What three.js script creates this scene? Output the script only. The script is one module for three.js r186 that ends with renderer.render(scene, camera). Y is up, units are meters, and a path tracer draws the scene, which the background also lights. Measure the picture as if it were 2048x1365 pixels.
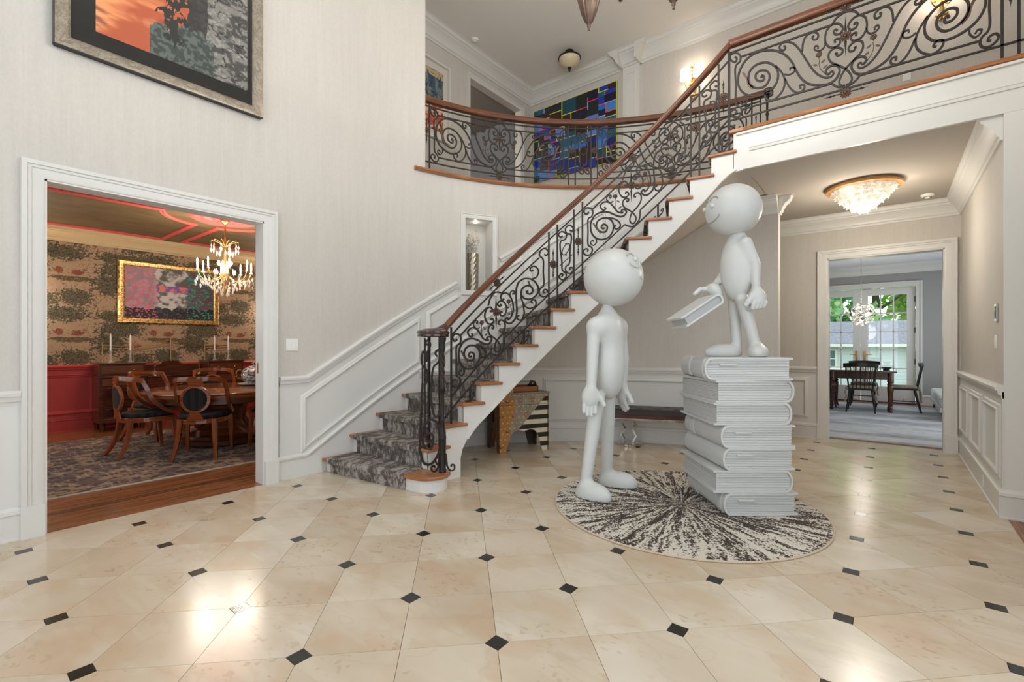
import * as THREE from 'three';
import { mergeGeometries, mergeVertices, toCreasedNormals } from 'three/addons/utils/BufferGeometryUtils.js';
import { RoundedBoxGeometry } from 'three/addons/geometries/RoundedBoxGeometry.js';
import { MarchingCubes } from 'three/addons/objects/MarchingCubes.js';

// ---------------------------------------------------------------- camera, sky, exposure
const scene = new THREE.Scene();
const EYE = 1.3, FOCAL = 941, YAW = Math.atan2(754, 941), HORIZON = 690;
const camera = new THREE.PerspectiveCamera(2 * Math.atan(682.5 / FOCAL) * 180 / Math.PI, 2048 / 1365, 0.05, 200);
camera.position.set(0, EYE, 0);
camera.rotation.set(0, YAW, 0);
camera.setViewOffset(2048, 1365, 0, 682.5 - HORIZON, 2048, 1365);
scene.add(camera);
const SKY = new THREE.Color().setRGB(1.9, 2.08, 2.3);
scene.background = SKY;
const sun = new THREE.DirectionalLight(0xfff3e0, 2.2); sun.position.set(-40, 42, -15); sun.target.position.set(0, 0, -15); sun.castShadow = true; sun.shadow.camera.left = -45; sun.shadow.camera.right = 45; sun.shadow.camera.top = 45; sun.shadow.camera.bottom = -45; sun.shadow.camera.far = 140; sun.shadow.mapSize.set(4096, 4096); sun.name = 'sun'; scene.add(sun, sun.target);
const renderer = new THREE.WebGLRenderer({ antialias: true });
renderer.toneMapping = THREE.LinearToneMapping;
renderer.toneMappingExposure = 1.02;
renderer.shadowMap.enabled = true;

// ---------------------------------------------------------------- helpers
const V = (x, y, z) => new THREE.Vector3(x, y, z);
const rad = (d) => d * Math.PI / 180, TAU = Math.PI * 2;
function rng(seed) { let a = seed >>> 0; return () => { a = (a + 0x6D2B79F5) | 0; let t = Math.imul(a ^ (a >>> 15), 1 | a); t = (t + Math.imul(t ^ (t >>> 7), 61 | t)) ^ t; return ((t ^ (t >>> 14)) >>> 0) / 4294967296; }; }
const rnd = rng(7);
// a point seen at pixel (px,py) of the 2048x1365 frame, depth metres in front of the camera
const SN = Math.sin(YAW), CS = Math.cos(YAW);
const at = (px, py, d) => { const l = (px - 1024) / FOCAL * d; return V(-SN * d + CS * l, EYE - (py - HORIZON) / FOCAL * d, -CS * d - SN * l); };
const floorAt = (px, py, h = 0) => at(px, py, (EYE - h) * FOCAL / (py - HORIZON));
const clamp = (x, a, b) => Math.min(b, Math.max(a, x)), mix = (a, b, t) => a + (b - a) * t;
const sstep = (a, b, x) => { const t = clamp((x - a) / (b - a), 0, 1); return t * t * (3 - 2 * t); };
// tileable value noise
function noise2(seed) {
  const r = rng(seed), T = new Float32Array(4096); for (let i = 0; i < 4096; i++) T[i] = r();
  const at2 = (x, y, p, q) => T[((((x % p) + p) % p) * 57 + (((y % q) + q) % q) * 131) & 4095];
  return (x, y, p, q = p) => { const i = Math.floor(x), j = Math.floor(y), f = x - i, g = y - j, u = f * f * (3 - 2 * f), v = g * g * (3 - 2 * g); return mix(mix(at2(i, j, p, q), at2(i + 1, j, p, q), u), mix(at2(i, j + 1, p, q), at2(i + 1, j + 1, p, q), u), v); };
}
const N1 = noise2(11), N2 = noise2(23), N3 = noise2(37);
const fbm = (n, u, v, f, g = f, o = 4) => { let s = 0, a = 0.5, t = 0; for (let k = 0; k < o; k++) { s += a * n(u * f, v * g, f, g); t += a; a *= 0.5; f *= 2; g *= 2; } return s / t; };
function tex(w, h, fn, { srgb = true, rep = [1, 1] } = {}) {
  const d = new Uint8Array(w * h * 4);
  for (let j = 0; j < h; j++) for (let i = 0; i < w; i++) { const c = fn((i + 0.5) / w, (j + 0.5) / h), k = (j * w + i) * 4; if (typeof c === 'number') { d[k] = d[k + 1] = d[k + 2] = clamp(c * 255, 0, 255); } else { d[k] = clamp(c[0], 0, 255); d[k + 1] = clamp(c[1], 0, 255); d[k + 2] = clamp(c[2], 0, 255); } d[k + 3] = 255; }
  const t = new THREE.DataTexture(d, w, h); t.magFilter = THREE.LinearFilter; t.minFilter = THREE.LinearMipmapLinearFilter; t.generateMipmaps = true; t.wrapS = t.wrapT = THREE.RepeatWrapping; t.repeat.set(1 / rep[0], 1 / rep[1]);
  if (srgb) t.colorSpace = THREE.SRGBColorSpace; t.needsUpdate = true; return t;
}
const lerp3 = (a, b, t) => [mix(a[0], b[0], t), mix(a[1], b[1], t), mix(a[2], b[2], t)];
const mat = (o) => new THREE.MeshStandardMaterial({ roughness: 0.6, ...o });
const phys = (o) => new THREE.MeshPhysicalMaterial({ roughness: 0.6, ...o });

// geometry helpers ------------------------------------------------
function boxUV(g) {   // uv in metres from the dominant axis of each face
  if (g.index) g = g.toNonIndexed();
  const p = g.attributes.position, uv = new Float32Array(p.count * 2), a = V(), b = V(), c = V(), n = V();
  for (let i = 0; i < p.count; i += 3) {
    a.fromBufferAttribute(p, i); b.fromBufferAttribute(p, i + 1); c.fromBufferAttribute(p, i + 2);
    n.copy(b).sub(a).cross(c.clone().sub(a)); const x = Math.abs(n.x), y = Math.abs(n.y), z = Math.abs(n.z);
    [a, b, c].forEach((q, k) => { const u = y >= x && y >= z ? [q.x, q.z] : x >= z ? [q.z, q.y] : [q.x, q.y]; uv[(i + k) * 2] = u[0]; uv[(i + k) * 2 + 1] = u[1]; });
  }
  g.setAttribute('uv', new THREE.BufferAttribute(uv, 2)); return g;
}
function clean(g) { if (g.index) g = g.toNonIndexed(); for (const k of Object.keys(g.attributes)) if (!['position', 'normal', 'uv'].includes(k)) g.deleteAttribute(k); if (!g.attributes.normal) g.computeVertexNormals(); if (!g.attributes.uv) g = boxUV(g); return g; }
const merge = (gs) => { gs = [gs].flat(9).filter(Boolean).map(clean); return gs.length === 1 ? gs[0] : mergeGeometries(gs); };
const box = (x0, x1, y0, y1, z0, z1) => boxUV(new THREE.BoxGeometry(Math.abs(x1 - x0), Math.abs(y1 - y0), Math.abs(z1 - z0)).translate((x0 + x1) / 2, (y0 + y1) / 2, (z0 + z1) / 2));
const rbox = (w, h, d, r = 0.008, s = 2) => new RoundedBoxGeometry(w, h, d, s, Math.min(r, w / 2.01, h / 2.01, d / 2.01));
const rb = (x0, x1, y0, y1, z0, z1, r = 0.006, s = 2) => rbox(Math.abs(x1 - x0), Math.abs(y1 - y0), Math.abs(z1 - z0), r, s).translate((x0 + x1) / 2, (y0 + y1) / 2, (z0 + z1) / 2);
const lathe = (pts, seg = 24, smooth = 0.9) => toCreasedNormals(new THREE.LatheGeometry(pts.map(([x, y]) => new THREE.Vector2(x, y)), seg), smooth);
const sph = (r, x = 0, y = 0, z = 0, ws = 16, hs = 12) => new THREE.SphereGeometry(r, ws, hs).translate(x, y, z);
const cylBetween = (a, b, r0, r1 = r0, seg = 8) => { const d = b.clone().sub(a), g = new THREE.CylinderGeometry(r1, r0, d.length(), seg); g.applyQuaternion(new THREE.Quaternion().setFromUnitVectors(V(0, 1, 0), d.clone().normalize())); return g.translate((a.x + b.x) / 2, (a.y + b.y) / 2, (a.z + b.z) / 2); };
function prism(pts, y0, y1, bevel = 0) {   // pts [x,z] outline, extruded up
  const s = new THREE.Shape(pts.map(([x, z]) => new THREE.Vector2(x, -z)));
  const g = new THREE.ExtrudeGeometry(s, { depth: y1 - y0 - 2 * bevel, bevelEnabled: bevel > 0, bevelThickness: bevel, bevelSize: bevel, bevelOffset: -bevel, bevelSegments: 3, steps: 1 });
  return g.rotateX(-Math.PI / 2).translate(0, y0 + bevel, 0);
}
const extr = (pts, depth, holes = [], bevel = 0) => { const s = new THREE.Shape(pts.map(([x, y]) => new THREE.Vector2(x, y))); for (const h of holes) s.holes.push(new THREE.Path(h.map(([x, y]) => new THREE.Vector2(x, y)))); return new THREE.ExtrudeGeometry(s, { depth: depth - 2 * bevel, bevelEnabled: bevel > 0, bevelThickness: bevel, bevelSize: bevel, bevelOffset: -bevel, bevelSegments: 2 }).translate(0, 0, bevel); };
// sweep: profile [a,b] with a along tangent x normal and b along the normal at each point; mitred corners
function sweep(prof, pts, norm, { closed = false, caps = true, crease = 0.5, scale = null } = {}) {
  const n = pts.length, m = prof.length, P = [], dirs = [];
  const seg = (i, j) => pts[j].clone().sub(pts[i]).normalize();
  for (let i = 0; i < n; i++) {
    const nn = (typeof norm === 'function' ? norm(i) : norm);
    let d0 = i > 0 || closed ? seg((i - 1 + n) % n, i) : null, d1 = i < n - 1 || closed ? seg(i, (i + 1) % n) : null; d0 ??= d1; d1 ??= d0;
    const t = d0.clone().add(d1).normalize(), s1 = d1.clone().cross(nn).normalize(), s = t.clone().cross(nn).normalize(), k = Math.min(1 / Math.max(s.dot(s1), 0.3), 2.5), sc = scale ? scale(i / (n - 1)) : 1;
    for (const [a, b] of prof) P.push(pts[i].clone().addScaledVector(s, a * k * sc).addScaledVector(nn, b * sc));
  }
  const pos = [], uvs = [], L = [0]; for (let i = 1; i < m; i++) L.push(L[i - 1] + Math.hypot(prof[i][0] - prof[i - 1][0], prof[i][1] - prof[i - 1][1]));
  L.push(L[m - 1] + Math.hypot(prof[0][0] - prof[m - 1][0], prof[0][1] - prof[m - 1][1]));
  let run = 0;
  const push = (q, u, v) => { pos.push(q.x, q.y, q.z); uvs.push(u, v); };
  for (let i = 0; i < (closed ? n : n - 1); i++) {
    const i2 = (i + 1) % n, len = pts[i].distanceTo(pts[i2]);
    for (let j = 0; j < m; j++) { const j2 = (j + 1) % m, A = P[i * m + j], B = P[i * m + j2], C = P[i2 * m + j2], D = P[i2 * m + j]; push(A, run, L[j]); push(D, run + len, L[j]); push(C, run + len, L[j + 1]); push(A, run, L[j]); push(C, run + len, L[j + 1]); push(B, run, L[j + 1]); }
    run += len;
  }
  if (caps && !closed) { const tri = THREE.ShapeUtils.triangulateShape(prof.map(([a, b]) => new THREE.Vector2(a, b)), []); for (const [o, f] of [[0, 1], [(n - 1) * m, 0]]) for (const [a, b, c] of tri) for (const k of f ? [a, b, c] : [a, c, b]) push(P[o + k], prof[k][0], prof[k][1]); }
  const g = new THREE.BufferGeometry(); g.setAttribute('position', new THREE.Float32BufferAttribute(pos, 3)); g.setAttribute('uv', new THREE.Float32BufferAttribute(uvs, 2)); g.computeVertexNormals();
  return crease ? toCreasedNormals(g, crease) : g;
}
const rect = (w, h, x = 0, y = 0) => [[x - w / 2, y - h / 2], [x + w / 2, y - h / 2], [x + w / 2, y + h / 2], [x - w / 2, y + h / 2]];
const ring = (r, n = 8, r2 = r) => Array.from({ length: n }, (_, i) => [Math.cos(i / n * TAU) * r, Math.sin(i / n * TAU) * r2]);
const tube = (pts, r, seg = 8, n = 0, closed = false) => { const c = new THREE.CatmullRomCurve3(pts, closed, 'centripetal'); return new THREE.TubeGeometry(c, n || pts.length * 6, r, seg, closed); };
const taperTube = (pts, r0, r1, seg = 8, n = 24) => { const c = new THREE.CatmullRomCurve3(pts, false, 'centripetal'), P = c.getPoints(n), F = c.computeFrenetFrames(n); return sweepFree(P, F, (t) => mix(r0, r1, t), seg); };
function sweepFree(P, F, rf, seg) { const pos = [], idx = [], n = P.length; for (let i = 0; i < n; i++) for (let j = 0; j < seg; j++) { const a = j / seg * TAU, r = rf(i / (n - 1)); const q = P[i].clone().addScaledVector(F.normals[i], Math.cos(a) * r).addScaledVector(F.binormals[i], Math.sin(a) * r); pos.push(q.x, q.y, q.z); } for (let i = 0; i < n - 1; i++) for (let j = 0; j < seg; j++) { const a = i * seg + j, b = i * seg + (j + 1) % seg; idx.push(a, a + seg, b, b, a + seg, b + seg); } const c0 = pos.length / 3; pos.push(P[0].x, P[0].y, P[0].z, P[n - 1].x, P[n - 1].y, P[n - 1].z); for (let j = 0; j < seg; j++) { idx.push(c0, j, (j + 1) % seg); idx.push(c0 + 1, (n - 1) * seg + (j + 1) % seg, (n - 1) * seg + j); } const g = new THREE.BufferGeometry(); g.setAttribute('position', new THREE.Float32BufferAttribute(pos, 3)); g.setIndex(idx); g.computeVertexNormals(); return g; }

// scene objects ------------------------------------------------
const used = new Map();
const numbered = (name) => { const k = used.get(name) ?? 0; used.set(name, k + 1); return k ? `${name}_${String(k).padStart(3, '0')}` : name; };
function part(parent, name, geo, material, label) { const m = new THREE.Mesh(Array.isArray(geo) ? merge(geo) : clean(geo), material); m.name = name; m.castShadow = m.receiveShadow = true; if (label) m.userData.label = label; parent.add(m); return m; }
function tag(o, label, category, group) { o.userData.label = label; o.userData.category = category; if (group) o.userData.group = group; return o; }
function thing(name, label, category, p = [0, 0, 0], turn = 0, group) { const o = new THREE.Group(); o.name = numbered(name); o.position.set(...p); o.rotation.y = turn; scene.add(o); return tag(o, label, category, group); }
function single(name, geo, m, label, category, group) { return tag(part(scene, numbered(name), geo, m), label, category, group); }
function struct(name, geo, m, label) { const o = geo ? part(scene, name, geo, m) : new THREE.Group(); o.name = name; if (!geo) scene.add(o); o.userData.kind = 'structure'; if (label) o.userData.label = label; return o; }
function copyOf(o, label, p, turn = 0) { const c = o.clone(); c.name = numbered(o.name.replace(/_\d{3}$/, '')); c.userData = { ...o.userData, label }; c.position.set(...p); c.rotation.y = turn; scene.add(c); return c; }
const lamp = (parent, pos, color, intensity, size = 2) => { const l = new THREE.PointLight(color, intensity, 0, 2); l.position.copy(pos); l.castShadow = true; l.shadow.radius = size; l.name = 'lamp_light'; parent.add(l); return l; };

// ---------------------------------------------------------------- materials
const sc = (h) => new THREE.Color(h);
const M = {};
M.paint = mat({ color: sc('#dedcd6'), roughness: 0.38 });
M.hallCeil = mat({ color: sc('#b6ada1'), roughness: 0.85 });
M.ceiling = mat({ color: sc('#ece8e0'), roughness: 0.85 });
const strie = tex(512, 512, (u, v) => { const s = fbm(N1, u, v, 128, 4, 3), w = fbm(N2, u, v, 24, 3, 2), f = fbm(N3, u, v, 200, 90, 1); const k = (s - 0.5) * 6 + (w - 0.5) * 4 + (f - 0.5) * 5; return [207 + k, 201 + k, 192 + k]; }, { rep: [1.6, 1.6] });
M.wall = mat({ map: strie, roughness: 0.8 });
const stone = tex(1024, 1024, (u, v) => {
  const c = fbm(N1, u, v, 3, 4, 4), s = fbm(N2, u, v, 4, 22, 4), r = sstep(0.56, 0.8, fbm(N3, u, v, 4, 7, 4)), sp = sstep(0.66, 0.8, fbm(N2, u, v, 60, 80, 2)) * sstep(0.45, 0.7, fbm(N1, u, v, 6, 6, 2)), vein = 1 - sstep(0, 0.035, Math.abs(fbm(N1, u, v, 5, 9, 4) - 0.5));
  let col = lerp3([230, 221, 206], [217, 204, 185], sstep(0.3, 0.7, c)); col = lerp3(col, [233, 225, 211], 0.5 * sstep(0.5, 0.75, s)); col = lerp3(col, [211, 185, 156], r * 0.5); col = lerp3(col, [184, 160, 132], sp * 0.35 + vein * 0.1); return col;
}, { rep: [1.7, 1.7] });
const stoneBump = tex(512, 512, (u, v) => 0.5 + 0.5 * (fbm(N1, u, v, 8, 8, 3) - 0.5), { srgb: false, rep: [1.2, 1.2] });
M.tiles = ['#f6f3ed', '#efe8de', '#f2ede4', '#ebe2d7'].map((c) => phys({ color: sc(c), map: stone, roughness: 0.2, bumpMap: stoneBump, bumpScale: 0.0006 }));
M.inset = phys({ color: sc('#2c2c28'), roughness: 0.14 });
M.grout = mat({ color: sc('#a99b86'), roughness: 0.9 });
const woodTex = (a, b, c, rep, seed = N1) => tex(512, 512, (u, v) => { const g = fbm(seed, u, v, 4, 60, 4), p = fbm(N2, u, v, 6, 200, 2), r = fbm(N3, u, v, 2, 14, 3); let k = lerp3(a, b, sstep(0.25, 0.75, g)); k = lerp3(k, c, 0.55 * sstep(0.55, 0.85, p) + 0.35 * sstep(0.6, 0.85, r)); return k; }, { rep });
M.oak = phys({ map: woodTex([184, 126, 80], [156, 98, 58], [114, 68, 38], [0.9, 0.9]), roughness: 0.3 });
M.mahogany = phys({ map: woodTex([118, 68, 38], [90, 47, 25], [56, 27, 14], [0.8, 0.8], N3), roughness: 0.36 });
M.mahoganyDark = phys({ map: woodTex([74, 40, 28], [54, 27, 19], [30, 14, 10], [0.8, 0.8], N3), roughness: 0.16, clearcoat: 0.8 });
M.cherry = phys({ map: woodTex([152, 84, 44], [124, 62, 30], [84, 38, 18], [0.7, 0.7], N2), roughness: 0.18, clearcoat: 0.6, clearcoatRoughness: 0.1 });
M.darkwood = phys({ map: woodTex([98, 52, 32], [72, 35, 22], [42, 19, 12], [0.7, 0.7], N1), roughness: 0.25, clearcoat: 0.4 });
M.floorwood = phys({ map: woodTex([158, 102, 62], [128, 76, 43], [94, 53, 28], [1.1, 1.1], N2), roughness: 0.22 });
M.floorwood.map.rotation = Math.PI / 2;
M.inlay = phys({ color: sc('#2f1a10'), roughness: 0.25 });
M.iron = mat({ color: sc('#261e17'), roughness: 0.58, metalness: 0.1 });
M.ironDark = mat({ color: sc('#26211c'), roughness: 0.42, metalness: 0.35 });
M.bronze = mat({ color: sc('#59463a'), roughness: 0.45, metalness: 0.45 });
M.bronzeGold = mat({ color: sc('#b8955a'), roughness: 0.3, metalness: 0.9 });
M.brass = mat({ color: sc('#c9a566'), roughness: 0.25, metalness: 1 });
M.chrome = mat({ color: sc('#d8d5d0'), roughness: 0.07, metalness: 1 });
M.runner = mat({ map: tex(512, 512, (u, v) => { const a = fbm(N1, u, v, 11, 8, 5), b = fbm(N2, u, v, 40, 18, 3), f = fbm(N3, u, v, 150, 120, 2); const k = sstep(0.36, 0.66, a * 0.5 + b * 0.5); return lerp3([78, 70, 65], [182, 174, 164], clamp(k * 0.72 + 0.12 + (f - 0.5) * 0.8, 0, 1)); }, { rep: [0.75, 0.75] }), roughness: 0.95 });
M.statue = phys({ color: sc('#d0d1cd'), roughness: 0.34 });
M.book = phys({ color: sc('#cbccc9'), roughness: 0.42 });
M.black = mat({ color: sc('#1b1a19'), roughness: 0.35 });
M.blackFabric = mat({ map: tex(256, 64, (u) => { const s = Math.floor(u * 8) % 2; return s ? [34, 30, 26] : [16, 15, 16]; }, { rep: [0.32, 0.32] }), roughness: 0.9 });
M.leather = mat({ color: sc('#3a3230'), roughness: 0.45 });
M.glass = phys({ color: sc('#ffffff'), transmission: 1, roughness: 0, thickness: 0, ior: 1.5 });
M.pictureGlass = phys({ color: sc('#ffffff'), transmission: 1, roughness: 0, thickness: 0, ior: 1.16 });
M.crystal = phys({ color: sc('#fbf8f3'), transmission: 0.75, roughness: 0.05, thickness: 0.0, ior: 1.5, specularIntensity: 1 });
M.bulb = mat({ color: sc('#fff3dd'), emissive: sc('#ffe2b0'), emissiveIntensity: 3.5 });
M.bulbWhite = mat({ color: sc('#fff6e8'), emissive: sc('#fff0d8'), emissiveIntensity: 5 });
M.switch = mat({ color: sc('#f1efe9'), roughness: 0.35 });
M.wax = mat({ color: sc('#f3efe4'), roughness: 0.5 });
M.redPaint = mat({ color: sc('#b63a35'), roughness: 0.5 });
M.redMould = mat({ color: sc('#d8544e'), roughness: 0.5 });
M.cream = mat({ color: sc('#cdb386'), roughness: 0.55 });
M.bronzeCeil = mat({ map: tex(512, 512, (u, v) => { const s = fbm(N1, u, v, 120, 8, 3), w = fbm(N2, u, v, 10, 6, 3); return lerp3([84, 68, 42], [132, 108, 70], clamp(s * 0.7 + w * 0.5 - 0.1, 0, 1)); }, { rep: [1.4, 1.4] }), roughness: 0.6 });
M.greyWall = mat({ color: sc('#a3a19d'), roughness: 0.8 });

// ---------------------------------------------------------------- the stair rotunda: one centre for stair, wall and gallery edge
const CX = -1.169, CZ = -2.914, R2 = 3.375, RS = 2.145, XL = CX - R2, ZF = CZ - RS, ZC = CZ - R2;
const CEIL = 6.4, HALLC = 3.05, FL2 = 3.45, ZB = -7.72, XR = 0.672, ARC = R2 * Math.PI / 2;
const stepY = (k) => (k <= 0 ? 0 : -0.052 + 0.194 * k), noseA = (k) => 5.5503 * k - 12.0;
const polar = (r, a, y) => V(CX - r * Math.cos(rad(a)), y, CZ - r * Math.sin(rad(a)));
const wt = (a) => (a < 0 ? R2 * Math.tan(rad(a)) : a > 90 ? ARC + R2 * Math.tan(rad(a - 90)) : R2 * rad(a));
const wnorm = (t) => { const a = clamp(t / R2, 0, Math.PI / 2); return V(Math.cos(a), 0, Math.sin(a)); };
const wpos = (t, y, off = 0) => { const a = clamp(t / R2, 0, Math.PI / 2), r = R2 - off, p = V(CX - r * Math.cos(a), y, CZ - r * Math.sin(a)); if (t < 0) p.z -= t; if (t > ARC) p.x += t - ARC; return p; };
// block along a curve: f(s) gives plan point and inward normal
function ribbon(f, s0, s1, n, yb, yt, o0, o1) {
  const pos = [], uv = []; const fb = typeof yb === 'function' ? yb : () => yb, ft = typeof yt === 'function' ? yt : () => yt;
  const row = (s) => { const [p, m] = f(s), a = p.clone().addScaledVector(m, o0), b = p.clone().addScaledVector(m, o1); return [V(a.x, fb(s), a.z), V(b.x, fb(s), b.z), V(b.x, ft(s), b.z), V(a.x, ft(s), a.z)]; };
  const quad = (a, b, c, d, ua, ub, va, vb, vc, vd) => { for (const [q, u, v] of [[a, ua, va], [b, ub, vb], [c, ub, vc], [a, ua, va], [c, ub, vc], [d, ua, vd]]) { pos.push(q.x, q.y, q.z); uv.push(u, v); } };
  let prev = null, ps = 0;
  for (let i = 0; i <= n; i++) {
    const s = mix(s0, s1, i / n), r = row(s);
    if (i === 0) quad(r[1], r[0], r[3], r[2], 0, o1 - o0, r[0].y, r[0].y, r[3].y, r[3].y);
    if (prev) for (let j = 0; j < 4; j++) { const j2 = (j + 1) % 4, w = j % 2 ? [prev[j].y, r[j].y, r[j2].y, prev[j2].y] : [0, 0, o1 - o0, o1 - o0]; quad(prev[j], r[j], r[j2], prev[j2], ps, s, ...w); }
    if (i === n) quad(r[0], r[1], r[2], r[3], 0, o1 - o0, r[0].y, r[0].y, r[3].y, r[3].y);
    prev = r; ps = s;
  }
  const g = new THREE.BufferGeometry(); g.setAttribute('position', new THREE.Float32BufferAttribute(pos, 3)); g.setAttribute('uv', new THREE.Float32BufferAttribute(uv, 2)); g.computeVertexNormals(); return toCreasedNormals(g, 0.4);
}
const onWall = (t) => [wpos(t, 0), wnorm(t)];
const wallBlock = (t0, t1, y0, y1, o0 = -0.13, o1 = 0) => ribbon(onWall, t0, t1, Math.max(1, Math.ceil(Math.abs(t1 - t0) / 0.12)), y0, y1, o0, o1);
const onArc = (R) => (a) => [polar(R, a, 0), V(Math.cos(rad(a)), 0, Math.sin(rad(a)))];
const arcBlock = (r0, r1, a0, a1, y0, y1, n) => ribbon(onArc(r0), a0, a1, n ?? Math.max(1, Math.ceil(Math.abs(a1 - a0) / 3)), y0, y1, r0 - r1, 0);
// mouldings on the rotunda wall: pts are [t, y], subdivided along the curve
function wallLine(pts, prof, { closed = false, off = 0 } = {}) {
  const P = [], T = []; const n = pts.length;
  for (let i = 0; i < (closed ? n : n - 1); i++) { const a = pts[i], b = pts[(i + 1) % n], k = Math.max(1, Math.ceil(Math.abs(b[0] - a[0]) / 0.12)); for (let j = 0; j < k; j++) { const s = j / k, t = mix(a[0], b[0], s); P.push(wpos(t, mix(a[1], b[1], s), off)); T.push(t); } }
  if (!closed) { const e = pts[n - 1]; P.push(wpos(e[0], e[1], off)); T.push(e[0]); }
  return sweep(prof, P, (i) => wnorm(T[i]), { closed });
}
// straight walls: lines in a plane
const flatLine = (pts, prof, normal, closed = false) => sweep(prof, pts, normal, { closed });
// profiles [across, out]
const P_RAIL = [[-0.05, 0], [-0.05, 0.012], [-0.025, 0.014], [-0.022, 0.03], [0.008, 0.036], [0.012, 0.048], [0.032, 0.05], [0.05, 0.03], [0.05, 0]];
const P_PANEL = [[-0.024, 0], [-0.024, 0.02], [-0.014, 0.024], [-0.006, 0.012], [0.008, 0.01], [0.018, 0.006], [0.024, 0]];
const P_BASE = [[0, 0], [0, 0.034], [0.012, 0.034], [0.016, 0.022], [0.165, 0.022], [0.172, 0.032], [0.195, 0.03], [0.205, 0.016], [0.215, 0.012], [0.215, 0]];
const P_CROWN = (h, d) => [[0, 0], [0, d * 0.12], [h * 0.12, d * 0.14], [h * 0.16, d * 0.24], [h * 0.3, d * 0.28], [h * 0.55, d * 0.5], [h * 0.66, d * 0.72], [h * 0.72, d * 0.74], [h * 0.76, d * 0.86], [h * 0.94, d * 0.92], [h * 0.96, d], [h, d], [h, 0]];
const P_CASE = [[0, 0], [0, 0.02], [0.012, 0.026], [0.06, 0.026], [0.066, 0.034], [0.082, 0.034], [0.086, 0.044], [0.112, 0.046], [0.115, 0.04], [0.115, 0]];
const flip = (p) => p.map(([a, b]) => [-a, b]).reverse();

// ---------------------------------------------------------------- tiled floor
{
  const floor = struct('floor', box(-4.53, 1.0, -0.2, -0.012, -7.86, 2.3), M.grout, 'cream stone floor laid diagonally with small black insets');
  const SX = 0.5828, SZ = 0.5855, X0 = -0.752, Z0 = -2.146, in_ = 0.0365, gap = 0.0011;
  // tiles lie at 45 degrees: nodes every half lattice step; insets on every second node
  const clip = (poly, f) => { const out = []; for (let i = 0; i < poly.length; i++) { const a = poly[i], b = poly[(i + 1) % poly.length], da = f(a), db = f(b); if (da >= 0) out.push(a); if ((da >= 0) !== (db >= 0)) { const t = da / (da - db); out.push([mix(a[0], b[0], t), mix(a[1], b[1], t)]); } } return out; };
  const ok = (x, z) => x > -4.9 && x < 0.95 && z > -8.1 && z < 2.4 && !(z < CZ && x < CX && Math.hypot(x - CX, z - CZ) > R2 + 0.32);
  let n = 0; const rest = [], r = rng(5);
  const list = [];
  for (let i = -9; i <= 5; i++) for (let j = -11; j <= 9; j++) for (const h of [0, 1]) list.push([X0 + SX * (i + (h ? 0.5 : 0)), Z0 + SZ * (j + (h ? 0 : 0.5)), h]);
  const jobs = [];
  for (const [x, z, h] of list) {
    if (!ok(x, z)) continue;
    // a square tile centred here has corners left/right and front/back; h: which pair carries insets
    const a = SX / 2 - gap * 1.4, b = SZ / 2 - gap * 1.4, c = in_ * 1.0 + gap;
    const poly0 = h ? [[a - c, c], [0, b], [-a + c, c], [-a + c, -c], [0, -b], [a - c, -c]] : [[a, 0], [c, b - c], [-c, b - c], [-a, 0], [-c, -b + c], [c, -b + c]];
    let poly = poly0.map(([u, v]) => [x + u, z + v]);
    for (const f of [(p) => p[0] + 4.53, (p) => 0.69 - p[0], (p) => p[1] + 7.84, (p) => 2.25 - p[1]]) poly = clip(poly, f);
    if (poly.length < 3) continue;
    jobs.push({ poly, d: at(1024, 900, 1).distanceTo(V(x, 0, z)), x, z });
  }
  // largest in view first
  const seen = (q) => { const dd = -SN * q.x - CS * q.z; return dd > 0.3 ? dd + Math.max(0, Math.abs((CS * q.x - SN * q.z) / dd) - 1.2) * 20 : 99; };
  jobs.sort((p, q) => seen(p) - seen(q));
  const slab = (poly, top) => { const o = [r() * 1.7, r() * 1.7]; const g = clean(prism(poly, -0.012, top)); const uv = g.attributes.uv, p = g.attributes.position, tx = r() < 0.5; for (let i = 0; i < uv.count; i++) uv.setXY(i, (tx ? p.getX(i) : -p.getX(i)) + o[0], p.getZ(i) + o[1]); return g; };
  for (const q of jobs) { const g = slab(q.poly, (r() - 0.5) * 0.0003); if (n < 280 && seen(q) < 90) { part(floor, n ? `tile_${String(n).padStart(3, '0')}` : 'tile', g, M.tiles[Math.floor(r() * 4)]); n++; } else rest.push(g); }
  if (rest.length) { const s = part(floor, 'far_tiles', rest, M.tiles[0]); s.userData.kind = 'stuff'; }
  let k = 0; const g0 = clean(prism([[-in_, -in_], [in_, -in_], [in_, in_], [-in_, in_]], -0.012, 0.0002));
  for (let i = -9; i <= 5; i++) for (let j = -11; j <= 9; j++) { const x = X0 + SX * i, z = Z0 + SZ * j; if (!ok(x, z) || x < -4.5 || x > 0.66 || z < -7.8 || z > 2.2 || seen({ x, z }) > 30) continue; const m = part(floor, k ? `inset_${String(k).padStart(3, '0')}` : 'inset', g0, M.inset); m.position.set(x, 0, z); k++; }
}
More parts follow.
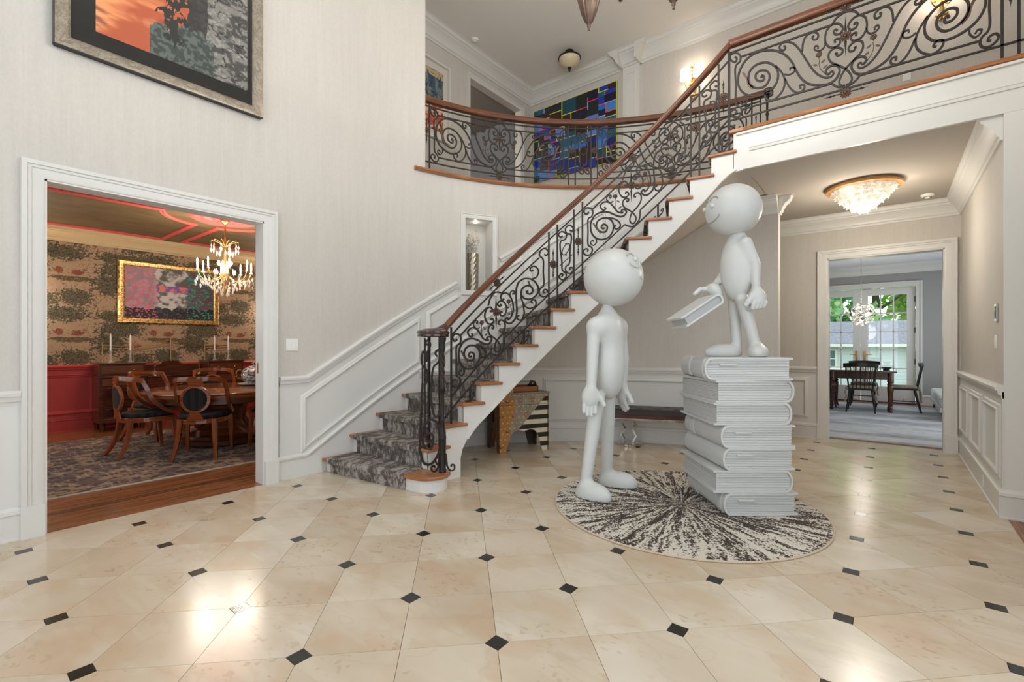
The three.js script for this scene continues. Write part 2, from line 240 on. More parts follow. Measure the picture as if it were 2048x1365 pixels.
// ---------------------------------------------------------------- walls of the foyer
const DZ0 = -1.972, DZ1 = -0.515, DH = 2.44;      // dining opening in the left wall
{
  const wl = struct('wall_left', [box(XL - 0.13, XL, 0, CEIL, CZ, DZ0), box(XL - 0.13, XL, DH, CEIL, DZ0, DZ1), box(XL - 0.13, XL, 0, CEIL, DZ1, 2.35)], M.wall, 'tall foyer wall in pale beige striated wallpaper');
  // curved wall with the niche
  const n0 = wt(24.7), n1 = wt(31.1), NB = 2.0, NT = 2.925;
  const wc = struct('wall_rotunda', [wallBlock(0, wt(15.6), 0, CEIL), wallBlock(wt(15.6), n0, 0, 3.41), wallBlock(n0, n1, 0, NB), wallBlock(n0, n1, NT, 3.41), wallBlock(n1, ARC + 0.15, 0, 3.41)], M.wall, 'curved beige wall behind the staircase');
  const nb = [wallBlock(n0, n1, NB - 0.02, NT + 0.02, -0.32, -0.3), wallBlock(n0 - 0.02, n0, NB - 0.02, NT + 0.02, -0.32, -0.131), wallBlock(n1, n1 + 0.02, NB - 0.02, NT + 0.02, -0.32, -0.131), wallBlock(n0, n1, NB - 0.02, NB, -0.3, 0), wallBlock(n0, n1, NT, NT + 0.02, -0.3, -0.131)];
  part(wc, 'niche_lining', [nb, wallBlock(n0 + 0.0005, n0 + 0.004, NB, NT, -0.3, 0), wallBlock(n1 - 0.004, n1 - 0.0005, NB, NT, -0.3, 0), wallBlock(n0, n1, NT - 0.004, NT - 0.0005, -0.3, 0)], M.paint, 'white painted recess');
  const pc = [[0, 0], [0, 0.018], [0.02, 0.022], [0.045, 0.022], [0.05, 0.03], [0.06, 0.028], [0.06, 0]];
  part(wc, 'niche_frame', wallLine([[n0, NB], [n0, NT], [n1, NT], [n1, NB]], flip(pc), { closed: true }), M.paint, 'white moulded frame');
  lamp(scene, wpos((n0 + n1) / 2, NT - 0.05, -0.12), sc('#fff4e4'), 0.02, 1); part(wc, 'niche_downlight', new THREE.CylinderGeometry(0.03, 0.03, 0.006, 20).translate(...wpos((n0 + n1) / 2, NT - 0.008, -0.14).toArray()), mat({ color: sc('#fff6e8'), emissive: sc('#fff0d8'), emissiveIntensity: 1 }));
  // chair rail, skirt and panel mouldings that climb with the stair
  const hl = (a) => -0.052 + 0.194 * (a + 4.75) / 5.5503;
  const slope = 0.194 / (rad(5.5503) * R2), tr0 = wt(-8.9), lineY = (t, c) => c + slope * (t - tr0);
  const flatY = 0.945, topT = tr0 + (3.35 - 0.945) / slope;
  const railPts = (c0) => [[tr0, c0], [wt(22.9), lineY(wt(22.9), c0)]], railPts2 = (c0) => [[wt(32.9), lineY(wt(32.9), c0)], [topT, lineY(topT, c0)]];
  part(wl, 'chair_rail', [wallLine([[-0.8, flatY], ...railPts(flatY)], flip(P_RAIL)), flatLine([V(XL, flatY, 2.2), V(XL, flatY, DZ1 + 0.115)], flip(P_RAIL), V(1, 0, 0))], M.paint, 'white moulded chair rail');
  part(wc, 'chair_rail', wallLine(railPts2(flatY), flip(P_RAIL)), M.paint, 'white moulded chair rail');
  // white dado below the rail
  const dado = (t0, t1, yb, ya) => ribbon(onWall, t0, t1, Math.ceil((t1 - t0) / 0.12), yb, ya, -0.004, 0.008);
  const skY = (t) => Math.max(0, lineY(t, -0.2));
  part(wl, 'dado', [dado(-0.8, tr0, 0, flatY), dado(tr0, wt(22.9), (t) => skY(t) * 0.98, (t) => lineY(t, flatY)), box(XL - 0.004, XL + 0.008, 0, flatY, DZ1 + 0.115, 2.2)], M.paint, 'white painted panelling');
  part(wc, 'dado', [dado(wt(22.9), wt(32.9), (t) => skY(t), (t) => Math.min(lineY(t, flatY), 1.97)), dado(wt(32.9), wt(86), (t) => Math.min(skY(t), 3.38), (t) => Math.min(lineY(t, flatY), 3.405))], M.paint, 'white painted panelling');
  // panel frames on the slope: [angle0, angle1]
  for (const [a0, a1] of [[-9.6, 14.1], [16.2, 38], [40, 57]]) {
    const t0 = wt(a0), t1 = wt(a1), lo = lineY(t0, 0.285) - 0.0, q = [[t0, lo], [t0, lineY(t0, 0.805)], [t1, lineY(t1, 0.805)], [t1, lineY(t1, 0.285)]];
    if (a0 > 15 && a0 < 20) { part(wc, 'panel_moulding', wallLine([[t0, q[0][1]], [t0, Math.min(q[1][1], 9)], [wt(22.9), lineY(wt(22.9), 0.805)]], flip(P_PANEL), { off: 0.008 }), M.paint); part(wc, 'panel_moulding', wallLine([[wt(33.2), lineY(wt(33.2), 0.805)], q[2], q[3], q[0]], flip(P_PANEL), { off: 0.008 }), M.paint); continue; }
    part(a0 < 0 ? wl : wc, 'panel_moulding', wallLine(q, flip(P_PANEL), { closed: true, off: 0.008 }), M.paint, 'white applied moulding frame');
  }
  // skirting that rises with the stair
  const P_SK = [[-0.012, 0], [-0.012, 0.012], [0, 0.022], [0.02, 0.026], [0.034, 0.016], [0.042, 0]];
  part(wl, 'skirt_cap', wallLine([[-0.83, 0.185], [tr0, 0.185], [tr0 + (3.38 - 0.185) / slope, 3.38]], flip(P_SK), { off: 0.008 }), M.paint);
  part(wl, 'skirt_board', ribbon(onWall, -0.83, tr0 + 0.16, 4, 0, 0.185, 0, 0.018), M.paint);
  // casing of the dining opening
  const cs = (y0, e) => flatLine([V(XL, y0, DZ0), V(XL, DH, DZ0), V(XL, DH, DZ1), V(XL, y0, DZ1)], P_CASE, V(1, 0, 0));
  const t1 = struct('trim_1', [cs(0.21), box(XL, XL + 0.05, 0, 0.215, DZ0 - 0.118, DZ0), box(XL, XL + 0.05, 0, 0.215, DZ1, DZ1 + 0.118)], M.paint, 'wide white moulded casing of the dining room opening');
  part(t1, 'jamb_lining', [box(XL - 0.14, XL + 0.016, 0, DH, DZ0 - 0.001, DZ0 + 0.012), box(XL - 0.14, XL + 0.016, 0, DH, DZ1 - 0.012, DZ1 + 0.001), box(XL - 0.14, XL + 0.016, DH - 0.012, DH + 0.001, DZ0, DZ1)], M.paint, 'white jamb lining');
  part(t1, 'strike_plate', rb(XL - 0.1, XL - 0.075, 1.03, 1.13, DZ0 + 0.012, DZ0 + 0.016, 0.001), M.brass, 'brass strike plate');
  struct('baseboard_left', flatLine([V(XL, 0, 2.2), V(XL, 0, DZ1 + 0.118)], flip(P_BASE), V(1, 0, 0)), M.paint);
  // wainscot under the stair
  const u0 = wt(14), u1 = ARC + 0.15;
  const wu = struct('trim_2', wallLine([[u0, 0.945], [u1, 0.945]], flip(P_RAIL)), M.paint, 'white chair rail and panelling under the stair');
  part(wu, 'dado', ribbon(onWall, u0, u1, 40, 0, 0.945, -0.004, 0.0075), M.paint, 'white painted panelling');
  for (const [a0, a1] of [[18, 41], [43.2, 74.8], [77, 91.5]]) part(wu, 'panel_moulding', wallLine([[wt(a0), 0.28], [wt(a0), 0.835], [wt(a1), 0.835], [wt(a1), 0.28]], flip(P_PANEL), { closed: true, off: 0.0075 }), M.paint);
  struct('baseboard_rotunda', wallLine([[u0, 0], [u1, 0]], flip(P_BASE)), M.paint);
  // front wall behind the viewer with its entrance and tall window
  const zf = 2.2;
  // tall windows let in the daylight that fills the hall: entrance front and the side towards the garden
  const glaze = (n, f, a0, a1, y0, y1, k) => { const fr = [f(a0, a0 + 0.07, y0, y1), f(a1 - 0.07, a1, y0, y1), f(a0, a1, y0, y0 + 0.08), f(a0, a1, y1 - 0.08, y1)]; const st = (a1 - a0) / k; for (let i = 1; i < k; i++) fr.push(f(a0 + st * i - 0.03, a0 + st * i + 0.03, y0 + 0.08, y1 - 0.08)); const w = struct(`window_${n}`, fr, M.paint); for (let i = 0; i < k; i++) part(w, 'pane', f(a0 + st * i + 0.03, a0 + st * (i + 1) - 0.03, y0 + 0.08, y1 - 0.08, 1), M.glass); };
  const holed = (f, A0, A1, a0, a1, bands) => { const g = [f(A0, a0, 0, CEIL), f(a1, A1, 0, CEIL)]; let y = 0; for (const [p, q] of bands) { if (p > y) g.push(f(a0, a1, y, p)); y = q; } g.push(f(a0, a1, y, CEIL)); return g; };
  const fBox = (t) => (x0, x1, y0, y1, thin) => (thin ? box(x0, x1, y0, y1, zf + 0.098, zf + 0.102) : box(x0, x1, y0, y1, zf + (t ? 0.05 : 0), zf + (t ? 0.15 : 0.2)));
  const rBox = (t) => (z0, z1, y0, y1, thin) => (thin ? box(1.098, 1.102, y0, y1, z0, z1) : box(t ? 1.05 : 1.0, t ? 1.15 : 1.2, y0, y1, z0, z1));
  struct('wall_front', holed(fBox(0), -4.7, 1.2, -4.0, 0.4, [[0.05, 2.65], [3.1, 6.0]]), M.wall);
  glaze(1, fBox(1), -4.0, 0.4, 0.05, 2.65, 5); glaze(2, fBox(1), -4.0, 0.4, 3.1, 6.0, 5);
  struct('wall_right', holed(rBox(0), ZF, 2.2, -3.5, 1.4, [[0.3, 2.65], [3.2, 5.9]]), M.wall);
  glaze(5, rBox(1), -3.5, 1.4, 0.3, 2.65, 5); glaze(6, rBox(1), -3.5, 1.4, 3.2, 5.9, 5);
  const wf2 = struct('wood_border', box(0.69, 1.0, -0.2, -0.011, ZF, 2.2), M.floorwood, 'dark hardwood at the right edge of the stone floor'); for (let i = 0; i < 4; i++) part(wf2, 'plank', box(0.691 + i * 0.077, 0.766 + i * 0.077, -0.011, 0.001, ZF + 0.03, 2.2), M.floorwood);
  // ceiling of the tall space
  struct('ceiling', box(-6.1, 2.0, CEIL, CEIL + 0.15, -8.1, 2.4), M.ceiling);
}
// ---------------------------------------------------------------- upper floor slab, landing fascia, hall
{
  const edge = []; for (let a = 0; a <= 90; a += 3) { const p = polar(R2 + 0.03, a, 0); edge.push([p.x, p.z]); }
  const plan = [[-9.0, CZ + 0.2], [XL - 0.001, CZ + 0.2], ...edge, [CX + 0.001, ZF - 0.032], [2.0, ZF - 0.032], [2.0, ZB - 0.139], [-9.0, ZB - 0.139]];
  struct('upper_floor', prism(plan.map(([x, z]) => [x, z]), HALLC + 0.012, 3.41), M.ceiling, 'floor slab of the upper gallery');
  const hc = struct('hall_ceiling', prism([[-4.4, ZB - 0.02], [-4.4, -6.45], [CX + 0.06, -6.45], [CX + 0.06, ZF - 0.03], [XR + 0.1, ZF - 0.03], [XR + 0.1, ZB - 0.02]], HALLC, HALLC + 0.012), M.hallCeil, 'taupe ceiling of the hall under the landing');
  part(hc, 'upper_finish', prism(plan, 3.41, 3.442), mat({ color: sc('#b9a58c'), roughness: 0.95 }), 'beige carpet of the gallery');
  // fascia of the landing
  const fz = ZF, f0 = CX - 0.02;
  const fa = struct('landing_fascia', box(f0, 1.0, HALLC - 0.012, 3.41, fz - 0.03, fz), M.paint, 'white painted fascia of the upper landing');
  part(fa, 'fascia_bead', flatLine([V(f0 + 0.12, 3.225, fz), V(1.0, 3.225, fz)], [[-0.022, 0], [-0.022, 0.008], [-0.008, 0.012], [-0.002, 0.005], [0.01, 0.012], [0.022, 0.01], [0.022, 0]], V(0, 0, 1)), M.paint);
  part(fa, 'cove_bead', flatLine([V(f0, 3.395, fz), V(1.0, 3.395, fz)], [[-0.012, 0], [-0.012, 0.012], [0.012, 0.02], [0.012, 0]], V(0, 0, 1)), M.paint);
  part(fa, 'nosing', sweep([[-0.02, -0.02], [0.02, -0.02], [0.034, -0.013], [0.04, 0], [0.034, 0.013], [0.02, 0.02], [-0.02, 0.02]].map(([a, b]) => [a, b]), [V(f0 - 0.02, 3.43, fz - 0.012), V(1.0, 3.43, fz - 0.012)], V(0, 1, 0)), M.oak, 'oak nosing along the landing');
  // wall end at the right: white jamb flush with the fascia
  struct('jamb_right', box(XR, 1.0, 0, HALLC - 0.013, fz - 0.012, fz), M.paint, 'white end of the hall wall flush with the fascia');
  struct('baseboard_jamb', [flatLine([V(XR - 0.03, 0, fz), V(1.0, 0, fz)], flip(P_BASE), V(0, 0, 1))], M.paint);
  const wr = struct('wall_hall_right', box(XR, XR + 0.15, 0, HALLC + 0.01, ZB, fz - 0.0125), M.wall, 'beige papered right wall of the hall');
  const nx = V(-1, 0, 0);
  part(wr, 'chair_rail', flatLine([V(XR, 0.945, fz), V(XR, 0.945, ZB)], P_RAIL, nx), M.paint);
  part(wr, 'dado', box(XR - 0.008, XR + 0.001, 0, 0.945, ZB, fz), M.paint);
  const pw = (ZB - fz) / 3; for (let i = 0; i < 3; i++) { const z0 = fz + pw * i - 0.09, z1 = fz + pw * (i + 1) + 0.09; part(wr, 'panel_moulding', flatLine([V(XR - 0.008, 0.3, z0), V(XR - 0.008, 0.82, z0), V(XR - 0.008, 0.82, z1), V(XR - 0.008, 0.3, z1)], P_PANEL, nx, true), M.paint); }
  struct('baseboard_right', flatLine([V(XR, 0, fz), V(XR, 0, ZB)], P_BASE, nx), M.paint);
  // back wall of hall and gallery with the doorway
  const b0 = -0.657, b1 = 0.524, bh = 2.47;
  const wb = struct('wall_back', [box(-4.5, b0, 0, 3.05, ZB - 0.14, ZB), box(b1, 1.2, 0, 3.05, ZB - 0.14, ZB), box(b0, b1, bh, 3.05, ZB - 0.14, ZB), box(-9.0, 2.0, 3.42, CEIL, ZB - 0.14, ZB)], M.wall, 'beige papered back wall of hall and gallery');
  const nz = V(0, 0, 1);
  part(wb, 'chair_rail', [flatLine([V(-4.4, 0.945, ZB), V(b0 - 0.118, 0.945, ZB)], flip(P_RAIL), nz)], M.paint);
  part(wb, 'dado', box(-4.4, b0 - 0.1, 0, 0.945, ZB, ZB + 0.008), M.paint);
  for (const [x0, x1] of [[-1.75, -0.9], [-2.75, -1.9], [-3.75, -2.9]]) part(wb, 'panel_moulding', flatLine([V(x0, 0.3, ZB + 0.008), V(x0, 0.82, ZB + 0.008), V(x1, 0.82, ZB + 0.008), V(x1, 0.3, ZB + 0.008)], flip(P_PANEL), nz, true), M.paint);
  struct('baseboard_back', flatLine([V(-4.4, 0, ZB), V(b0 - 0.118, 0, ZB)], flip(P_BASE), nz), M.paint);
  const t3 = struct('trim_3', [flatLine([V(b0, 0.215, ZB), V(b0, bh, ZB), V(b1, bh, ZB), V(b1, 0.215, ZB)], flip(P_CASE), nz), box(b0 - 0.118, b0, 0, 0.215, ZB, ZB + 0.05), box(b1, b1 + 0.118, 0, 0.215, ZB, ZB + 0.05)], M.paint, 'white moulded casing of the rear doorway');
  part(t3, 'jamb_lining', [box(b0 - 0.001, b0 + 0.012, 0, bh, ZB - 0.15, ZB + 0.016), box(b1 - 0.012, b1 + 0.001, 0, bh, ZB - 0.15, ZB + 0.016), box(b0, b1, bh - 0.012, bh + 0.001, ZB - 0.15, ZB + 0.016)], M.paint);
  // crowns of the hall
  const ch = 0.2, cd = 0.14, cw = P_CROWN(ch, cd).map(([a, b]) => [a, b]);
  struct('trim_4', [sweep(flip(cw), [V(-4.3, HALLC - ch, ZB), V(XR, HALLC - ch, ZB), V(XR, HALLC - ch, fz - 0.03)].map((p) => p), (i) => [nz, V(-1, 0, 1).normalize().multiplyScalar(Math.SQRT2), nx][i])], M.paint, 'white crown moulding of the hall');
  struct('trim_5', [sweep(flip(cw), [...Array.from({ length: 9 }, (_, i) => wpos(wt(72 + i * 2.25), HALLC - ch)), wpos(ARC + 0.15, HALLC - ch)], (i) => wnorm(i < 9 ? wt(72 + i * 2.25) : ARC)), sweep(flip(cw), [V(CX + 0.15, HALLC - ch, ZC), V(CX + 0.15, HALLC - ch, ZC - 0.13)], V(1, 0, 0))], M.paint, 'white crown at the end of the curved wall');
  struct('wall_passage', box(-4.5, -4.37, 0, 3.05, ZB, -5.9), M.wall);
  struct('hall_floor_end', box(-4.53, -1.0, -0.2, -0.013, -8.0, -7.85), M.grout);
}
// ---------------------------------------------------------------- gallery walls upstairs
{
  const XG = -5.7, o0 = -7.4, o1 = -5.94, oh = 5.95;
  const wg = struct('wall_gallery', [box(XG - 0.14, XG, 3.44, CEIL, o1, CZ + 0.3), box(XG - 0.14, XG, oh, CEIL, o0, o1), box(XG - 0.14, XG, 3.44, CEIL, ZB, o0)], M.wall, 'beige left wall of the upper gallery');
  struct('wall_gallery_end', box(XG, XL - 0.1, 3.44, CEIL, CZ + 0.05, CZ + 0.2), M.wall);
  const nx = V(1, 0, 0), nz = V(0, 0, 1);
  const pc = [[0, 0], [0, 0.015], [0.05, 0.02], [0.055, 0.03], [0.075, 0.03], [0.075, 0]];
  struct('trim_6', [flatLine([V(XG, 3.44, o0), V(XG, oh, o0), V(XG, oh, o1), V(XG, 3.44, o1)], pc, nx), box(XG - 0.14, XG, 3.44, oh, o0 - 0.001, o0 + 0.01), box(XG - 0.14, XG, 3.44, oh, o1 - 0.01, o1 + 0.001)], M.paint, 'narrow white casing of the gallery doorway');
  const ch = 0.26, cd = 0.2, cw = flip(P_CROWN(ch, cd));
  const px0 = -3.64, px1 = -3.345, pd = 0.07, y = CEIL - ch;
  struct('trim_7', [sweep(cw, [V(XG, y, CZ + 0.1), V(XG, y, ZB)], nx), sweep(cw, [V(XG, y, ZB), V(px0, y, ZB)], nz), sweep(cw, [V(px0 - 0.0, y, ZB + pd), V(px1, y, ZB + pd)], nz), sweep(cw, [V(px0, y, ZB), V(px0, y, ZB + pd + cd)], V(-1, 0, 0)), sweep(cw, [V(px1, y, ZB + pd + cd), V(px1, y, ZB)], nx), sweep(cw, [V(px1, y, ZB), V(2.0, y, ZB)], nz)], M.paint, 'white crown moulding of the gallery ceiling');
  const pl = struct('trim_8', [box(px0, px1, 3.44, CEIL - 0.05, ZB, ZB + pd)], M.paint, 'white panelled pilaster beside the colour block painting');
  part(pl, 'pilaster_panel', flatLine([V(px0 + 0.06, 3.8, ZB + pd), V(px0 + 0.06, 6.02, ZB + pd), V(px1 - 0.06, 6.02, ZB + pd), V(px1 - 0.06, 3.8, ZB + pd)], flip([[-0.008, 0], [-0.008, 0.01], [0.008, 0.006], [0.008, 0]]), nz, true), M.paint);
  struct('baseboard_gallery', [flatLine([V(XG, 3.44, ZB), V(px0, 3.44, ZB)], P_BASE.map(([a, b]) => [-a, b]).reverse(), nz), flatLine([V(px1, 3.44, ZB), V(2, 3.44, ZB)], P_BASE.map(([a, b]) => [-a, b]).reverse(), nz), flatLine([V(XG, 3.44, o1 + 0.08), V(XG, 3.44, CZ + 0.1)].reverse(), P_BASE.map(([a, b]) => [-a, b]).reverse(), nx)], M.paint);
  struct('wall_gallery_right', box(2.0, 2.15, 3.41, CEIL, -8, ZF + 0.2), M.wall);
  struct('wall_upper_right', box(1.0, 2.15, 3.41, CEIL, ZF + 0.001, ZF + 0.15), M.wall);
  // grey bedroom beyond the gallery doorway
  struct('wall_bedroom', [box(-9.0, -8.9, 3.44, CEIL, -8, -3), box(-8.9, XG - 0.14, 3.44, CEIL, -4.2, -4.1), box(-8.9, XG - 0.141, 3.44, CEIL, ZB + 0.001, ZB + 0.06)], mat({ color: sc('#8f9297'), roughness: 0.85 }), 'grey walls of the room beyond the gallery');
  struct('bedroom_ceiling', box(-8.9, XG - 0.14, 6.0, CEIL - 0.01, ZB, -4.2), mat({ color: sc('#9b958d'), roughness: 0.85 }));
}

// ---------------------------------------------------------------- staircase
const hlA = (a) => -0.052 + 0.194 * (a + 4.75) / 5.5503;       // reference line of the stair at angle a
{
  const st = thing('staircase', 'curved staircase with oak treads, white risers and white stringer', 'staircase', [0, 0, 0]);
  const riserA = (k) => noseA(k) + 0.85;
  // stringer with stepped top and curved foot
  const tb = [[10.1, 0], [9.95, 0.17], [10.65, 0.271], [12.1, 0.363], [14.8, 0.476], [19.3, 0.606], [23, 0.73], [26.5, 0.85], [34.4, 1.123], [42.5, 1.41], [52, 1.746], [65.5, 2.219], [72.9, 2.475], [81, 2.77], [85.3, 2.94], [88.6, 3.038], [91, 3.05]];
  const yb = (a) => { if (a <= 10) return 0; for (let i = 2; i < tb.length; i++) if (a <= tb[i][0]) { const [p, q] = [tb[i - 1], tb[i]]; return mix(p[1], q[1], (a - p[0]) / (q[0] - p[0])); } return 3.05; };
  const sg = [];
  for (let k = 1; k <= 17; k++) { const a0 = Math.max(riserA(k), k === 1 ? 1 : -9), a1 = Math.min(riserA(k + 1), 89.2); const top = stepY(k) - 0.03; if (k === 1) { sg.push(ribbon(onArc(RS), a0, Math.min(a1, 10.1), 3, 0, top, -0.03, 0)); continue; } const cut = a0 < 10.05 && a1 > 10.05; if (cut) { sg.push(ribbon(onArc(RS), a0, 10.05, 4, 0, top, -0.03, 0)); sg.push(ribbon(onArc(RS), 10.05, a1, 5, (a) => Math.max(0.19, yb(a)), top, -0.03, 0)); } else if (a1 <= 10.05) sg.push(ribbon(onArc(RS), a0, a1, 4, 0, top, -0.03, 0)); else sg.push(ribbon(onArc(RS), a0, a1, 5, yb, top, -0.03, 0)); }
  sg.push(ribbon(onArc(RS), 88.9, 91, 2, 3.03, 3.41, -0.03, 0));
  part(st, 'stringer', sg, M.paint, 'white curved outer stringer');
  // shadow bead under each tread end and along the lower edge
  part(st, 'stringer_bead', sweep([[-0.012, -0.006], [0.012, -0.006], [0.012, 0.012], [-0.012, 0.012]], Array.from({ length: 40 }, (_, i) => { const a = mix(12, 89.5, i / 39); return polar(RS, a, yb(a) + 0.012); }), (i) => { const a = rad(mix(12, 89.5, i / 39)); return V(Math.cos(a), 0, Math.sin(a)); }), M.paint);
  // sloping soffit between stringer and wall
  { const pos = [], idx = [], n = 60, m = 4; for (let i = 0; i <= n; i++) for (let j = 0; j <= m; j++) { const a = mix(10.6, 91, i / n), t = j / m, p = polar(mix(RS + 0.02, R2, t), a, Math.min(yb(a) + 0.004 + 0.15 * t, HALLC + 0.008)); pos.push(p.x, p.y, p.z); } for (let i = 0; i < n; i++) for (let j = 0; j < m; j++) { const a = i * (m + 1) + j; idx.push(a, a + 1, a + m + 1, a + 1, a + m + 2, a + m + 1); } const g = new THREE.BufferGeometry(); g.setAttribute('position', new THREE.Float32BufferAttribute(pos, 3)); g.setIndex(idx); g.computeVertexNormals(); const top = g.clone().translate(0, 0.02, 0); part(st, 'soffit', [g, top], M.hallCeil, 'plastered underside of the stair'); }
  // treads and risers
  for (let k = 1; k <= 18; k++) {
    const a0 = noseA(k), a1 = noseA(k + 1) + 1.7, y = stepY(k);
    if (k === 1) {
      const outl = [], c = polar(2.09, -1.25, 0), e0 = polar(R2 - 0.01, a0, 0); outl.push([e0.x, e0.z]);
      const e1 = polar(2.09, a0, 0); outl.push([e1.x, e1.z]);
      const ang0 = Math.atan2(e1.z - c.z, e1.x - c.x), rr = Math.hypot(e1.x - c.x, e1.z - c.z); for (let i = 1; i <= 14; i++) { const th = ang0 - i / 14 * Math.PI * 1.02; outl.push([c.x + Math.cos(th) * rr, c.z + Math.sin(th) * rr]); }
      const e2 = polar(2.15, 5.2, 0), e3 = polar(R2 - 0.01, 3, 0); outl.push([e2.x, e2.z], [e3.x, e3.z]);
      part(st, 'tread', prism(outl, y - 0.032, y, 0.009), M.oak, 'oak bottom tread with rounded end');
      const inn = outl.map(([x, z], i) => { const dx = x - c.x, dz = z - c.z; if (i === 0) { const p = polar(R2 - 0.01, a0 + 0.9, 0); return [p.x, p.z]; } if (i > 14 + 1) return [x, z]; const l = Math.hypot(dx, dz); return [c.x + dx * (l - 0.03) / l, c.z + dz * (l - 0.03) / l]; });
      part(st, 'riser', prism(inn, 0, y - 0.03), M.paint, 'white rounded bottom step'); continue;
    }
    const n = 4, ol = []; for (let i = 0; i <= n; i++) { const p = polar(2.118, mix(a0, a1, i / n), 0); ol.push([p.x, p.z]); }
    if (k < 18) {
      // inner return runs past the next riser; the body ends at it
      const b1 = riserA(k + 1) + 0.2; const p1 = polar(RS + 0.035, a1, 0), p2 = polar(RS + 0.035, b1, 0); ol.push([p1.x, p1.z], [p2.x, p2.z]);
      for (let i = n; i >= 0; i--) { const p = polar(R2 - 0.004, mix(a0, b1, i / n), 0); ol.push([p.x, p.z]); }
      part(st, 'tread', prism(ol, y - 0.032, y, 0.01), M.oak);
    } else { const q = [polar(2.118, a0, 0), V(CX + 0.05, 0, ZF + 0.027), V(CX + 0.05, 0, ZC + 0.004), polar(R2 - 0.004, a0, 0)].map((p) => [p.x, p.z]); part(st, 'tread', prism(q, 3.41, 3.45, 0.01), M.oak, 'oak landing nosing'); }
    part(st, 'riser', arcBlock(RS + 0.005, R2 - 0.003, riserA(k), riserA(k) + 0.45, stepY(k - 1), y - 0.03, 1), M.paint);
  }
  // runner: one strip per step, over tread and riser
  const ru = thing('stair_runner', 'mottled grey brown carpet runner covering the staircase', 'carpet runner', [0, 0, 0]);
  const r0 = 2.25, r1 = R2 - 0.1;
  const upz = (g) => { const p = g.attributes.position, uv = g.attributes.uv; for (let i = 0; i < uv.count; i++) { const x = p.getX(i) - CX, z = p.getZ(i) - CZ, rr = Math.hypot(x, z); uv.setXY(i, rr, Math.atan2(-z, -x) * 2.8 + p.getY(i)); } return g; };
  for (let k = 1; k <= 17; k++) {
    const y = stepY(k), a0 = noseA(k) - 0.22, a1 = riserA(k + 1), ra = k === 1 ? r0 - 0.03 : r0;
    const nose = []; for (let i = 0; i <= 6; i++) { const t = i / 6 * Math.PI; nose.push([-Math.sin(t) * 0.0, 0]); }
    part(ru, 'tread_pile', upz(clean(merge([arcBlock(ra, r1, a0 + 0.2, a1 - 0.3, y, y + 0.012, 3), arcBlock(ra, r1, a0 - 0.05, a0 + 0.2, y - 0.03, y + 0.008, 1), arcBlock(ra, r1, a0 + 0.05, a0 + 0.85, y - 0.042, y - 0.03, 1)]))), M.runner);
    part(ru, 'riser_pile', upz(clean(arcBlock(ra, r1, riserA(k) - 0.32, riserA(k) + 0.02, stepY(k - 1) + (k > 1 ? 0.004 : 0.001), y - 0.03, 1))), M.runner);
  }
  part(ru, 'riser_pile', upz(clean(arcBlock(r0, r1, riserA(18) - 0.32, riserA(18) + 0.02, stepY(17) + 0.004, 3.41, 1))), M.runner);
  // gallery nosing along the curved edge
  const gn = struct('gallery_nosing', null, null, 'oak nosing along the curved gallery edge');
  part(gn, 'nosing', sweep([[-0.03, -0.02], [0.03, -0.02], [0.042, -0.013], [0.048, 0], [0.042, 0.013], [0.03, 0.02], [-0.03, 0.02]].map(([a, b]) => [a, b]), [...Array.from({ length: 44 }, (_, i) => polar(R2 - 0.01, mix(13.1, 87.5, i / 43), 3.43))], V(0, 1, 0)), M.oak);
}
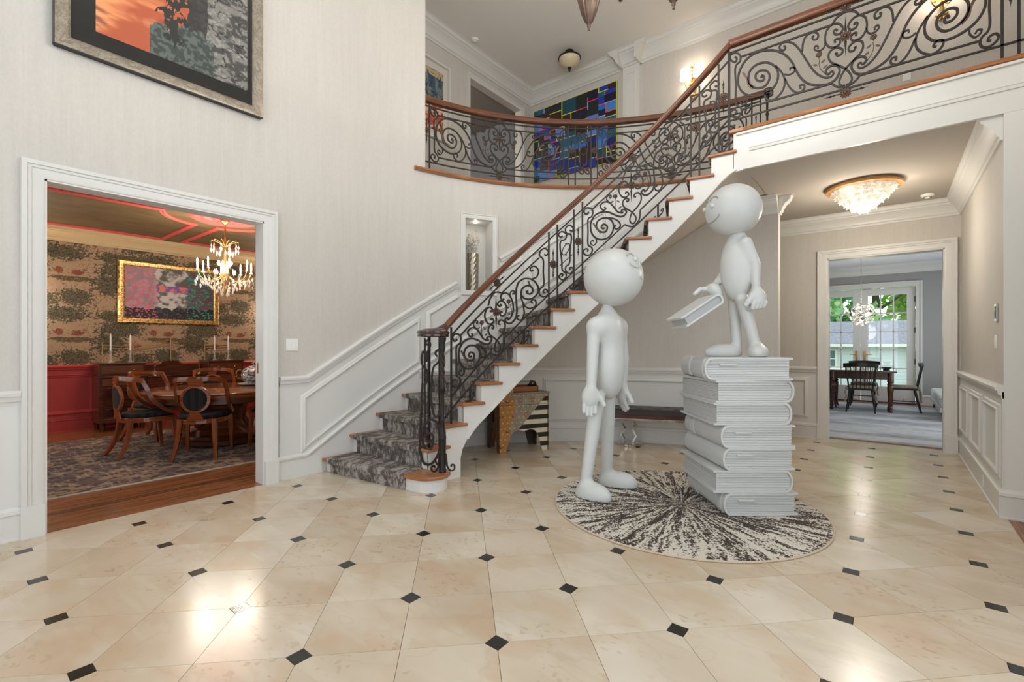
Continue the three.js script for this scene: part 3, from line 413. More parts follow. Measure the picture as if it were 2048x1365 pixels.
// ---------------------------------------------------------------- wrought iron railings
const LAND={bracket:[-.912,.736,-.903,.742,-.891,.719,-.905,.695,-.936,.715,-.954,.757,-.941,.786,-.905,.784,-.87,.758,-.856,.718,-.865,.683,-.9,.655,-.899,.452,-.895,.26,-.858,.22,-.848,.178,-.865,.141,-.901,.133,-.936,.158,-.95,.191,-.932,.219,-.901,.209,-.892,.182,-.91,.178],spiral:[-.671,.452,-.664,.47,-.648,.458,-.652,.423,-.685,.423,-.719,.46,-.716,.506,-.681,.524,-.631,.507,-.6,.459,-.607,.397,-.648,.356,-.715,.365,-.77,.422,-.785,.507,-.757,.572,-.698,.597,-.623,.583,-.558,.526,-.527,.451,-.534,.372,-.574,.313,-.64,.284,-.723,.291,-.817,.344,-.87,.428,-.88,.513,-.857,.609,-.792,.688,-.698,.713,-.598,.693,-.518,.647,-.454,.578,-.407,.497,-.377,.414,-.338,.33,-.286,.263,-.219,.224,-.132,.202,-.072,.227,-.043,.289,-.054,.335,-.089,.359,-.13,.35,-.146,.32,-.133,.293,-.11,.293],inner:[-.479,.685,-.466,.671,-.474,.648,-.498,.653,-.515,.687,-.498,.715,-.454,.715,-.4,.677,-.354,.606,-.316,.525,-.271,.428,-.226,.344,-.182,.292,-.139,.263,-.105,.262,-.088,.285,-.099,.306,-.114,.302],crook:[-.234,.68,-.247,.677,-.241,.651,-.215,.644,-.203,.672,-.219,.705,-.256,.72,-.297,.706,-.319,.663,-.329,.574],tail:[-.546,.522,-.498,.445,-.472,.368,-.478,.289,-.518,.23,-.574,.201,-.623,.228,-.64,.27,-.623,.297,-.594,.29,-.58,.264,-.598,.252],sprig:[-.474,.416,-.439,.397,-.4,.405,-.388,.435,-.404,.456,-.427,.455,-.426,.434],hook:[-.468,.371,-.439,.294,-.4,.231,-.354,.2,-.319,.217,-.31,.245,-.327,.266,-.348,.262,-.342,.235],drop:[-.79,.309,-.792,.272,-.822,.236,-.851,.255,-.857,.281,-.837,.287,-.822,.263],lobe:[-.06,.657,-.072,.671,-.086,.658,-.072,.627,-.04,.622,-.019,.656,-.033,.694,-.065,.721,-.1,.724,-.135,.696,-.151,.633,-.145,.578,-.118,.532,-.082,.516,-.047,.527,-.039,.558,-.058,.583,-.079,.578,-.074,.555],lobecurl:[-.15,.59,-.157,.55,-.182,.53,-.215,.538,-.234,.563,-.225,.584,-.204,.571,-.206,.552],heart:[-.058,.451,-.072,.456,-.058,.432,-.03,.436,-.021,.467,-.047,.498,-.086,.509,-.118,.483,-.125,.441,-.107,.393,-.061,.35,-.005,.298,.032,.24,.046,.185,.025,.15,.003,.15],arch:[-.096,.727,-.068,.77,-.019,.793,.008,.794],saddle:[-.1,.194,-.061,.155,.005,.134],stem:[-.15,.302,-.182,.352,-.197,.401,-.193,.452],bloom:[-.197,.488],leaves:[-.164,.423,-.226,.408,-.15,.366],acan:[-.835,.563,-.796,.483,-.783,.422,-.744,.375],spear:[.005,.763,.005,.385],ros:[.0,.848,.0,.582,.005,.086],bars:[-.534,.804,-.534,.726,-.534,.199,-.534,.117],post:[-.968,.047]};
const STP={bracket:[.057,.923,.067,.906,.047,.91,.023,.948,.018,.982,.043,.983,.081,.948,.11,.901,.115,.858,.1,.836,.067,.847,.062,.709,.065,.556,.1,.498,.11,.453,.091,.432,.052,.454,.018,.506,.014,.543,.038,.539,.062,.505,.055,.492],spiral:[.244,.579,.225,.589,.209,.623,.225,.633,.254,.605,.274,.558,.263,.527,.225,.55,.177,.616,.153,.687,.167,.722,.211,.712,.268,.665,.32,.588,.34,.512,.33,.456,.292,.435,.23,.466,.163,.535,.11,.632,.091,.713,.095,.78,.129,.813,.182,.801,.249,.751,.306,.687,.363,.606,.42,.536,.458,.514,.479,.528,.458,.578,.43,.598,.422,.584,.444,.558],inner:[.239,.813,.256,.778,.235,.783,.206,.831,.199,.869,.225,.874,.263,.848,.301,.8,.344,.712,.382,.629,.42,.578,.447,.558],sprig:[.297,.873,.308,.848,.316,.858,.297,.889,.273,.896,.266,.874,.295,.811],leaf:[.244,.683,.306,.63,.363,.56,.406,.483,.413,.436,.382,.438,.354,.475,.352,.497,.371,.485],drop:[.148,.547,.155,.501,.129,.496,.1,.53,.091,.563,.11,.566,.126,.536],heart:[.477,.657,.496,.628,.503,.644,.477,.681,.449,.689,.439,.66,.458,.601,.515,.51,.562,.422,.581,.354,.562,.33,.534,.354,.515,.407,.534,.461,.591,.472,.629,.497,.635,.55,.605,.617,.572,.641,.556,.63,.581,.593],lobeL:[.463,.848,.47,.827,.487,.821,.48,.852,.454,.888,.42,.897,.399,.861,.406,.806,.435,.739,.473,.699,.502,.695,.496,.725,.473,.752,.47,.737],lobeR:[.579,.809,.591,.785,.567,.8,.548,.838,.567,.848,.61,.811,.643,.746,.653,.682,.633,.653,.6,.668,.577,.708,.586,.722,.606,.694],arch:[.439,.917,.463,.971,.506,.988,.544,.966,.596,.91],saddle:[.458,.414,.506,.349,.553,.303,.61,.311,.626,.411],bracketR:[1.089,.897,1.115,.864,1.137,.871,1.117,.925,1.08,.966,1.043,.97,1.034,.935,1.076,.85,1.078,.713,1.078,.562,1.039,.564,1.032,.527,1.057,.468,1.1,.429,1.135,.424,1.119,.48,1.089,.512,1.074,.503,1.095,.474],spiralR:[.904,.665,.885,.672,.897,.644,.927,.611,.952,.606,.955,.638,.923,.699,.876,.74,.834,.745,.823,.712,.848,.642,.904,.574,.96,.539,1.006,.539,1.022,.579,.997,.662,.951,.742,.895,.804,.839,.844,.792,.851,.769,.811,.764,.73,.769,.64,.773,.55,.755,.499,.708,.496,.661,.539,.637,.596,.659,.595,.678,.558],curlR:[.951,.751,1.002,.728,1.023,.761,1.002,.828,.96,.879,.927,.884,.938,.846,.964,.834],stemR:[.824,.707,.82,.68,.839,.603,.853,.522,.856,.451,.83,.421,.787,.463,.776,.505,.803,.491],hookR:[.837,.609,.876,.518,.932,.451,.988,.427,.994,.465,.96,.519,.937,.521,.957,.481],innerR:[.623,.83,.609,.826,.585,.87,.59,.895,.633,.879,.675,.829,.713,.741,.731,.656,.727,.592,.698,.558,.666,.566],sprigR:[.731,.797,.727,.784,.747,.774,.736,.812,.708,.83,.694,.817,.703,.766],stemL:[.401,.595,.368,.675,.359,.758,.36,.794],bloomL:[.359,.811],leavesL:[.325,.788,.392,.728,.411,.644],acanL:[.119,.75,.153,.663,.201,.561],acanR:[.904,.774,.923,.71,.955,.643],stemR2:[.694,.707,.713,.622,.703,.558],bloomR:[.675,.749],leavesR:[.67,.693,.68,.621],spear:[.527,.949,.531,.577],ros:[.534,.767,.539,1.066]};
const LYRE={l:[.06,.914,.046,.914,.024,.939,.013,.974,.037,.977,.076,.94,.103,.882,.089,.852,.037,.873,.05,.647,.057,.54,.093,.478,.099,.435,.072,.424,.033,.468,.019,.511,.041,.515,.062,.481,.049,.478],r:[.139,.909,.15,.889,.171,.872,.178,.887,.158,.934,.124,.971,.092,.968,.102,.908,.156,.834,.143,.69,.131,.541,.098,.546,.092,.509,.119,.453,.158,.422,.181,.432,.162,.475,.137,.494,.147,.465],oval:[.095,.736,.095,.796,.095,.674,.053,.773],diag:[.03,.619,.169,.611],spear:[.051,.871,.053,.516,.053,.698]};
const pairs = (a) => { const o = []; for (let i = 0; i < a.length; i += 2) o.push([a[i], a[i + 1]]); return o; };
const spline = (a, k = 5) => { const p = pairs(a).map(([x, y]) => V(x, y, 0)); const c = new THREE.CatmullRomCurve3(p, false, 'centripetal'); return c.getPoints((p.length - 1) * k).map((q) => [q.x, q.y]); };
const rosetteGeo = (() => { const g = [new THREE.SphereGeometry(0.014, 12, 8).scale(1, 1, 0.8).translate(0, 0, 0.012), new THREE.CylinderGeometry(0.026, 0.03, 0.012, 20).rotateX(Math.PI / 2), new THREE.TorusGeometry(0.019, 0.004, 6, 20).translate(0, 0, 0.008)]; for (let i = 0; i < 12; i++) { const a = i / 12 * TAU; g.push(new THREE.SphereGeometry(0.0105, 8, 6).scale(1.25, 0.8, 0.7).rotateZ(a).translate(Math.cos(a) * 0.034, Math.sin(a) * 0.034, 0)); } return merge(g); })();
const spearGeo = (len) => { const h = len / 2, p = [[0.0001, h], [0.004, h * 0.78], [0.011, h * 0.66], [0.004, h * 0.56], [0.008, h * 0.5], [0.004, h * 0.44], [0.006, h * 0.3], [0.006, 0]]; return merge([lathe(p, 8, 0.3), lathe(p, 8, 0.3).rotateX(Math.PI)]); };
const bladeGeo = (h) => lathe([[0.0001, h], [0.005, h * 0.6], [0.011, h * 0.2], [0.005, h * 0.1], [0.007, 0]], 6, 0.3);
const leafGeo = (l, w) => { const s = new THREE.Shape(); s.moveTo(0, -l / 2); s.quadraticCurveTo(w, 0, 0, l / 2); s.quadraticCurveTo(-w, 0, 0, -l / 2); return merge(new THREE.ExtrudeGeometry(s, { depth: 0.004, bevelEnabled: true, bevelThickness: 0.002, bevelSize: 0.002, bevelSegments: 1 }).translate(0, 0, -0.002)); };
const bloomGeo = (() => { const g = [sph(0.012, 0, 0.004, 0, 8, 6)]; for (let i = 0; i < 7; i++) { const a = i / 7 * TAU; g.push(new THREE.SphereGeometry(0.011, 7, 5).scale(1, 1.25, 0.8).rotateZ(a * 0.4).translate(Math.cos(a) * 0.014, Math.sin(a) * 0.012 + 0.004, (i % 2) * 0.006)); } g.push(new THREE.ConeGeometry(0.014, 0.03, 7).rotateX(Math.PI).translate(0, -0.02, 0)); return merge(g); })();
// map: (u,v) metres on the railing surface -> point; nrm(u) -> normal towards the viewer side
function ironwork(root, map, nrm) {
  const bar = (name, uv, w = 0.0155, d = 0.013, m = M.iron, o = {}) => part(root, name, sweep(rect(w, d), uv.map(([u, v]) => map(u, v)), (i) => nrm(uv[i][0]), { crease: 0.7, ...o }), m);
  const put = (name, geo, u, v, roll = 0, m = M.bronze) => { const p = part(root, name, geo, m); p.position.copy(map(u, v)).addScaledVector(nrm(u), 0.004); const n = nrm(u); p.rotation.set(0, Math.atan2(n.x, n.z), 0); p.rotateZ(roll); return p; };
  return {
    bar, put,
    scroll: (name, arr, { mir = null, w = 0.0155, m = M.iron, k = 5 } = {}) => bar(name, spline(mir === null ? arr : arr.map((x, i) => (i % 2 ? x : 2 * mir - x)), k), w, 0.012, m, { scale: null }),
    line: (name, u0, v0, u1, v1, w = 0.0145) => { const n = Math.max(2, Math.ceil(Math.abs(u1 - u0) / 0.05)); bar(name, Array.from({ length: n + 1 }, (_, i) => [mix(u0, u1, i / n), mix(v0, v1, i / n)]), w); },
    rosette: (u, v) => put('rosette', rosetteGeo, u, v),
    spear: (u, v, len, roll = 0) => put('spear', spearGeo(len), u, v, roll, M.iron),
    rose: (stem, bloom, leaves, sx = 1, um = 0) => { const f = (a) => a.map((x, i) => (i % 2 ? x : um + sx * (x - um))); const s = spline(f(stem), 6), sm = bar('rose_stem', s, 0.005, 0.005), b = f(bloom); sm.add(put('rose_bloom', bloomGeo, b[0], b[1], 0, M.bronze)); pairs(f(leaves)).forEach(([u, v], i) => sm.add(put('rose_leaf', leafGeoA, u, v, (i % 2 ? 1 : -1) * 1.0, M.bronze))); },
  };
}
const leafGeoA = leafGeo(0.036, 0.014);
const P_HAND = [[-0.034, -0.035], [-0.026, -0.04], [0.026, -0.04], [0.034, -0.035], [0.03, -0.022], [0.036, -0.008], [0.036, 0.008], [0.03, 0.018], [0.03, 0.024], [0.018, 0.036], [0, 0.041], [-0.018, 0.036], [-0.03, 0.024], [-0.03, 0.018], [-0.036, 0.008], [-0.036, -0.008], [-0.03, -0.022]];
// lyre panel and pair of posts with a spear, in panel coordinates
function lyre(K, u0, sh = 0) {   // u0: first post; panel is about 0.185 wide
  K.scroll('lyre_bracket', LYRE.l.map((x, i) => (i % 2 ? x + sh : x + u0))); K.scroll('lyre_bracket', LYRE.r.map((x, i) => (i % 2 ? x + sh : x + u0)));
  const c = [u0 + 0.095, 0.736 + sh], n = 24, el = Array.from({ length: n }, (_, i) => [c[0] + Math.cos(i / n * TAU) * 0.042, c[1] + Math.sin(i / n * TAU) * 0.05]);
  K.bar('oval_ring', el, 0.009, 0.009, M.iron, { closed: true }); K.put('ring_bead', beadGeo, c[0], c[1] + 0.06); K.put('ring_bead', beadGeo, c[0], c[1] - 0.06);
}
const beadGeo = clean(new THREE.SphereGeometry(0.011, 10, 8));
function widePanelFlat(K, uc, half) {      // symmetric panel for the level railings; pattern coordinates about its centre
  const f = (a, s) => a.map((x, i) => (i % 2 ? x : uc + s * x * half / 0.968));
  for (const s of [1, -1]) {
    K.scroll('post_bracket', f(LAND.bracket, s)); K.scroll('great_scroll', f(LAND.spiral, s), { w: 0.018 }); K.scroll('inner_scroll', f(LAND.inner, s)); K.scroll('crook_scroll', f(LAND.crook, s));
    K.scroll('tail_scroll', f(LAND.tail, s)); K.scroll('sprig_scroll', f(LAND.sprig, s), { w: 0.012 }); K.scroll('hook_scroll', f(LAND.hook, s)); K.scroll('drop_scroll', f(LAND.drop, s), { w: 0.012 });
    K.scroll('medallion_scroll', f(LAND.lobe, s)); K.scroll('lobe_curl', f(LAND.lobecurl, s), { w: 0.012 }); K.scroll('heart_scroll', f(LAND.heart, s));
    K.scroll('acanthus_leaf', f(LAND.acan, s), { w: 0.02, m: M.bronze });
    K.rose(f(LAND.stem, s), f(LAND.bloom, s), f(LAND.leaves, s));
    const e = half - 0.11; K.line('upper_bar', uc - s * e, 0.725, uc - s * 0.1, 0.725); K.line('lower_bar', uc - s * e, 0.197, uc - s * 0.1, 0.197);
  }
  const arch = [...pairs(LAND.arch).slice(0, 3), [0, 0.796]], sad = [[-0.1, 0.194], [-0.061, 0.155], [0, 0.134]];
  const sym = (p) => [...p, ...p.slice(0, -1).reverse().map(([x, y]) => [-x, y])].map(([x, y]) => [x + uc, y]).flat();
  K.scroll('arch_scroll', sym(arch)); K.scroll('saddle_scroll', sym(sad));
  K.line('top_bar', uc - half, 0.803, uc + half, 0.803); K.line('bottom_bar', uc - half, 0.115, uc + half, 0.115);
  K.put('blade', bladeGeo(0.17), uc, 0.6, 0, M.iron); K.put('blade', bladeGeo(0.17), uc, 0.565, Math.PI, M.iron);
  K.rosette(uc, 0.582); K.rosette(uc, 0.845); K.rosette(uc, 0.08); K.spear(uc, 0.845, 0.34, Math.PI / 2); K.spear(uc, 0.08, 0.34, Math.PI / 2);
}
{
  // landing railing: straight, in the plane of the fascia
  const L = thing('landing_railing', 'straight scrolled iron railing with mahogany handrail along the upper landing', 'railing', [0, 0, 0]);
  const UC = -0.3, zr = ZF - 0.035, map = (u, v) => V(u, FL2 + v, zr), nz = V(0, 0, 1), K = ironwork(L, map, () => nz);
  widePanelFlat(K, UC, 0.968);
  for (const u of [UC - 0.968, UC + 0.968, UC + 1.055]) K.line('post', u, 0.0, u, 0.86, 0.017);
  K.spear(UC + 1.012, 0.56, 0.36); K.rosette(UC + 1.012, 0.56); K.line('top_bar', UC + 0.968, 0.803, 0.99, 0.803); K.line('bottom_bar', UC + 0.968, 0.115, 0.99, 0.115);
  part(L, 'handrail', sweep(P_HAND, [V(-1.262, 4.345, zr + 0.002), V(-1.2, 4.345, zr), V(1.0, 4.345, zr)], V(0, 1, 0), { crease: 0.3 }), M.mahogany, 'mahogany handrail');

  // stair railing: on a helix
  const S = thing('stair_railing', 'sweeping scrolled iron stair railing with mahogany handrail', 'railing', [0, 0, 0]);
  const RR = 2.175, A0 = 7.64, ang = (u) => A0 + u / 2.17 * 180 / Math.PI, smap = (u, v) => { const a = ang(u); return polar(RR, a, hlA(a) + v); }, snrm = (u) => { const a = rad(ang(u)); return V(Math.cos(a), 0, Math.sin(a)); };
  const Q = ironwork(S, smap, snrm), uA = (a) => rad(a - A0) * 2.17, W = uA(37.77);
  const wide = (o) => {
    const f = (a) => a.map((x, i) => (i % 2 ? x : x + o));
    for (const k of ['bracket', 'bracketR']) Q.scroll('post_bracket', f(STP[k]));
    for (const k of ['spiral', 'spiralR']) Q.scroll('great_scroll', f(STP[k]), { w: 0.018 });
    for (const k of ['inner', 'innerR', 'curlR', 'stemR']) Q.scroll('inner_scroll', f(STP[k]));
    for (const k of ['sprig', 'sprigR', 'drop']) Q.scroll('sprig_scroll', f(STP[k]), { w: 0.012 });
    for (const k of ['leaf', 'hookR']) Q.scroll('tail_scroll', f(STP[k]));
    Q.scroll('heart_scroll', f(STP.heart)); Q.scroll('medallion_scroll', f(STP.lobeL)); Q.scroll('medallion_scroll', f(STP.lobeR)); Q.scroll('arch_scroll', f(STP.arch)); Q.scroll('saddle_scroll', f(STP.saddle));
    Q.scroll('acanthus_leaf', f(STP.acanL), { w: 0.016, m: M.bronze }); Q.scroll('acanthus_leaf', f(STP.acanR), { w: 0.016, m: M.bronze });
    Q.rose(f(STP.stemL), f(STP.bloomL), f(STP.leavesL)); Q.rose(f(STP.stemR2), f(STP.bloomR), f(STP.leavesR));
    Q.put('blade', bladeGeo(0.16), o + 0.528, 0.79, 0, M.iron); Q.put('blade', bladeGeo(0.16), o + 0.53, 0.74, Math.PI, M.iron); Q.rosette(o + 0.534, 0.767);
    Q.rosette(o + 0.539, 1.066); Q.spear(o + 0.539, 1.066, 0.26, -rad(48)); Q.line('upper_bar', o + 0.1, 0.91, o + 0.43, 0.91); Q.line('upper_bar', o + 0.6, 0.91, o + W - 0.11, 0.91);
    Q.line('lower_bar', o + 0.0, 0.41, o + 0.458, 0.41); Q.line('lower_bar', o + 0.626, 0.41, o + W, 0.41);
  };
  wide(0); wide(uA(47.73));
  for (const a of [7.64, 37.77, 40.32, 45.22, 47.73, 77.84, 80.06, 84.93, 87.6]) { const u = uA(a), k = Math.floor((a + 12) / 5.5503), vb = stepY(Math.max(k, 1)) - hlA(a); Q.line('post', u, Math.min(vb, 0.27), u, 1.09, 0.017); }
  Q.line('top_bar', uA(7.64), 1.008, uA(87.2), 1.008); Q.line('bottom_bar', uA(3.5), 0.287, uA(89), 0.287);
  for (const [a, b] of [[37.77, 47.73], [77.84, 87.42]]) { Q.line('lower_bar', uA(a), 0.41, uA(b), 0.41); const n0 = uA(a + 2.55); lyre(Q, n0); Q.line('cross_bar', n0 + 0.03, 0.617, n0 + 0.169, 0.612, 0.008); for (const m of [a + 1.27, b - 1.27]) { Q.spear(uA(m), 0.7, 0.36); Q.rosette(uA(m), 0.698); } }
  // short feet that plant the bottom bar on the treads
  for (const k of [4, 7, 10, 14, 17]) { const a = noseA(k) + 3.4, u = uA(a), vb = stepY(k) - hlA(a); Q.line('foot_bar', u, vb, u, 0.287, 0.02); Q.scroll('foot_scroll', [u + 0.01, vb + 0.012, u + 0.04, vb + 0.02, u + 0.055, vb + 0.045, u + 0.04, vb + 0.06, u + 0.028, vb + 0.048], { w: 0.012 }); Q.scroll('foot_scroll', [u - 0.01, vb + 0.012, u - 0.03, vb + 0.02, u - 0.042, vb + 0.038, u - 0.03, vb + 0.048, u - 0.022, vb + 0.036], { w: 0.012 }); }
  const hp = [], hn = 60; for (let i = 0; i <= hn; i++) { const a = mix(5.6, 87.3, i / hn); hp.push(polar(RR, a, hlA(a) + 1.155)); }
  { const e = hp[hp.length - 1]; hp.push(V(-1.262, 4.338, zr + 0.0)); }
  part(S, 'handrail', sweep(P_HAND, hp, V(0, 1, 0), { crease: 0.3 }), M.mahogany, 'mahogany handrail');
  // volute, newel and the curled end panel on the bottom step
  const vc = V(-3.285, 1.405, -2.935), vp = []; for (let i = 0; i <= 40; i++) { const t = i / 40, th = -1.2 + t * TAU * 1.25, r = mix(0.118, 0.03, t); vp.push(V(vc.x + Math.cos(th) * r, vc.y, vc.z + Math.sin(th) * r)); }
  part(S, 'volute', [lathe([[0.0001, -0.036], [0.085, -0.036], [0.13, -0.036], [0.148, -0.028], [0.142, -0.01], [0.152, 0.004], [0.146, 0.02], [0.13, 0.03], [0.07, 0.036], [0.0001, 0.036]], 40, 0.5).translate(vc.x, vc.y, vc.z), sweep(P_HAND.map(([a, b]) => [a * 0.7, b * 0.6]), vp, V(0, 1, 0)).translate(0, 0.018, 0), sweep(P_HAND, [polar(2.15, 1.2, 1.412), polar(RR, 3.5, 1.43), polar(RR, 5.7, hlA(5.7) + 1.155)], V(0, 1, 0))], M.mahoganyDark, 'dark polished volute');
  const np = V(-3.165, 0, -2.94), y0 = stepY(1);
  part(S, 'newel', lathe([[0.034, y0], [0.034, y0 + 0.02], [0.031, y0 + 0.03], [0.031, y0 + 0.3], [0.034, y0 + 0.31], [0.026, y0 + 0.36], [0.02, y0 + 0.38], [0.019, y0 + 0.46], [0.022, y0 + 0.47], [0.016, y0 + 0.49], [0.014, y0 + 0.7], [0.017, y0 + 0.72], [0.024, y0 + 0.735], [0.028, y0 + 0.76], [0.02, y0 + 0.775], [0.018, y0 + 0.8], [0.016, y0 + 1.08], [0.022, y0 + 1.1], [0.026, y0 + 1.13], [0.022, y0 + 1.16], [0.03, y0 + 1.19], [0.034, y0 + 1.225]], 16, 0.5).translate(np.x, 0, np.z), M.ironDark, 'turned iron newel');
  part(S, 'newel_twist', Array.from({ length: 3 }, (_, j) => tube(Array.from({ length: 14 }, (_, i) => { const t = i / 13, th = j / 3 * TAU + t * 9; return V(np.x + Math.cos(th) * 0.018, y0 + 0.8 + t * 0.29, np.z + Math.sin(th) * 0.018); }), 0.0045, 5, 40)), M.bronze);
  for (const th of [-0.4, 1.7, 3.8]) { const e = V(Math.cos(th), 0, Math.sin(th)), f = (r, y) => V(np.x + e.x * r, y0 + y, np.z + e.z * r); part(S, 'newel_scroll', sweep(rect(0.012, 0.016), new THREE.CatmullRomCurve3([f(0.034, 0.17), f(0.04, 0.1), f(0.05, 0.05), f(0.085, 0.02), f(0.115, 0.035), f(0.115, 0.07), f(0.09, 0.075), f(0.085, 0.055)], false, 'centripetal').getPoints(30), V(-e.z, 0, e.x)), M.ironDark); }
  // posts of the end panel stand round the volute
  const q1 = at(858, 690, 4.42), q2 = at(845, 690, 4.36);
  part(S, 'end_post', rb(q1.x - 0.011, q1.x + 0.011, y0, 1.37, q1.z - 0.011, q1.z + 0.011, 0.002), M.ironDark);
  const q3 = polar(2.14, 3.2, 0); part(S, 'end_post', rb(q3.x - 0.008, q3.x + 0.008, 0.34, 1.37, q3.z - 0.008, q3.z + 0.008, 0.002), M.ironDark);
  const dirv = V(np.x - q2.x, 0, np.z - q2.z), dl = dirv.length(); dirv.normalize(); const dn = V(-dirv.z, 0, dirv.x);
  const ep = ironwork(S, (u, v) => V(q2.x + dirv.x * u, y0 + v, q2.z + dirv.z * u), () => dn);
  ep.line('end_bar', 0, 0.55, 0, 1.1, 0.012); ep.line('end_bar', dl * 0.12, 0.3, dl * 0.12, 1.22, 0.012);
  ep.scroll('end_scroll', [0.09, 0.29, 0.08, 0.26, 0.05, 0.27, 0.04, 0.31, 0.07, 0.345, 0.105, 0.33, 0.115, 0.27, 0.08, 0.19, 0.03, 0.2, 0.0, 0.28, 0.02, 0.4, 0.09, 0.47, 0.16, 0.44, 0.2, 0.33, 0.17, 0.16, 0.09, 0.06, 0.02, 0.06, -0.02, 0.15, -0.025, 0.35, -0.01, 0.6, 0.0, 0.8], { w: 0.02 });
  ep.scroll('end_scroll', [0.03, 1.05, 0.045, 1.08, 0.02, 1.1, -0.01, 1.05, 0.0, 0.97, 0.04, 0.93, 0.05, 0.85, 0.03, 0.78]); ep.scroll('end_scroll', [0.05, 1.15, 0.035, 1.18, 0.06, 1.2, 0.085, 1.16, 0.06, 1.1, 0.04, 1.0]);
  ep.scroll('end_scroll', [0.16, 1.05, 0.14, 1.08, 0.17, 1.11, 0.2, 1.07, 0.17, 1.0, 0.12, 0.95, 0.1, 0.8, 0.1, 0.6, 0.14, 0.5, 0.18, 0.52, 0.17, 0.56]); ep.scroll('end_scroll', [0.2, 0.08, 0.17, 0.06, 0.14, 0.1, 0.17, 0.13, 0.19, 0.11], { w: 0.012 });
  Q.spear(uA(4.6), 0.88, 0.5); Q.rosette(uA(4.6), 0.86);

  // gallery railing on the curved edge
  const Gr = thing('gallery_railing', 'curved scrolled iron railing with mahogany handrail along the upper gallery', 'railing', [0, 0, 0]);
  const RG = 3.42, gang = (u) => u / RG * 180 / Math.PI, K2 = ironwork(Gr, (u, v) => { const p = polar(RG, Math.min(gang(u), 90), FL2 + v); if (gang(u) > 90) p.x += u - RG * Math.PI / 2; return p; }, (u) => { const a = rad(Math.min(gang(u), 90)); return V(Math.cos(a), 0, Math.sin(a)); });
  const uG = (a) => rad(a) * RG, h1 = uG(48.95 - 16.91) / 2;
  widePanelFlat(K2, uG((16.91 + 48.95) / 2), h1); widePanelFlat(K2, uG(55.59) + h1, h1);
  for (const a of [16.91, 48.95, 50.52, 54.12, 55.59, 87.63, 89.2]) K2.line('post', uG(a), 0, uG(a), 0.86, 0.017);
  for (const a of [16.2, 49.7, 54.85, 88.4]) { K2.spear(uG(a), 0.5, 0.36); K2.rosette(uG(a), 0.5); }
  lyre(K2, uG(50.52) + 0.012, -0.24); K2.line('cross_bar', uG(50.7), 0.33, uG(53.9), 0.33, 0.008);
  for (const v of [0.803, 0.115]) { K2.line('level_bar', uG(15.9), v, uG(16.91), v); K2.line('level_bar', uG(48.95), v, uG(55.59), v); K2.line('level_bar', uG(87.6), v, uG(89.2), v); }
  part(Gr, 'handrail', sweep(P_HAND, [...Array.from({ length: 46 }, (_, i) => polar(RG, mix(15.7, 89.6, i / 45), 4.335)), V(CX + 0.06, 4.335, CZ - RG)], V(0, 1, 0), { crease: 0.3 }), M.mahogany, 'mahogany handrail');
  const ne = polar(RG, 89.6, 0); part(Gr, 'newel', lathe([[0.03, FL2], [0.02, FL2 + 0.05], [0.012, FL2 + 0.1], [0.012, FL2 + 0.6], [0.02, FL2 + 0.62], [0.012, FL2 + 0.65], [0.013, FL2 + 0.78], [0.03, FL2 + 0.85]], 12).translate(ne.x + 0.05, 0, ne.z), M.iron, 'iron newel post');
  part(Gr, 'handrail_cap', lathe([[0.0001, 4.295], [0.055, 4.295], [0.06, 4.33], [0.05, 4.37], [0.0001, 4.376]], 20).translate(ne.x + 0.06, 0, ne.z), M.mahoganyDark);
}

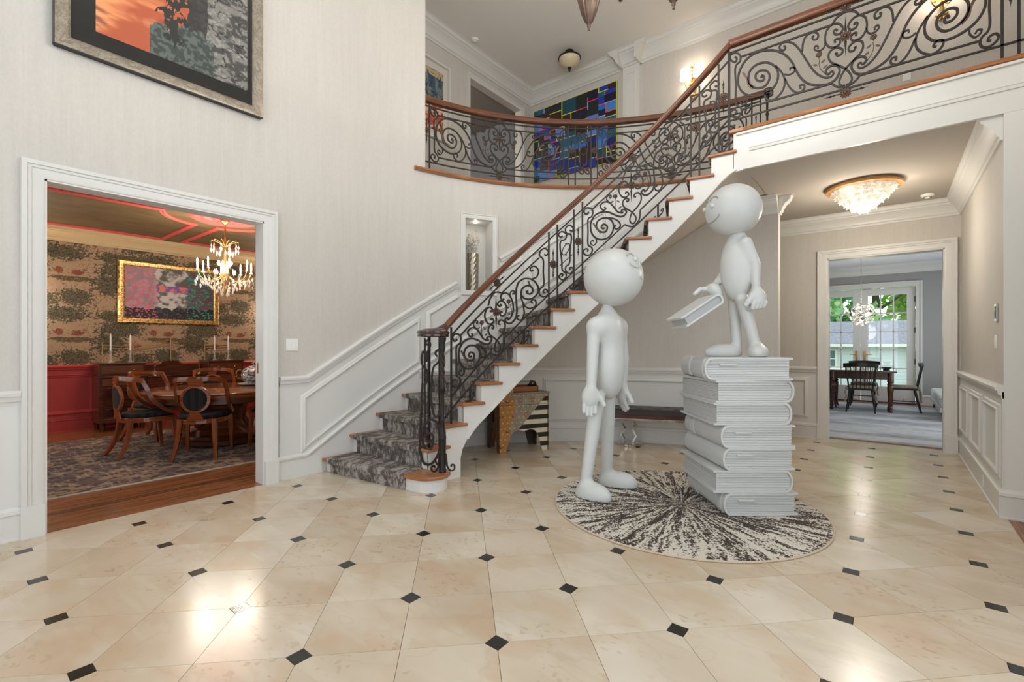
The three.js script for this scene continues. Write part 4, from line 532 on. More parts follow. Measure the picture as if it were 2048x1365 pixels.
// ---------------------------------------------------------------- foyer chandelier: carved cups with bulbs, mostly above the frame
const WARM = sc('#fffbf3');
{
  const c = at(1241.4, 0, 2.965), ch = thing('foyer_chandelier', 'carved bronze chandelier with fluted leaf cups, cut off by the top of the view', 'chandelier', [c.x, 0, c.z]);
  part(ch, 'stem', lathe([[0.0001, 3.46], [0.012, 3.47], [0.02, 3.5], [0.012, 3.53], [0.04, 3.6], [0.06, 3.7], [0.03, 3.83], [0.02, 3.86], [0.05, 3.9], [0.07, 3.98], [0.05, 4.06], [0.025, 4.1], [0.025, 4.5], [0.05, 4.56], [0.03, 4.62], [0.012, 4.7], [0.012, 6.35], [0.07, 6.37], [0.08, 6.4]], 24), M.bronze);
  const cup = (() => { const prof = [[0.0001, 3.6], [0.009, 3.606], [0.007, 3.625], [0.014, 3.635], [0.012, 3.65], [0.028, 3.67], [0.055, 3.74], [0.078, 3.83], [0.09, 3.92], [0.1, 3.95], [0.085, 3.95], [0.06, 3.8]]; const g = new THREE.LatheGeometry(prof.map(([x, y]) => new THREE.Vector2(x, y)), 48); const p = g.attributes.position; for (let i = 0; i < p.count; i++) { const x = p.getX(i), z = p.getZ(i), y = p.getY(i), th = Math.atan2(z, x), k = y > 3.66 && y < 3.94 ? 1 + 0.1 * Math.abs(Math.sin(th * 6)) + 0.06 * Math.sin(y * 90) : 1; p.setX(i, x * k); p.setZ(i, z * k); } g.computeVertexNormals(); return clean(g); })();
  const bulb = clean(sph(0.028, 0, 4.0, 0, 12, 10));
  for (let i = 0; i < 5; i++) {
    const th = rad(32 + i * 72), e = V(CS, 0, -SN).multiplyScalar(Math.cos(th) * 0.5).addScaledVector(V(-SN, 0, -CS), Math.sin(th) * 0.5), dx = e.x, dz = e.z;
    const ar = part(ch, 'arm', tube([V(dx * 0.1, 4.0, dz * 0.1), V(dx * 0.4, 3.86, dz * 0.4), V(dx * 0.75, 3.84, dz * 0.75), V(dx * 0.86, 3.93, dz * 0.86)], 0.012, 8), M.bronze), cu = part(ar, 'cup', cup, M.bronze, 'fluted leaf cup'), b = part(ar, 'bulb', bulb, M.bulbWhite); cu.position.set(dx, 0, dz); b.position.set(dx, 0, dz);
    lamp(ch, V(dx, 4.0, dz), WARM, 1.75, 1.4);
  }
  for (let i = 0; i < 3; i++) { const th = rad(40 + i * 120), dx = Math.cos(th) * 0.2, dz = Math.sin(th) * 0.2; const b = part(ch, 'bulb', bulb, M.bulbWhite); b.position.set(dx, 0.72, dz); part(ch, 'arm', tube([V(0, 4.5, 0), V(dx * 0.6, 4.45, dz * 0.6), V(dx, 4.69, dz)], 0.01, 8), M.bronze); lamp(ch, V(dx, 4.72, dz), WARM, 1.75, 1.4); }
}

// ---------------------------------------------------------------- round rug
const OR = V(CS, 0, -SN), OF = V(-SN, 0, -CS);      // camera right / forward in plan, used as handy axes for things that face the viewer
{
  const c = V(-1.31, 0, -3.84), R = 1.02;
  const t = tex(1024, 1024, (u, v) => { const x = u - 0.5, y = v - 0.5, r = Math.hypot(x, y) * 2, th = Math.atan2(y, x) / TAU + 0.5; const w = th + 0.01 * (fbm(N2, th, r, 20, 8, 3) - 0.5); const s = N1(w * 150, r * 5, 150, 8) * 0.5 + N2(w * 330, r * 11, 330, 16) * 0.5, g = fbm(N3, u, v, 240, 240, 2), d = mix(0.58, 0.42, sstep(0.05, 0.95, r)); const k = sstep(d - 0.09, d + 0.09, s + (g - 0.5) * 0.9); return lerp3([62, 52, 46], [214, 206, 192], k); }, { rep: [1, 1] });
  const g = lathe([[0.0001, 0.011], [R - 0.008, 0.011], [R - 0.003, 0.006], [R - 0.003, 0.001]], 96, 0.6); const p = g.attributes.position, uv = g.attributes.uv; for (let i = 0; i < p.count; i++) uv.setXY(i, p.getX(i) / (2 * R) + 0.5, p.getZ(i) / (2 * R) + 0.5);
  const rug = thing('round_rug', 'round cream rug with dark brown sunburst streaks under the white sculptures', 'rug', [c.x, 0, c.z]);
  part(rug, 'pile', g, mat({ map: t, roughness: 0.95 })); part(rug, 'binding', new THREE.TorusGeometry(R, 0.007, 8, 96).rotateX(Math.PI / 2).translate(0, 0.007, 0), mat({ color: sc('#cbb9a2'), roughness: 0.9 }), 'beige bound edge');
}
// ---------------------------------------------------------------- stack of giant books
const YR = 0.0146;
function makeBook(name, label, w, th, len, spineLeft, bands, slot) {   // local: x across (spine to fore edge), z away from the viewer (0..-len), y up
  const b = thing(name, label, 'book sculpture', [0, 0, 0], 0, 'stacked giant books');
  const r = th / 2, e = 0.016, s = spineLeft ? -1 : 1, hw = w / 2;
  const out = [], n = 12; // cover outline in x,y: U open at the fore edge
  const sx = hw - r * 0.62; for (let i = 0; i <= n; i++) { const a = -Math.PI / 2 + i / n * Math.PI; out.push([s * (sx + Math.cos(a) * r * 0.62), Math.sin(a) * r + r]); }
  const prof = [[-s * hw, 0], ...out, [-s * hw, th], [-s * hw, th - e], ...out.slice().reverse().map(([x, y]) => [s * Math.min(s * x - e * 0.9, 9), mix(y, r, e / r)]), [-s * hw, e]];
  const g = extr(prof, len, [], 0.002); part(b, 'cover', g.translate(0, 0, -len), M.book);
  // page block: real thin leaves of uneven depth
  const q = rng(Math.round(w * 1e4)); const pages = [], rows = 11;
  for (let i = 0; i < rows; i++) { const y0 = e + (th - 2 * e) * i / rows, y1 = e + (th - 2 * e) * (i + 1) / rows, d = q() * 0.0035, inset = Math.abs((i + 0.5) / rows - 0.5) * 2, xs = s * (sx + Math.sqrt(Math.max(0, 1 - inset * inset)) * r * 0.62 - e * 1.0), xe = -s * (hw - 0.022 - d); pages.push(box(Math.min(xs, xe), Math.max(xs, xe), y0 + 0.0008, y1 - 0.0008, -len + 0.014, -0.01 - d * 0.8)); }
  part(b, 'page_block', pages, M.book);
  for (const z of bands) { const band = []; for (let i = 0; i <= n; i++) { const a = rad(-58 + 116 * i / n); band.push(V(s * (sx + Math.cos(a) * (r * 0.62 + 0.003)), Math.sin(a) * (r + 0.003) + r, -z)); } part(b, 'spine_band', sweep(rect(0.026, 0.012), band, (i) => { const a = rad(-58 + 116 * i / n); return V(s * Math.cos(a), Math.sin(a), 0).normalize(); }), M.book); }
  if (slot) { const x0 = -s * 0; part(b, 'page_marker', rb(-hw + 0.11, -hw + 0.235, th * 0.62, th * 0.62 + 0.016, -0.012, 0.004, 0.005), M.book); }
  return b;
}
{
  const dF = 3.53, base = (px) => (px - 1024) / FOCAL * dF; // lateral position on the front plane
  const rows = [ // left px, right px, spine left?, yaw, bands, label
    [1447, 1598, 1, 0.02, [0.06, 0.12, 0.52], 'bottom book of the pale grey sculpture stack, lying on the rug'],
    [1427.5, 1586.5, 0, -0.012, [], 'second book from the bottom of the pale grey stack'],
    [1445, 1592, 1, 0.03, [], 'third book from the bottom of the pale grey stack, spine to the left'],
    [1441, 1592, 1, 0.02, [0.52, 0.58], 'middle book of the pale grey stack, fourth from the bottom'],
    [1428.5, 1585, 0, 0.0, [], 'third book from the top of the pale grey stack, pages to the left'],
    [1431, 1590.5, 0, 0.02, [], 'second book from the top of the pale grey stack'],
    [1412, 1582, 1, -0.1, [0.05, 0.42], 'top book of the pale grey stack, under the feet of the smiling sculpture']];
  const th = (1.204 - YR) / 7;
  rows.forEach(([l, r, sp, yaw, bands, label], i) => { const x0 = base(l), x1 = base(r), b = makeBook('giant_book', label, x1 - x0, th - 0.0006, 0.7 + 0.012 * ((i * 7) % 3), !!sp, bands, !!sp); const m = (x0 + x1) / 2; b.position.copy(OR.clone().multiplyScalar(m).addScaledVector(OF, dF)).setY(YR + th * i + 0.0003); b.rotation.y = YAW + yaw; });
}
// ---------------------------------------------------------------- the two white figures: smooth blended bodies
const capsule = (p, a, b, ra, rb) => { const pax = p[0] - a.x, pay = p[1] - a.y, paz = p[2] - a.z, bx = b.x - a.x, by = b.y - a.y, bz = b.z - a.z, h = clamp((pax * bx + pay * by + paz * bz) / (bx * bx + by * by + bz * bz), 0, 1); return Math.hypot(pax - bx * h, pay - by * h, paz - bz * h) - mix(ra, rb, h); };
const smin = (a, b, k) => { const h = Math.max(k - Math.abs(a - b), 0) / k; return Math.min(a, b) - h * h * k * 0.25; };
function field(fn, lo, hi, res) {
  const mc = new MarchingCubes(res, M.statue, false, false, 400000), f = mc.field, half = res / 2, s = hi.clone().sub(lo), q = [0, 0, 0];
  for (let k = 0; k < res; k++) for (let j = 0; j < res; j++) for (let i = 0; i < res; i++) { q[0] = lo.x + s.x * (i / res); q[1] = lo.y + s.y * (j / res); q[2] = lo.z + s.z * (k / res); f[k * res * res + j * res + i] = -fn(q); }
  mc.isolation = 0; mc.update(); const n = mc.count, P = new Float32Array(n * 3), N = new Float32Array(n * 3);
  const e = 0.002, g = [0, 0, 0];
  for (let i = 0; i < n; i++) {
    const x = lo.x + s.x * (mc.positionArray[i * 3] * half + half) / res, y = lo.y + s.y * (mc.positionArray[i * 3 + 1] * half + half) / res, z = lo.z + s.z * (mc.positionArray[i * 3 + 2] * half + half) / res;
    P[i * 3] = x; P[i * 3 + 1] = y; P[i * 3 + 2] = z;
    const d = (a, b, c) => { q[0] = x + a; q[1] = y + b; q[2] = z + c; return fn(q); };
    const nx = d(e, 0, 0) - d(-e, 0, 0), ny = d(0, e, 0) - d(0, -e, 0), nz = d(0, 0, e) - d(0, 0, -e), l = Math.hypot(nx, ny, nz) || 1; N[i * 3] = nx / l; N[i * 3 + 1] = ny / l; N[i * 3 + 2] = nz / l;
  }
  const geo = new THREE.BufferGeometry(); geo.setAttribute('position', new THREE.BufferAttribute(P, 3)); geo.setAttribute('normal', new THREE.BufferAttribute(N, 3)); geo.setAttribute('uv', new THREE.BufferAttribute(new Float32Array(n * 2), 2)); return geo;
}
// an ellipsoid with its own axes, as an approximate distance
const ellip = (p, c, ax, ay, az, rx, ry, rz) => { const dx = p[0] - c.x, dy = p[1] - c.y, dz = p[2] - c.z, u = (dx * ax.x + dy * ax.y + dz * ax.z) / rx, v = (dx * ay.x + dy * ay.y + dz * ay.z) / ry, w = (dx * az.x + dy * az.y + dz * az.z) / rz, k = Math.hypot(u, v, w), g = Math.hypot(u / rx, v / ry, w / rz); return k < 1e-6 ? -Math.min(rx, ry, rz) : k * (k - 1) / g; };
const UPV = V(0, 1, 0);
function headGeo(c, r, squash = 0.98) { return new THREE.SphereGeometry(r, 64, 48).scale(1, squash, 1).translate(c.x, c.y, c.z); }
// a point on the head sphere by direction: face direction f, side s, up; angles in degrees
const onHead = (c, r, f, sde, az, el, lift = 0) => { const d = f.clone().multiplyScalar(Math.cos(rad(az)) * Math.cos(rad(el))).addScaledVector(sde, Math.sin(rad(az)) * Math.cos(rad(el))).addScaledVector(UPV, Math.sin(rad(el))); return c.clone().addScaledVector(d, r + lift); };
const ringOnHead = (c, r, f, sde, az, el, ra, rb, a0, a1, n = 28) => Array.from({ length: n + 1 }, (_, i) => { const t = rad(mix(a0, a1, i / n)); return onHead(c, r, f, sde, az + Math.cos(t) * ra, el + Math.sin(t) * rb, 0.001); });
{
  // figure 1: stands on the rug, looks up to the right
  const D = 4.12, k = D / FOCAL, P = (zx, zy, dd = 0) => at(1100 + zx / 2.528, 480 + zy / 2.528, D + dd);
  const fig = thing('statue', 'white round-headed figure sculpture standing on the rug with arms hanging', 'sculpture', [0, 0, 0]);
  const face = OR.clone().multiplyScalar(Math.cos(rad(28))).addScaledVector(OF, -Math.sin(rad(28))), side = V().crossVectors(face, UPV).normalize(); // side: figure's right
  const hc = P(320, 191), hr = 58.7 * k;
  const neck0 = P(290, 330), neck1 = P(288, 395);
  const tT = P(302, 455), tM = P(303, 590), tB = P(285, 735), shN = P(222, 440, -0.14), wrN = P(208, 765, -0.2), shF = P(352, 440, 0.13), elF = P(372, 600, 0.15), wrF = P(366, 745, 0.14);
  const hipN = P(240, 800, -0.09), kneeN = P(205, 1000, -0.12), anN = P(166, 1235, -0.15), hipF = P(292, 800, 0.08), anF = P(272, 1205, 0.12);
  const g1 = floorAt(1186, 1001), g2 = floorAt(1236, 976);
  const dir1 = floorAt(1215, 1006).sub(floorAt(1157, 993)).normalize(), dir2 = floorAt(1273, 978).sub(floorAt(1199, 971)).normalize();
  const perp1 = V(-dir1.z, 0, dir1.x), perp2 = V(-dir2.z, 0, dir2.x), fc1 = g1.clone().setY(0.045), fc2 = g2.clone().setY(0.045);
  const heel1 = g1.clone().addScaledVector(dir1, -0.07).setY(0.05), heel2 = g2.clone().addScaledVector(dir2, -0.1).setY(0.05); anN.x = heel1.x; anN.z = heel1.z; anF.x = heel2.x; anF.z = heel2.z;
  const body = (p) => {
    let d = ellip(p, P0, face, UPV, side, 0.118, 0.36, 0.165);
    d = smin(d, ellip(p, P1, face, UPV, side, 0.112, 0.22, 0.15), 0.08); d = smin(d, ellip(p, PC, face, UPV, side, 0.1, 0.13, 0.2), 0.12);
    d = smin(d, capsule(p, neck0, neck1, 0.036, 0.05), 0.07);
    const kN = 0.02 + 0.11 * sstep(shN.y - 0.16, shN.y + 0.02, p[1]); d = smin(d, capsule(p, shN, wrN, 0.056, 0.04), kN); d = smin(d, Math.min(capsule(p, shF, elF, 0.055, 0.048), capsule(p, elF, wrF, 0.048, 0.04)), kN);
    const leg = Math.min(capsule(p, hipN, anN, 0.066, 0.046), capsule(p, hipF, anF, 0.068, 0.047)); d = smin(d, leg, 0.02);
    const f = Math.max(Math.min(ellip(p, fc1, dir1, UPV, perp1, 0.165, 0.105, 0.082), ellip(p, fc2, dir2, UPV, perp2, 0.175, 0.105, 0.082)), YR + 0.001 - p[1]); d = smin(d, f, 0.05); return d;
  };
  const P0 = P(303, 585), P1 = P(294, 665), PC = P(292, 445);
  const lo = V(Math.min(wrN.x, heel1.x, hipF.x) - 0.4, 0.004, Math.min(hipF.z, heel2.z, wrF.z) - 0.4), hi = V(Math.max(wrF.x, heel2.x) + 0.42, neck0.y + 0.03, Math.max(heel1.z, wrN.z) + 0.35);
  // hands: palm plus four digits, own fine grid
  const hand = (w, knuckDir, thumbDir, curl, sgn) => { // knuckDir: away from the wrist (down), thumbDir: towards the thumb
    const out = V().crossVectors(knuckDir, thumbDir).normalize().multiplyScalar(sgn); const J = (a, b, c) => w.clone().addScaledVector(knuckDir, a).addScaledVector(thumbDir, b).addScaledVector(out, c);
    const digs = [[0.035, 0.105], [0.005, 0.125], [-0.025, 0.12], [-0.05, 0.095]].map(([o, l]) => [J(0.085, o, 0), J(0.085 + l * 0.55, o * 1.05, curl * 0.3), J(0.085 + l, o * 1.1, curl)]);
    const w0 = w.clone().addScaledVector(knuckDir, -0.05), th = [J(0.035, 0.045, 0.0), J(0.075, 0.085, curl * 0.5), J(0.125, 0.108, curl * 0.9)], pc = J(0.06, -0.004, 0);
    const fn = (p) => { let d = ellip(p, pc, knuckDir, thumbDir, out, 0.085, 0.072, 0.046); d = smin(d, capsule(p, w0, w, 0.038, 0.04), 0.04); let f = 9; for (const g of digs) f = Math.min(f, smin(capsule(p, g[0], g[1], 0.0185, 0.018), capsule(p, g[1], g[2], 0.018, 0.0155), 0.01)); d = smin(d, f, 0.014); d = smin(d, smin(capsule(p, th[0], th[1], 0.026, 0.022), capsule(p, th[1], th[2], 0.022, 0.019), 0.012), 0.022); return d; };
    const c = w.clone().addScaledVector(knuckDir, 0.09), h = 0.175; return field(fn, c.clone().subScalar(h), c.clone().addScalar(h), 72);
  };
  const dn = V(0, -1, 0), hN = hand(wrN.clone().add(V(0, 0.01, 0)), dn.clone().addScaledVector(OR, -0.04).normalize(), OR.clone(), 0.02, 1), hF = hand(wrF.clone(), dn, OR.clone().multiplyScalar(0.35).addScaledVector(OF, -0.94).normalize(), 0.03, -1);
  const main = field(body, lo, hi, 128);
  part(fig, 'body', [main, hN, hF], M.statue); const hd1 = part(fig, 'head', headGeo(hc, hr), M.statue, 'large round head tilted upward');
  const up = face.clone(); const F2 = face.clone().applyAxisAngle(UPV, rad(-6));
  for (const s of [1, -1]) { const az = s * 22, el = 30; part(hd1, 'eye_ring', tube(ringOnHead(hc, hr, F2, side, az, el, 19, 17, 20, 330), 0.0055, 6, 60), M.statue); part(hd1, 'eye', new THREE.SphereGeometry(0.022, 16, 12).scale(1, 1, 1).translate(...onHead(hc, hr, F2, side, az - s * 4, el, 0.002).toArray()), M.statue); }
  part(hd1, 'mouth', tube(ringOnHead(hc, hr, F2, side, 0, -2, 10, 6, 200, 340, 12), 0.004, 6, 30), M.statue);

  // figure 2: on the books, faces left, holds a book
  const D2 = 3.86, k2 = D2 / FOCAL, Q = (zx, zy, dd = 0) => at(1320 + zx / 3.593, 350 + zy / 3.593, D2 + dd);
  const fg = thing('statue', 'smiling white round-headed figure sculpture standing on the book stack holding a book', 'sculpture', [0, 0, 0]);
  const face2 = OR.clone().multiplyScalar(-Math.cos(rad(22))).addScaledVector(OF, -Math.sin(rad(22))), side2 = V().crossVectors(face2, UPV).normalize();
  const hc2 = Q(527, 253), hr2 = 52.2 * k2, yT = 1.204 + 0.002;
  const nk0 = Q(562, 405), nk1 = Q(565, 460), c0 = Q(556, 690), c1 = Q(548, 600), sN = Q(615, 490, -0.1), eN = Q(682, 640, -0.13), wN = Q(690, 815, -0.14), sF = Q(510, 540, 0.12), eF = Q(475, 690, 0.16), wF = Q(398, 795, 0.1);
  const hpF = Q(528, 880, 0.06), akF = Q(552, 1225, 0.05), hpN = Q(590, 900, -0.05), akN = Q(682, 1215, -0.06);
  const fF = Q(455, 1290, 0.05), fN = Q(705, 1290, -0.08); fF.y = yT + 0.03; fN.y = yT + 0.03;
  const d2F = OR.clone().multiplyScalar(-1), d2N = OR.clone().multiplyScalar(-0.55).addScaledVector(OF, -0.83).normalize();
  const e2F = V(-d2F.z, 0, d2F.x), e2N = V(-d2N.z, 0, d2N.x);
  const body2 = (p) => {
    let d = ellip(p, c0, face2, UPV, side2, 0.118, 0.255, 0.128); d = smin(d, ellip(p, c1, face2, UPV, side2, 0.085, 0.2, 0.11), 0.06);
    d = smin(d, capsule(p, nk0, nk1, 0.038, 0.05), 0.06); d = smin(d, Math.min(capsule(p, sN, eN, 0.05, 0.04), capsule(p, eN, wN, 0.04, 0.029)), 0.03); d = smin(d, Math.min(capsule(p, sF, eF, 0.045, 0.038), capsule(p, eF, wF, 0.036, 0.03)), 0.03);
    const leg = Math.min(capsule(p, hpF, akF, 0.048, 0.04), capsule(p, hpN, akN, 0.052, 0.042)); d = smin(d, leg, 0.02);
    const f = Math.max(Math.min(ellip(p, fF, d2F, UPV, e2F, 0.155, 0.072, 0.075), ellip(p, fN, d2N, UPV, e2N, 0.12, 0.072, 0.075)), yT - p[1]); return smin(d, f, 0.035);
  };
  const lo2 = V(Math.min(wF.x, fF.x) - 0.3, yT - 0.02, Math.min(wN.z, akN.z, fN.z) - 0.32), hi2 = V(Math.max(wN.x, akN.x) + 0.3, nk0.y + 0.03, Math.max(wF.z, fF.z) + 0.3);
  // near hand: a loose fist, thumb to the left
  const mk = (fn, c, h) => field(fn, c.clone().subScalar(h), c.clone().addScalar(h), 68);
  const fist = (() => { const c = Q(700, 880, -0.14), dnn = V(0, -1, 0), lf = OR.clone().multiplyScalar(-1), fr = OF.clone().multiplyScalar(-1); const J = (a, b, e) => c.clone().addScaledVector(dnn, a).addScaledVector(lf, b).addScaledVector(fr, e); const digs = [0.038, 0.01, -0.02, -0.046].map((o, i) => [J(0.045, o, 0.03), J(0.085 - i * 0.004, o + 0.012, 0.022), J(0.092 - i * 0.004, o + 0.022, -0.02), J(0.062, o + 0.02, -0.035)]); const pj = J(0.012, 0.0, 0.005), pk = J(-0.03, 0, 0), th = [J(-0.01, 0.05, 0.02), J(0.035, 0.085, 0.03), J(0.062, 0.105, 0.026)]; return mk((p) => { let d = ellip(p, pj, dnn, lf, fr, 0.07, 0.066, 0.05); d = smin(d, capsule(p, wN, pk, 0.028, 0.032), 0.04); let f = 9; for (const g of digs) f = Math.min(f, Math.min(capsule(p, g[0], g[1], 0.0185, 0.0185), capsule(p, g[1], g[2], 0.0185, 0.017), capsule(p, g[2], g[3], 0.017, 0.015))); d = smin(d, f, 0.014); return smin(d, smin(capsule(p, th[0], th[1], 0.024, 0.021), capsule(p, th[1], th[2], 0.021, 0.018), 0.01), 0.02); }, c.clone().add(V(0, -0.02, 0)), 0.17); })();
  // held book: spine by the hand, leaning down to the left
  const bA = Q(318, 905, 0.02), bB = Q(62, 1075, 0.0), ax = bB.clone().sub(bA), bl = ax.length(); ax.normalize(); const bz = OF.clone().multiplyScalar(0.95).addScaledVector(UPV, 0.03); bz.addScaledVector(ax, -bz.dot(ax)).normalize(); const by = V().crossVectors(bz, ax).normalize();
  const hb = makeBook('held_book', 'pale grey book held by the smiling sculpture', bl, 0.088, 0.3, true, [], false); hb.userData.group = undefined; delete hb.userData.group;
  const mtx = new THREE.Matrix4().makeBasis(ax, by.clone().multiplyScalar(Math.sign(by.y) || 1), V().crossVectors(ax, by.clone().multiplyScalar(Math.sign(by.y) || 1))); hb.quaternion.setFromRotationMatrix(mtx); const mid = bA.clone().add(bB).multiplyScalar(0.5); hb.position.copy(mid).addScaledVector(by.clone().multiplyScalar(Math.sign(by.y) || 1), -0.044);
  // far hand: grips the spine, fingers over the top
  const grip = (() => { const c = Q(372, 860, 0.06), lf = ax.clone(), up2 = by.clone().multiplyScalar(Math.sign(by.y) || 1), fr = V().crossVectors(lf, up2); const J = (a, b, e) => c.clone().addScaledVector(lf, a).addScaledVector(up2, b).addScaledVector(fr, e); const digs = [0.05, 0.02, -0.01, -0.04].map((e) => [J(-0.02, -0.06, e), J(0.03, -0.085, e), J(0.09, -0.075, e)]); const pj = J(-0.035, 0, 0.01), pk = J(-0.04, 0.02, 0), th = [J(-0.005, 0.055, 0.03), J(0.045, 0.085, 0.03), J(0.11, 0.078, 0.025)]; return mk((p) => { let d = ellip(p, pj, up2, lf, fr, 0.082, 0.05, 0.07); d = smin(d, capsule(p, wF, pk, 0.03, 0.036), 0.04); let f = 9; for (const g of digs) f = Math.min(f, capsule(p, g[0], g[1], 0.0185, 0.0175), capsule(p, g[1], g[2], 0.0175, 0.015)); d = smin(d, f, 0.014); return smin(d, Math.min(capsule(p, th[0], th[1], 0.022, 0.02), capsule(p, th[1], th[2], 0.02, 0.017)), 0.02); }, c, 0.19); })();
  part(fg, 'body', [field(body2, lo2, hi2, 120), fist, grip], M.statue); const hd2 = part(fg, 'head', headGeo(hc2, hr2, 0.965), M.statue, 'large round head');
  const hf2 = OR.clone().multiplyScalar(-Math.cos(rad(3))).addScaledVector(OF, -Math.sin(rad(3))), hs2 = V().crossVectors(hf2, UPV).normalize();
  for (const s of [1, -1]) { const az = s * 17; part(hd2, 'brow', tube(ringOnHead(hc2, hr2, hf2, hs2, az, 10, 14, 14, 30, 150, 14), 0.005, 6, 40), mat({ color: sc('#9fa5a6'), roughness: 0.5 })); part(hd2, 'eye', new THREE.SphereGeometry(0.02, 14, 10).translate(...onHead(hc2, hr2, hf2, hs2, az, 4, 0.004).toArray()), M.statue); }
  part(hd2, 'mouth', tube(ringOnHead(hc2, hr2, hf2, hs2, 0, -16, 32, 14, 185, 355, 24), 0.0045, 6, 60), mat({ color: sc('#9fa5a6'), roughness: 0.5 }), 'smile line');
}

// ---------------------------------------------------------------- dining room through the left opening
const DX = -9.6, DC = 3.04, DZA = 0.4, DZB = -5.6, OX = -7.12, OZ = -2.58;
{
  const toile = tex(1024, 1024, (u, v) => {
    const blob = (cx, cy, rx, ry) => { let dx = Math.abs(u - cx); dx = Math.min(dx, 1 - dx); let dy = Math.abs(v - cy); dy = Math.min(dy, 1 - dy); return Math.exp(-((dx / rx) ** 2 + (dy / ry) ** 2)); };
    const tree = Math.max(blob(0.3, 0.68, 0.28, 0.16), blob(0.4, 0.44, 0.2, 0.2), blob(0.86, 0.92, 0.25, 0.13), blob(0.76, 0.2, 0.2, 0.14), blob(0.12, 0.12, 0.2, 0.14), blob(0.38, 0.9, 0.2, 0.11));
    const leaf = fbm(N1, u, v, 30, 34, 2) * 0.45 + fbm(N2, u, v, 74, 66, 2) * 0.55, fine = fbm(N3, u, v, 150, 150, 2), k = sstep(0.41, 0.5, tree * 0.8 + leaf * 1.1 - 0.42), hi = sstep(0.52, 0.6, fine);
    const land = Math.max(blob(0.78, 0.5, 0.24, 0.05), blob(0.2, 0.93, 0.22, 0.05)), lk = sstep(0.4, 0.55, land * 0.8 + fbm(N3, u, v, 40, 60, 2) * 0.5 - 0.12);
    const fig = Math.max(blob(0.74, 0.6, 0.07, 0.05), blob(0.92, 0.62, 0.05, 0.06), blob(0.12, 0.38, 0.06, 0.05)), fk = sstep(0.42, 0.55, fig * 0.8 + fbm(N2, u, v, 50, 50, 2) * 0.5 - 0.15);
    const w = fbm(N3, u, v, 180, 180, 1) - 0.5; let c = [180 + w * 26, 150 + w * 26, 118 + w * 24];
    c = lerp3(c, hi > 0.5 ? [128, 108, 74] : [76, 66, 46], lk * 0.9); c = lerp3(c, hi > 0.5 ? [150, 86, 62] : [126, 58, 44], fk * 0.85); c = lerp3(c, lerp3([58, 57, 44], [118, 108, 80], sstep(0.42, 0.6, fine)), k * 0.94); return c;
  }, { rep: [1.15, 0.92] });
  const wp = mat({ map: toile, roughness: 0.75 });
  const wd = struct('wall_dining_back', box(DX - 0.12, DX, 0, DC, DZB, DZA), wp, 'patterned toile wallpaper with dark foliage over red wainscot');
  const ws = struct('wall_dining_sides', [box(DX, -8.3, 0, DC, DZA, DZA + 0.12), box(-5.6, XL - 0.13, 0, DC, DZA, DZA + 0.12), box(-8.3, -5.6, 0, 0.7, DZA, DZA + 0.12), box(-8.3, -5.6, 2.5, DC, DZA, DZA + 0.12), box(DX, XL - 0.13, 0, DC, DZB - 0.12, DZB), box(XL - 0.2, XL - 0.1305, 0, DC, DZB, DZ0 - 0.01), box(XL - 0.2, XL - 0.1305, DH + 0.001, DC, DZ0 - 0.01, DZ1 + 0.01), box(XL - 0.2, XL - 0.1305, 0, DC, DZ1 + 0.01, DZA)], wp);
  const wn = struct('window_4', [box(-8.3, -5.6, 0.7, 0.78, DZA + 0.03, DZA + 0.09), box(-8.3, -5.6, 2.42, 2.5, DZA + 0.03, DZA + 0.09), ...[-8.3, -7.42, -6.54, -5.66].map((x) => box(x, x + 0.06, 0.7, 2.5, DZA + 0.03, DZA + 0.09))], M.paint); for (const x of [-8.24, -7.36, -6.48]) part(wn, 'pane', box(x, x + 0.82, 0.78, 2.42, DZA + 0.058, DZA + 0.062), M.glass);
  const nx = V(1, 0, 0);
  part(wd, 'red_dado', box(DX, DX + 0.012, 0, 0.95, DZB, DZA), M.redPaint, 'red painted wainscot');
  part(wd, 'red_rail', flatLine([V(DX, 0.945, DZA), V(DX, 0.945, DZB)], flip(P_RAIL), nx), M.redPaint); part(wd, 'red_base', flatLine([V(DX, 0, DZA), V(DX, 0, DZB)], flip(P_BASE), nx), M.redPaint);
  for (let i = 0; i < 6; i++) { const z0 = 0.1 - i * 0.93, z1 = z0 - 0.78; part(wd, 'panel_moulding', flatLine([V(DX + 0.012, 0.29, z0), V(DX + 0.012, 0.83, z0), V(DX + 0.012, 0.83, z1), V(DX + 0.012, 0.29, z1)], P_PANEL, nx, true), M.redPaint); }
  struct('trim_9', flatLine([V(DX, DC - 0.2, DZA), V(DX, DC - 0.2, DZB)], flip(P_CROWN(0.2, 0.15)), nx), M.cream, 'cream crown moulding of the dining room');
  const dc = struct('ceiling_dining', box(DX, XL - 0.13, DC, DC + 0.01, DZB, DZA), M.bronzeCeil, 'brown metallic papered ceiling with red mouldings');
  const P_CM = [[-0.035, 0], [-0.035, 0.01], [-0.02, 0.022], [0, 0.014], [0.02, 0.024], [0.035, 0.01], [0.035, 0]];
  for (const [sx, sz] of [[-1, 1], [-1, -1], [1, 1], [1, -1]]) {
    const g = 0.15, rr = 0.7, a0 = Math.asin(g / rr), pts = []; for (let i = 0; i <= 10; i++) { const a = mix(a0, Math.PI / 2 - a0, i / 10); pts.push(V(OX + sx * Math.cos(a) * rr, DC, OZ + sz * Math.sin(a) * rr)); }
    const ex = sx < 0 ? DX + 0.3 : XL - 0.43, ez = sz > 0 ? DZA - 0.3 : DZB + 0.3; pts.push(V(OX + sx * g, DC, ez), V(ex, DC, ez), V(ex, DC, OZ + sz * g));
    part(dc, 'ceiling_moulding', sweep(P_CM, pts, V(0, -1, 0), { closed: true }), M.redMould, 'raised red ceiling moulding');
  }
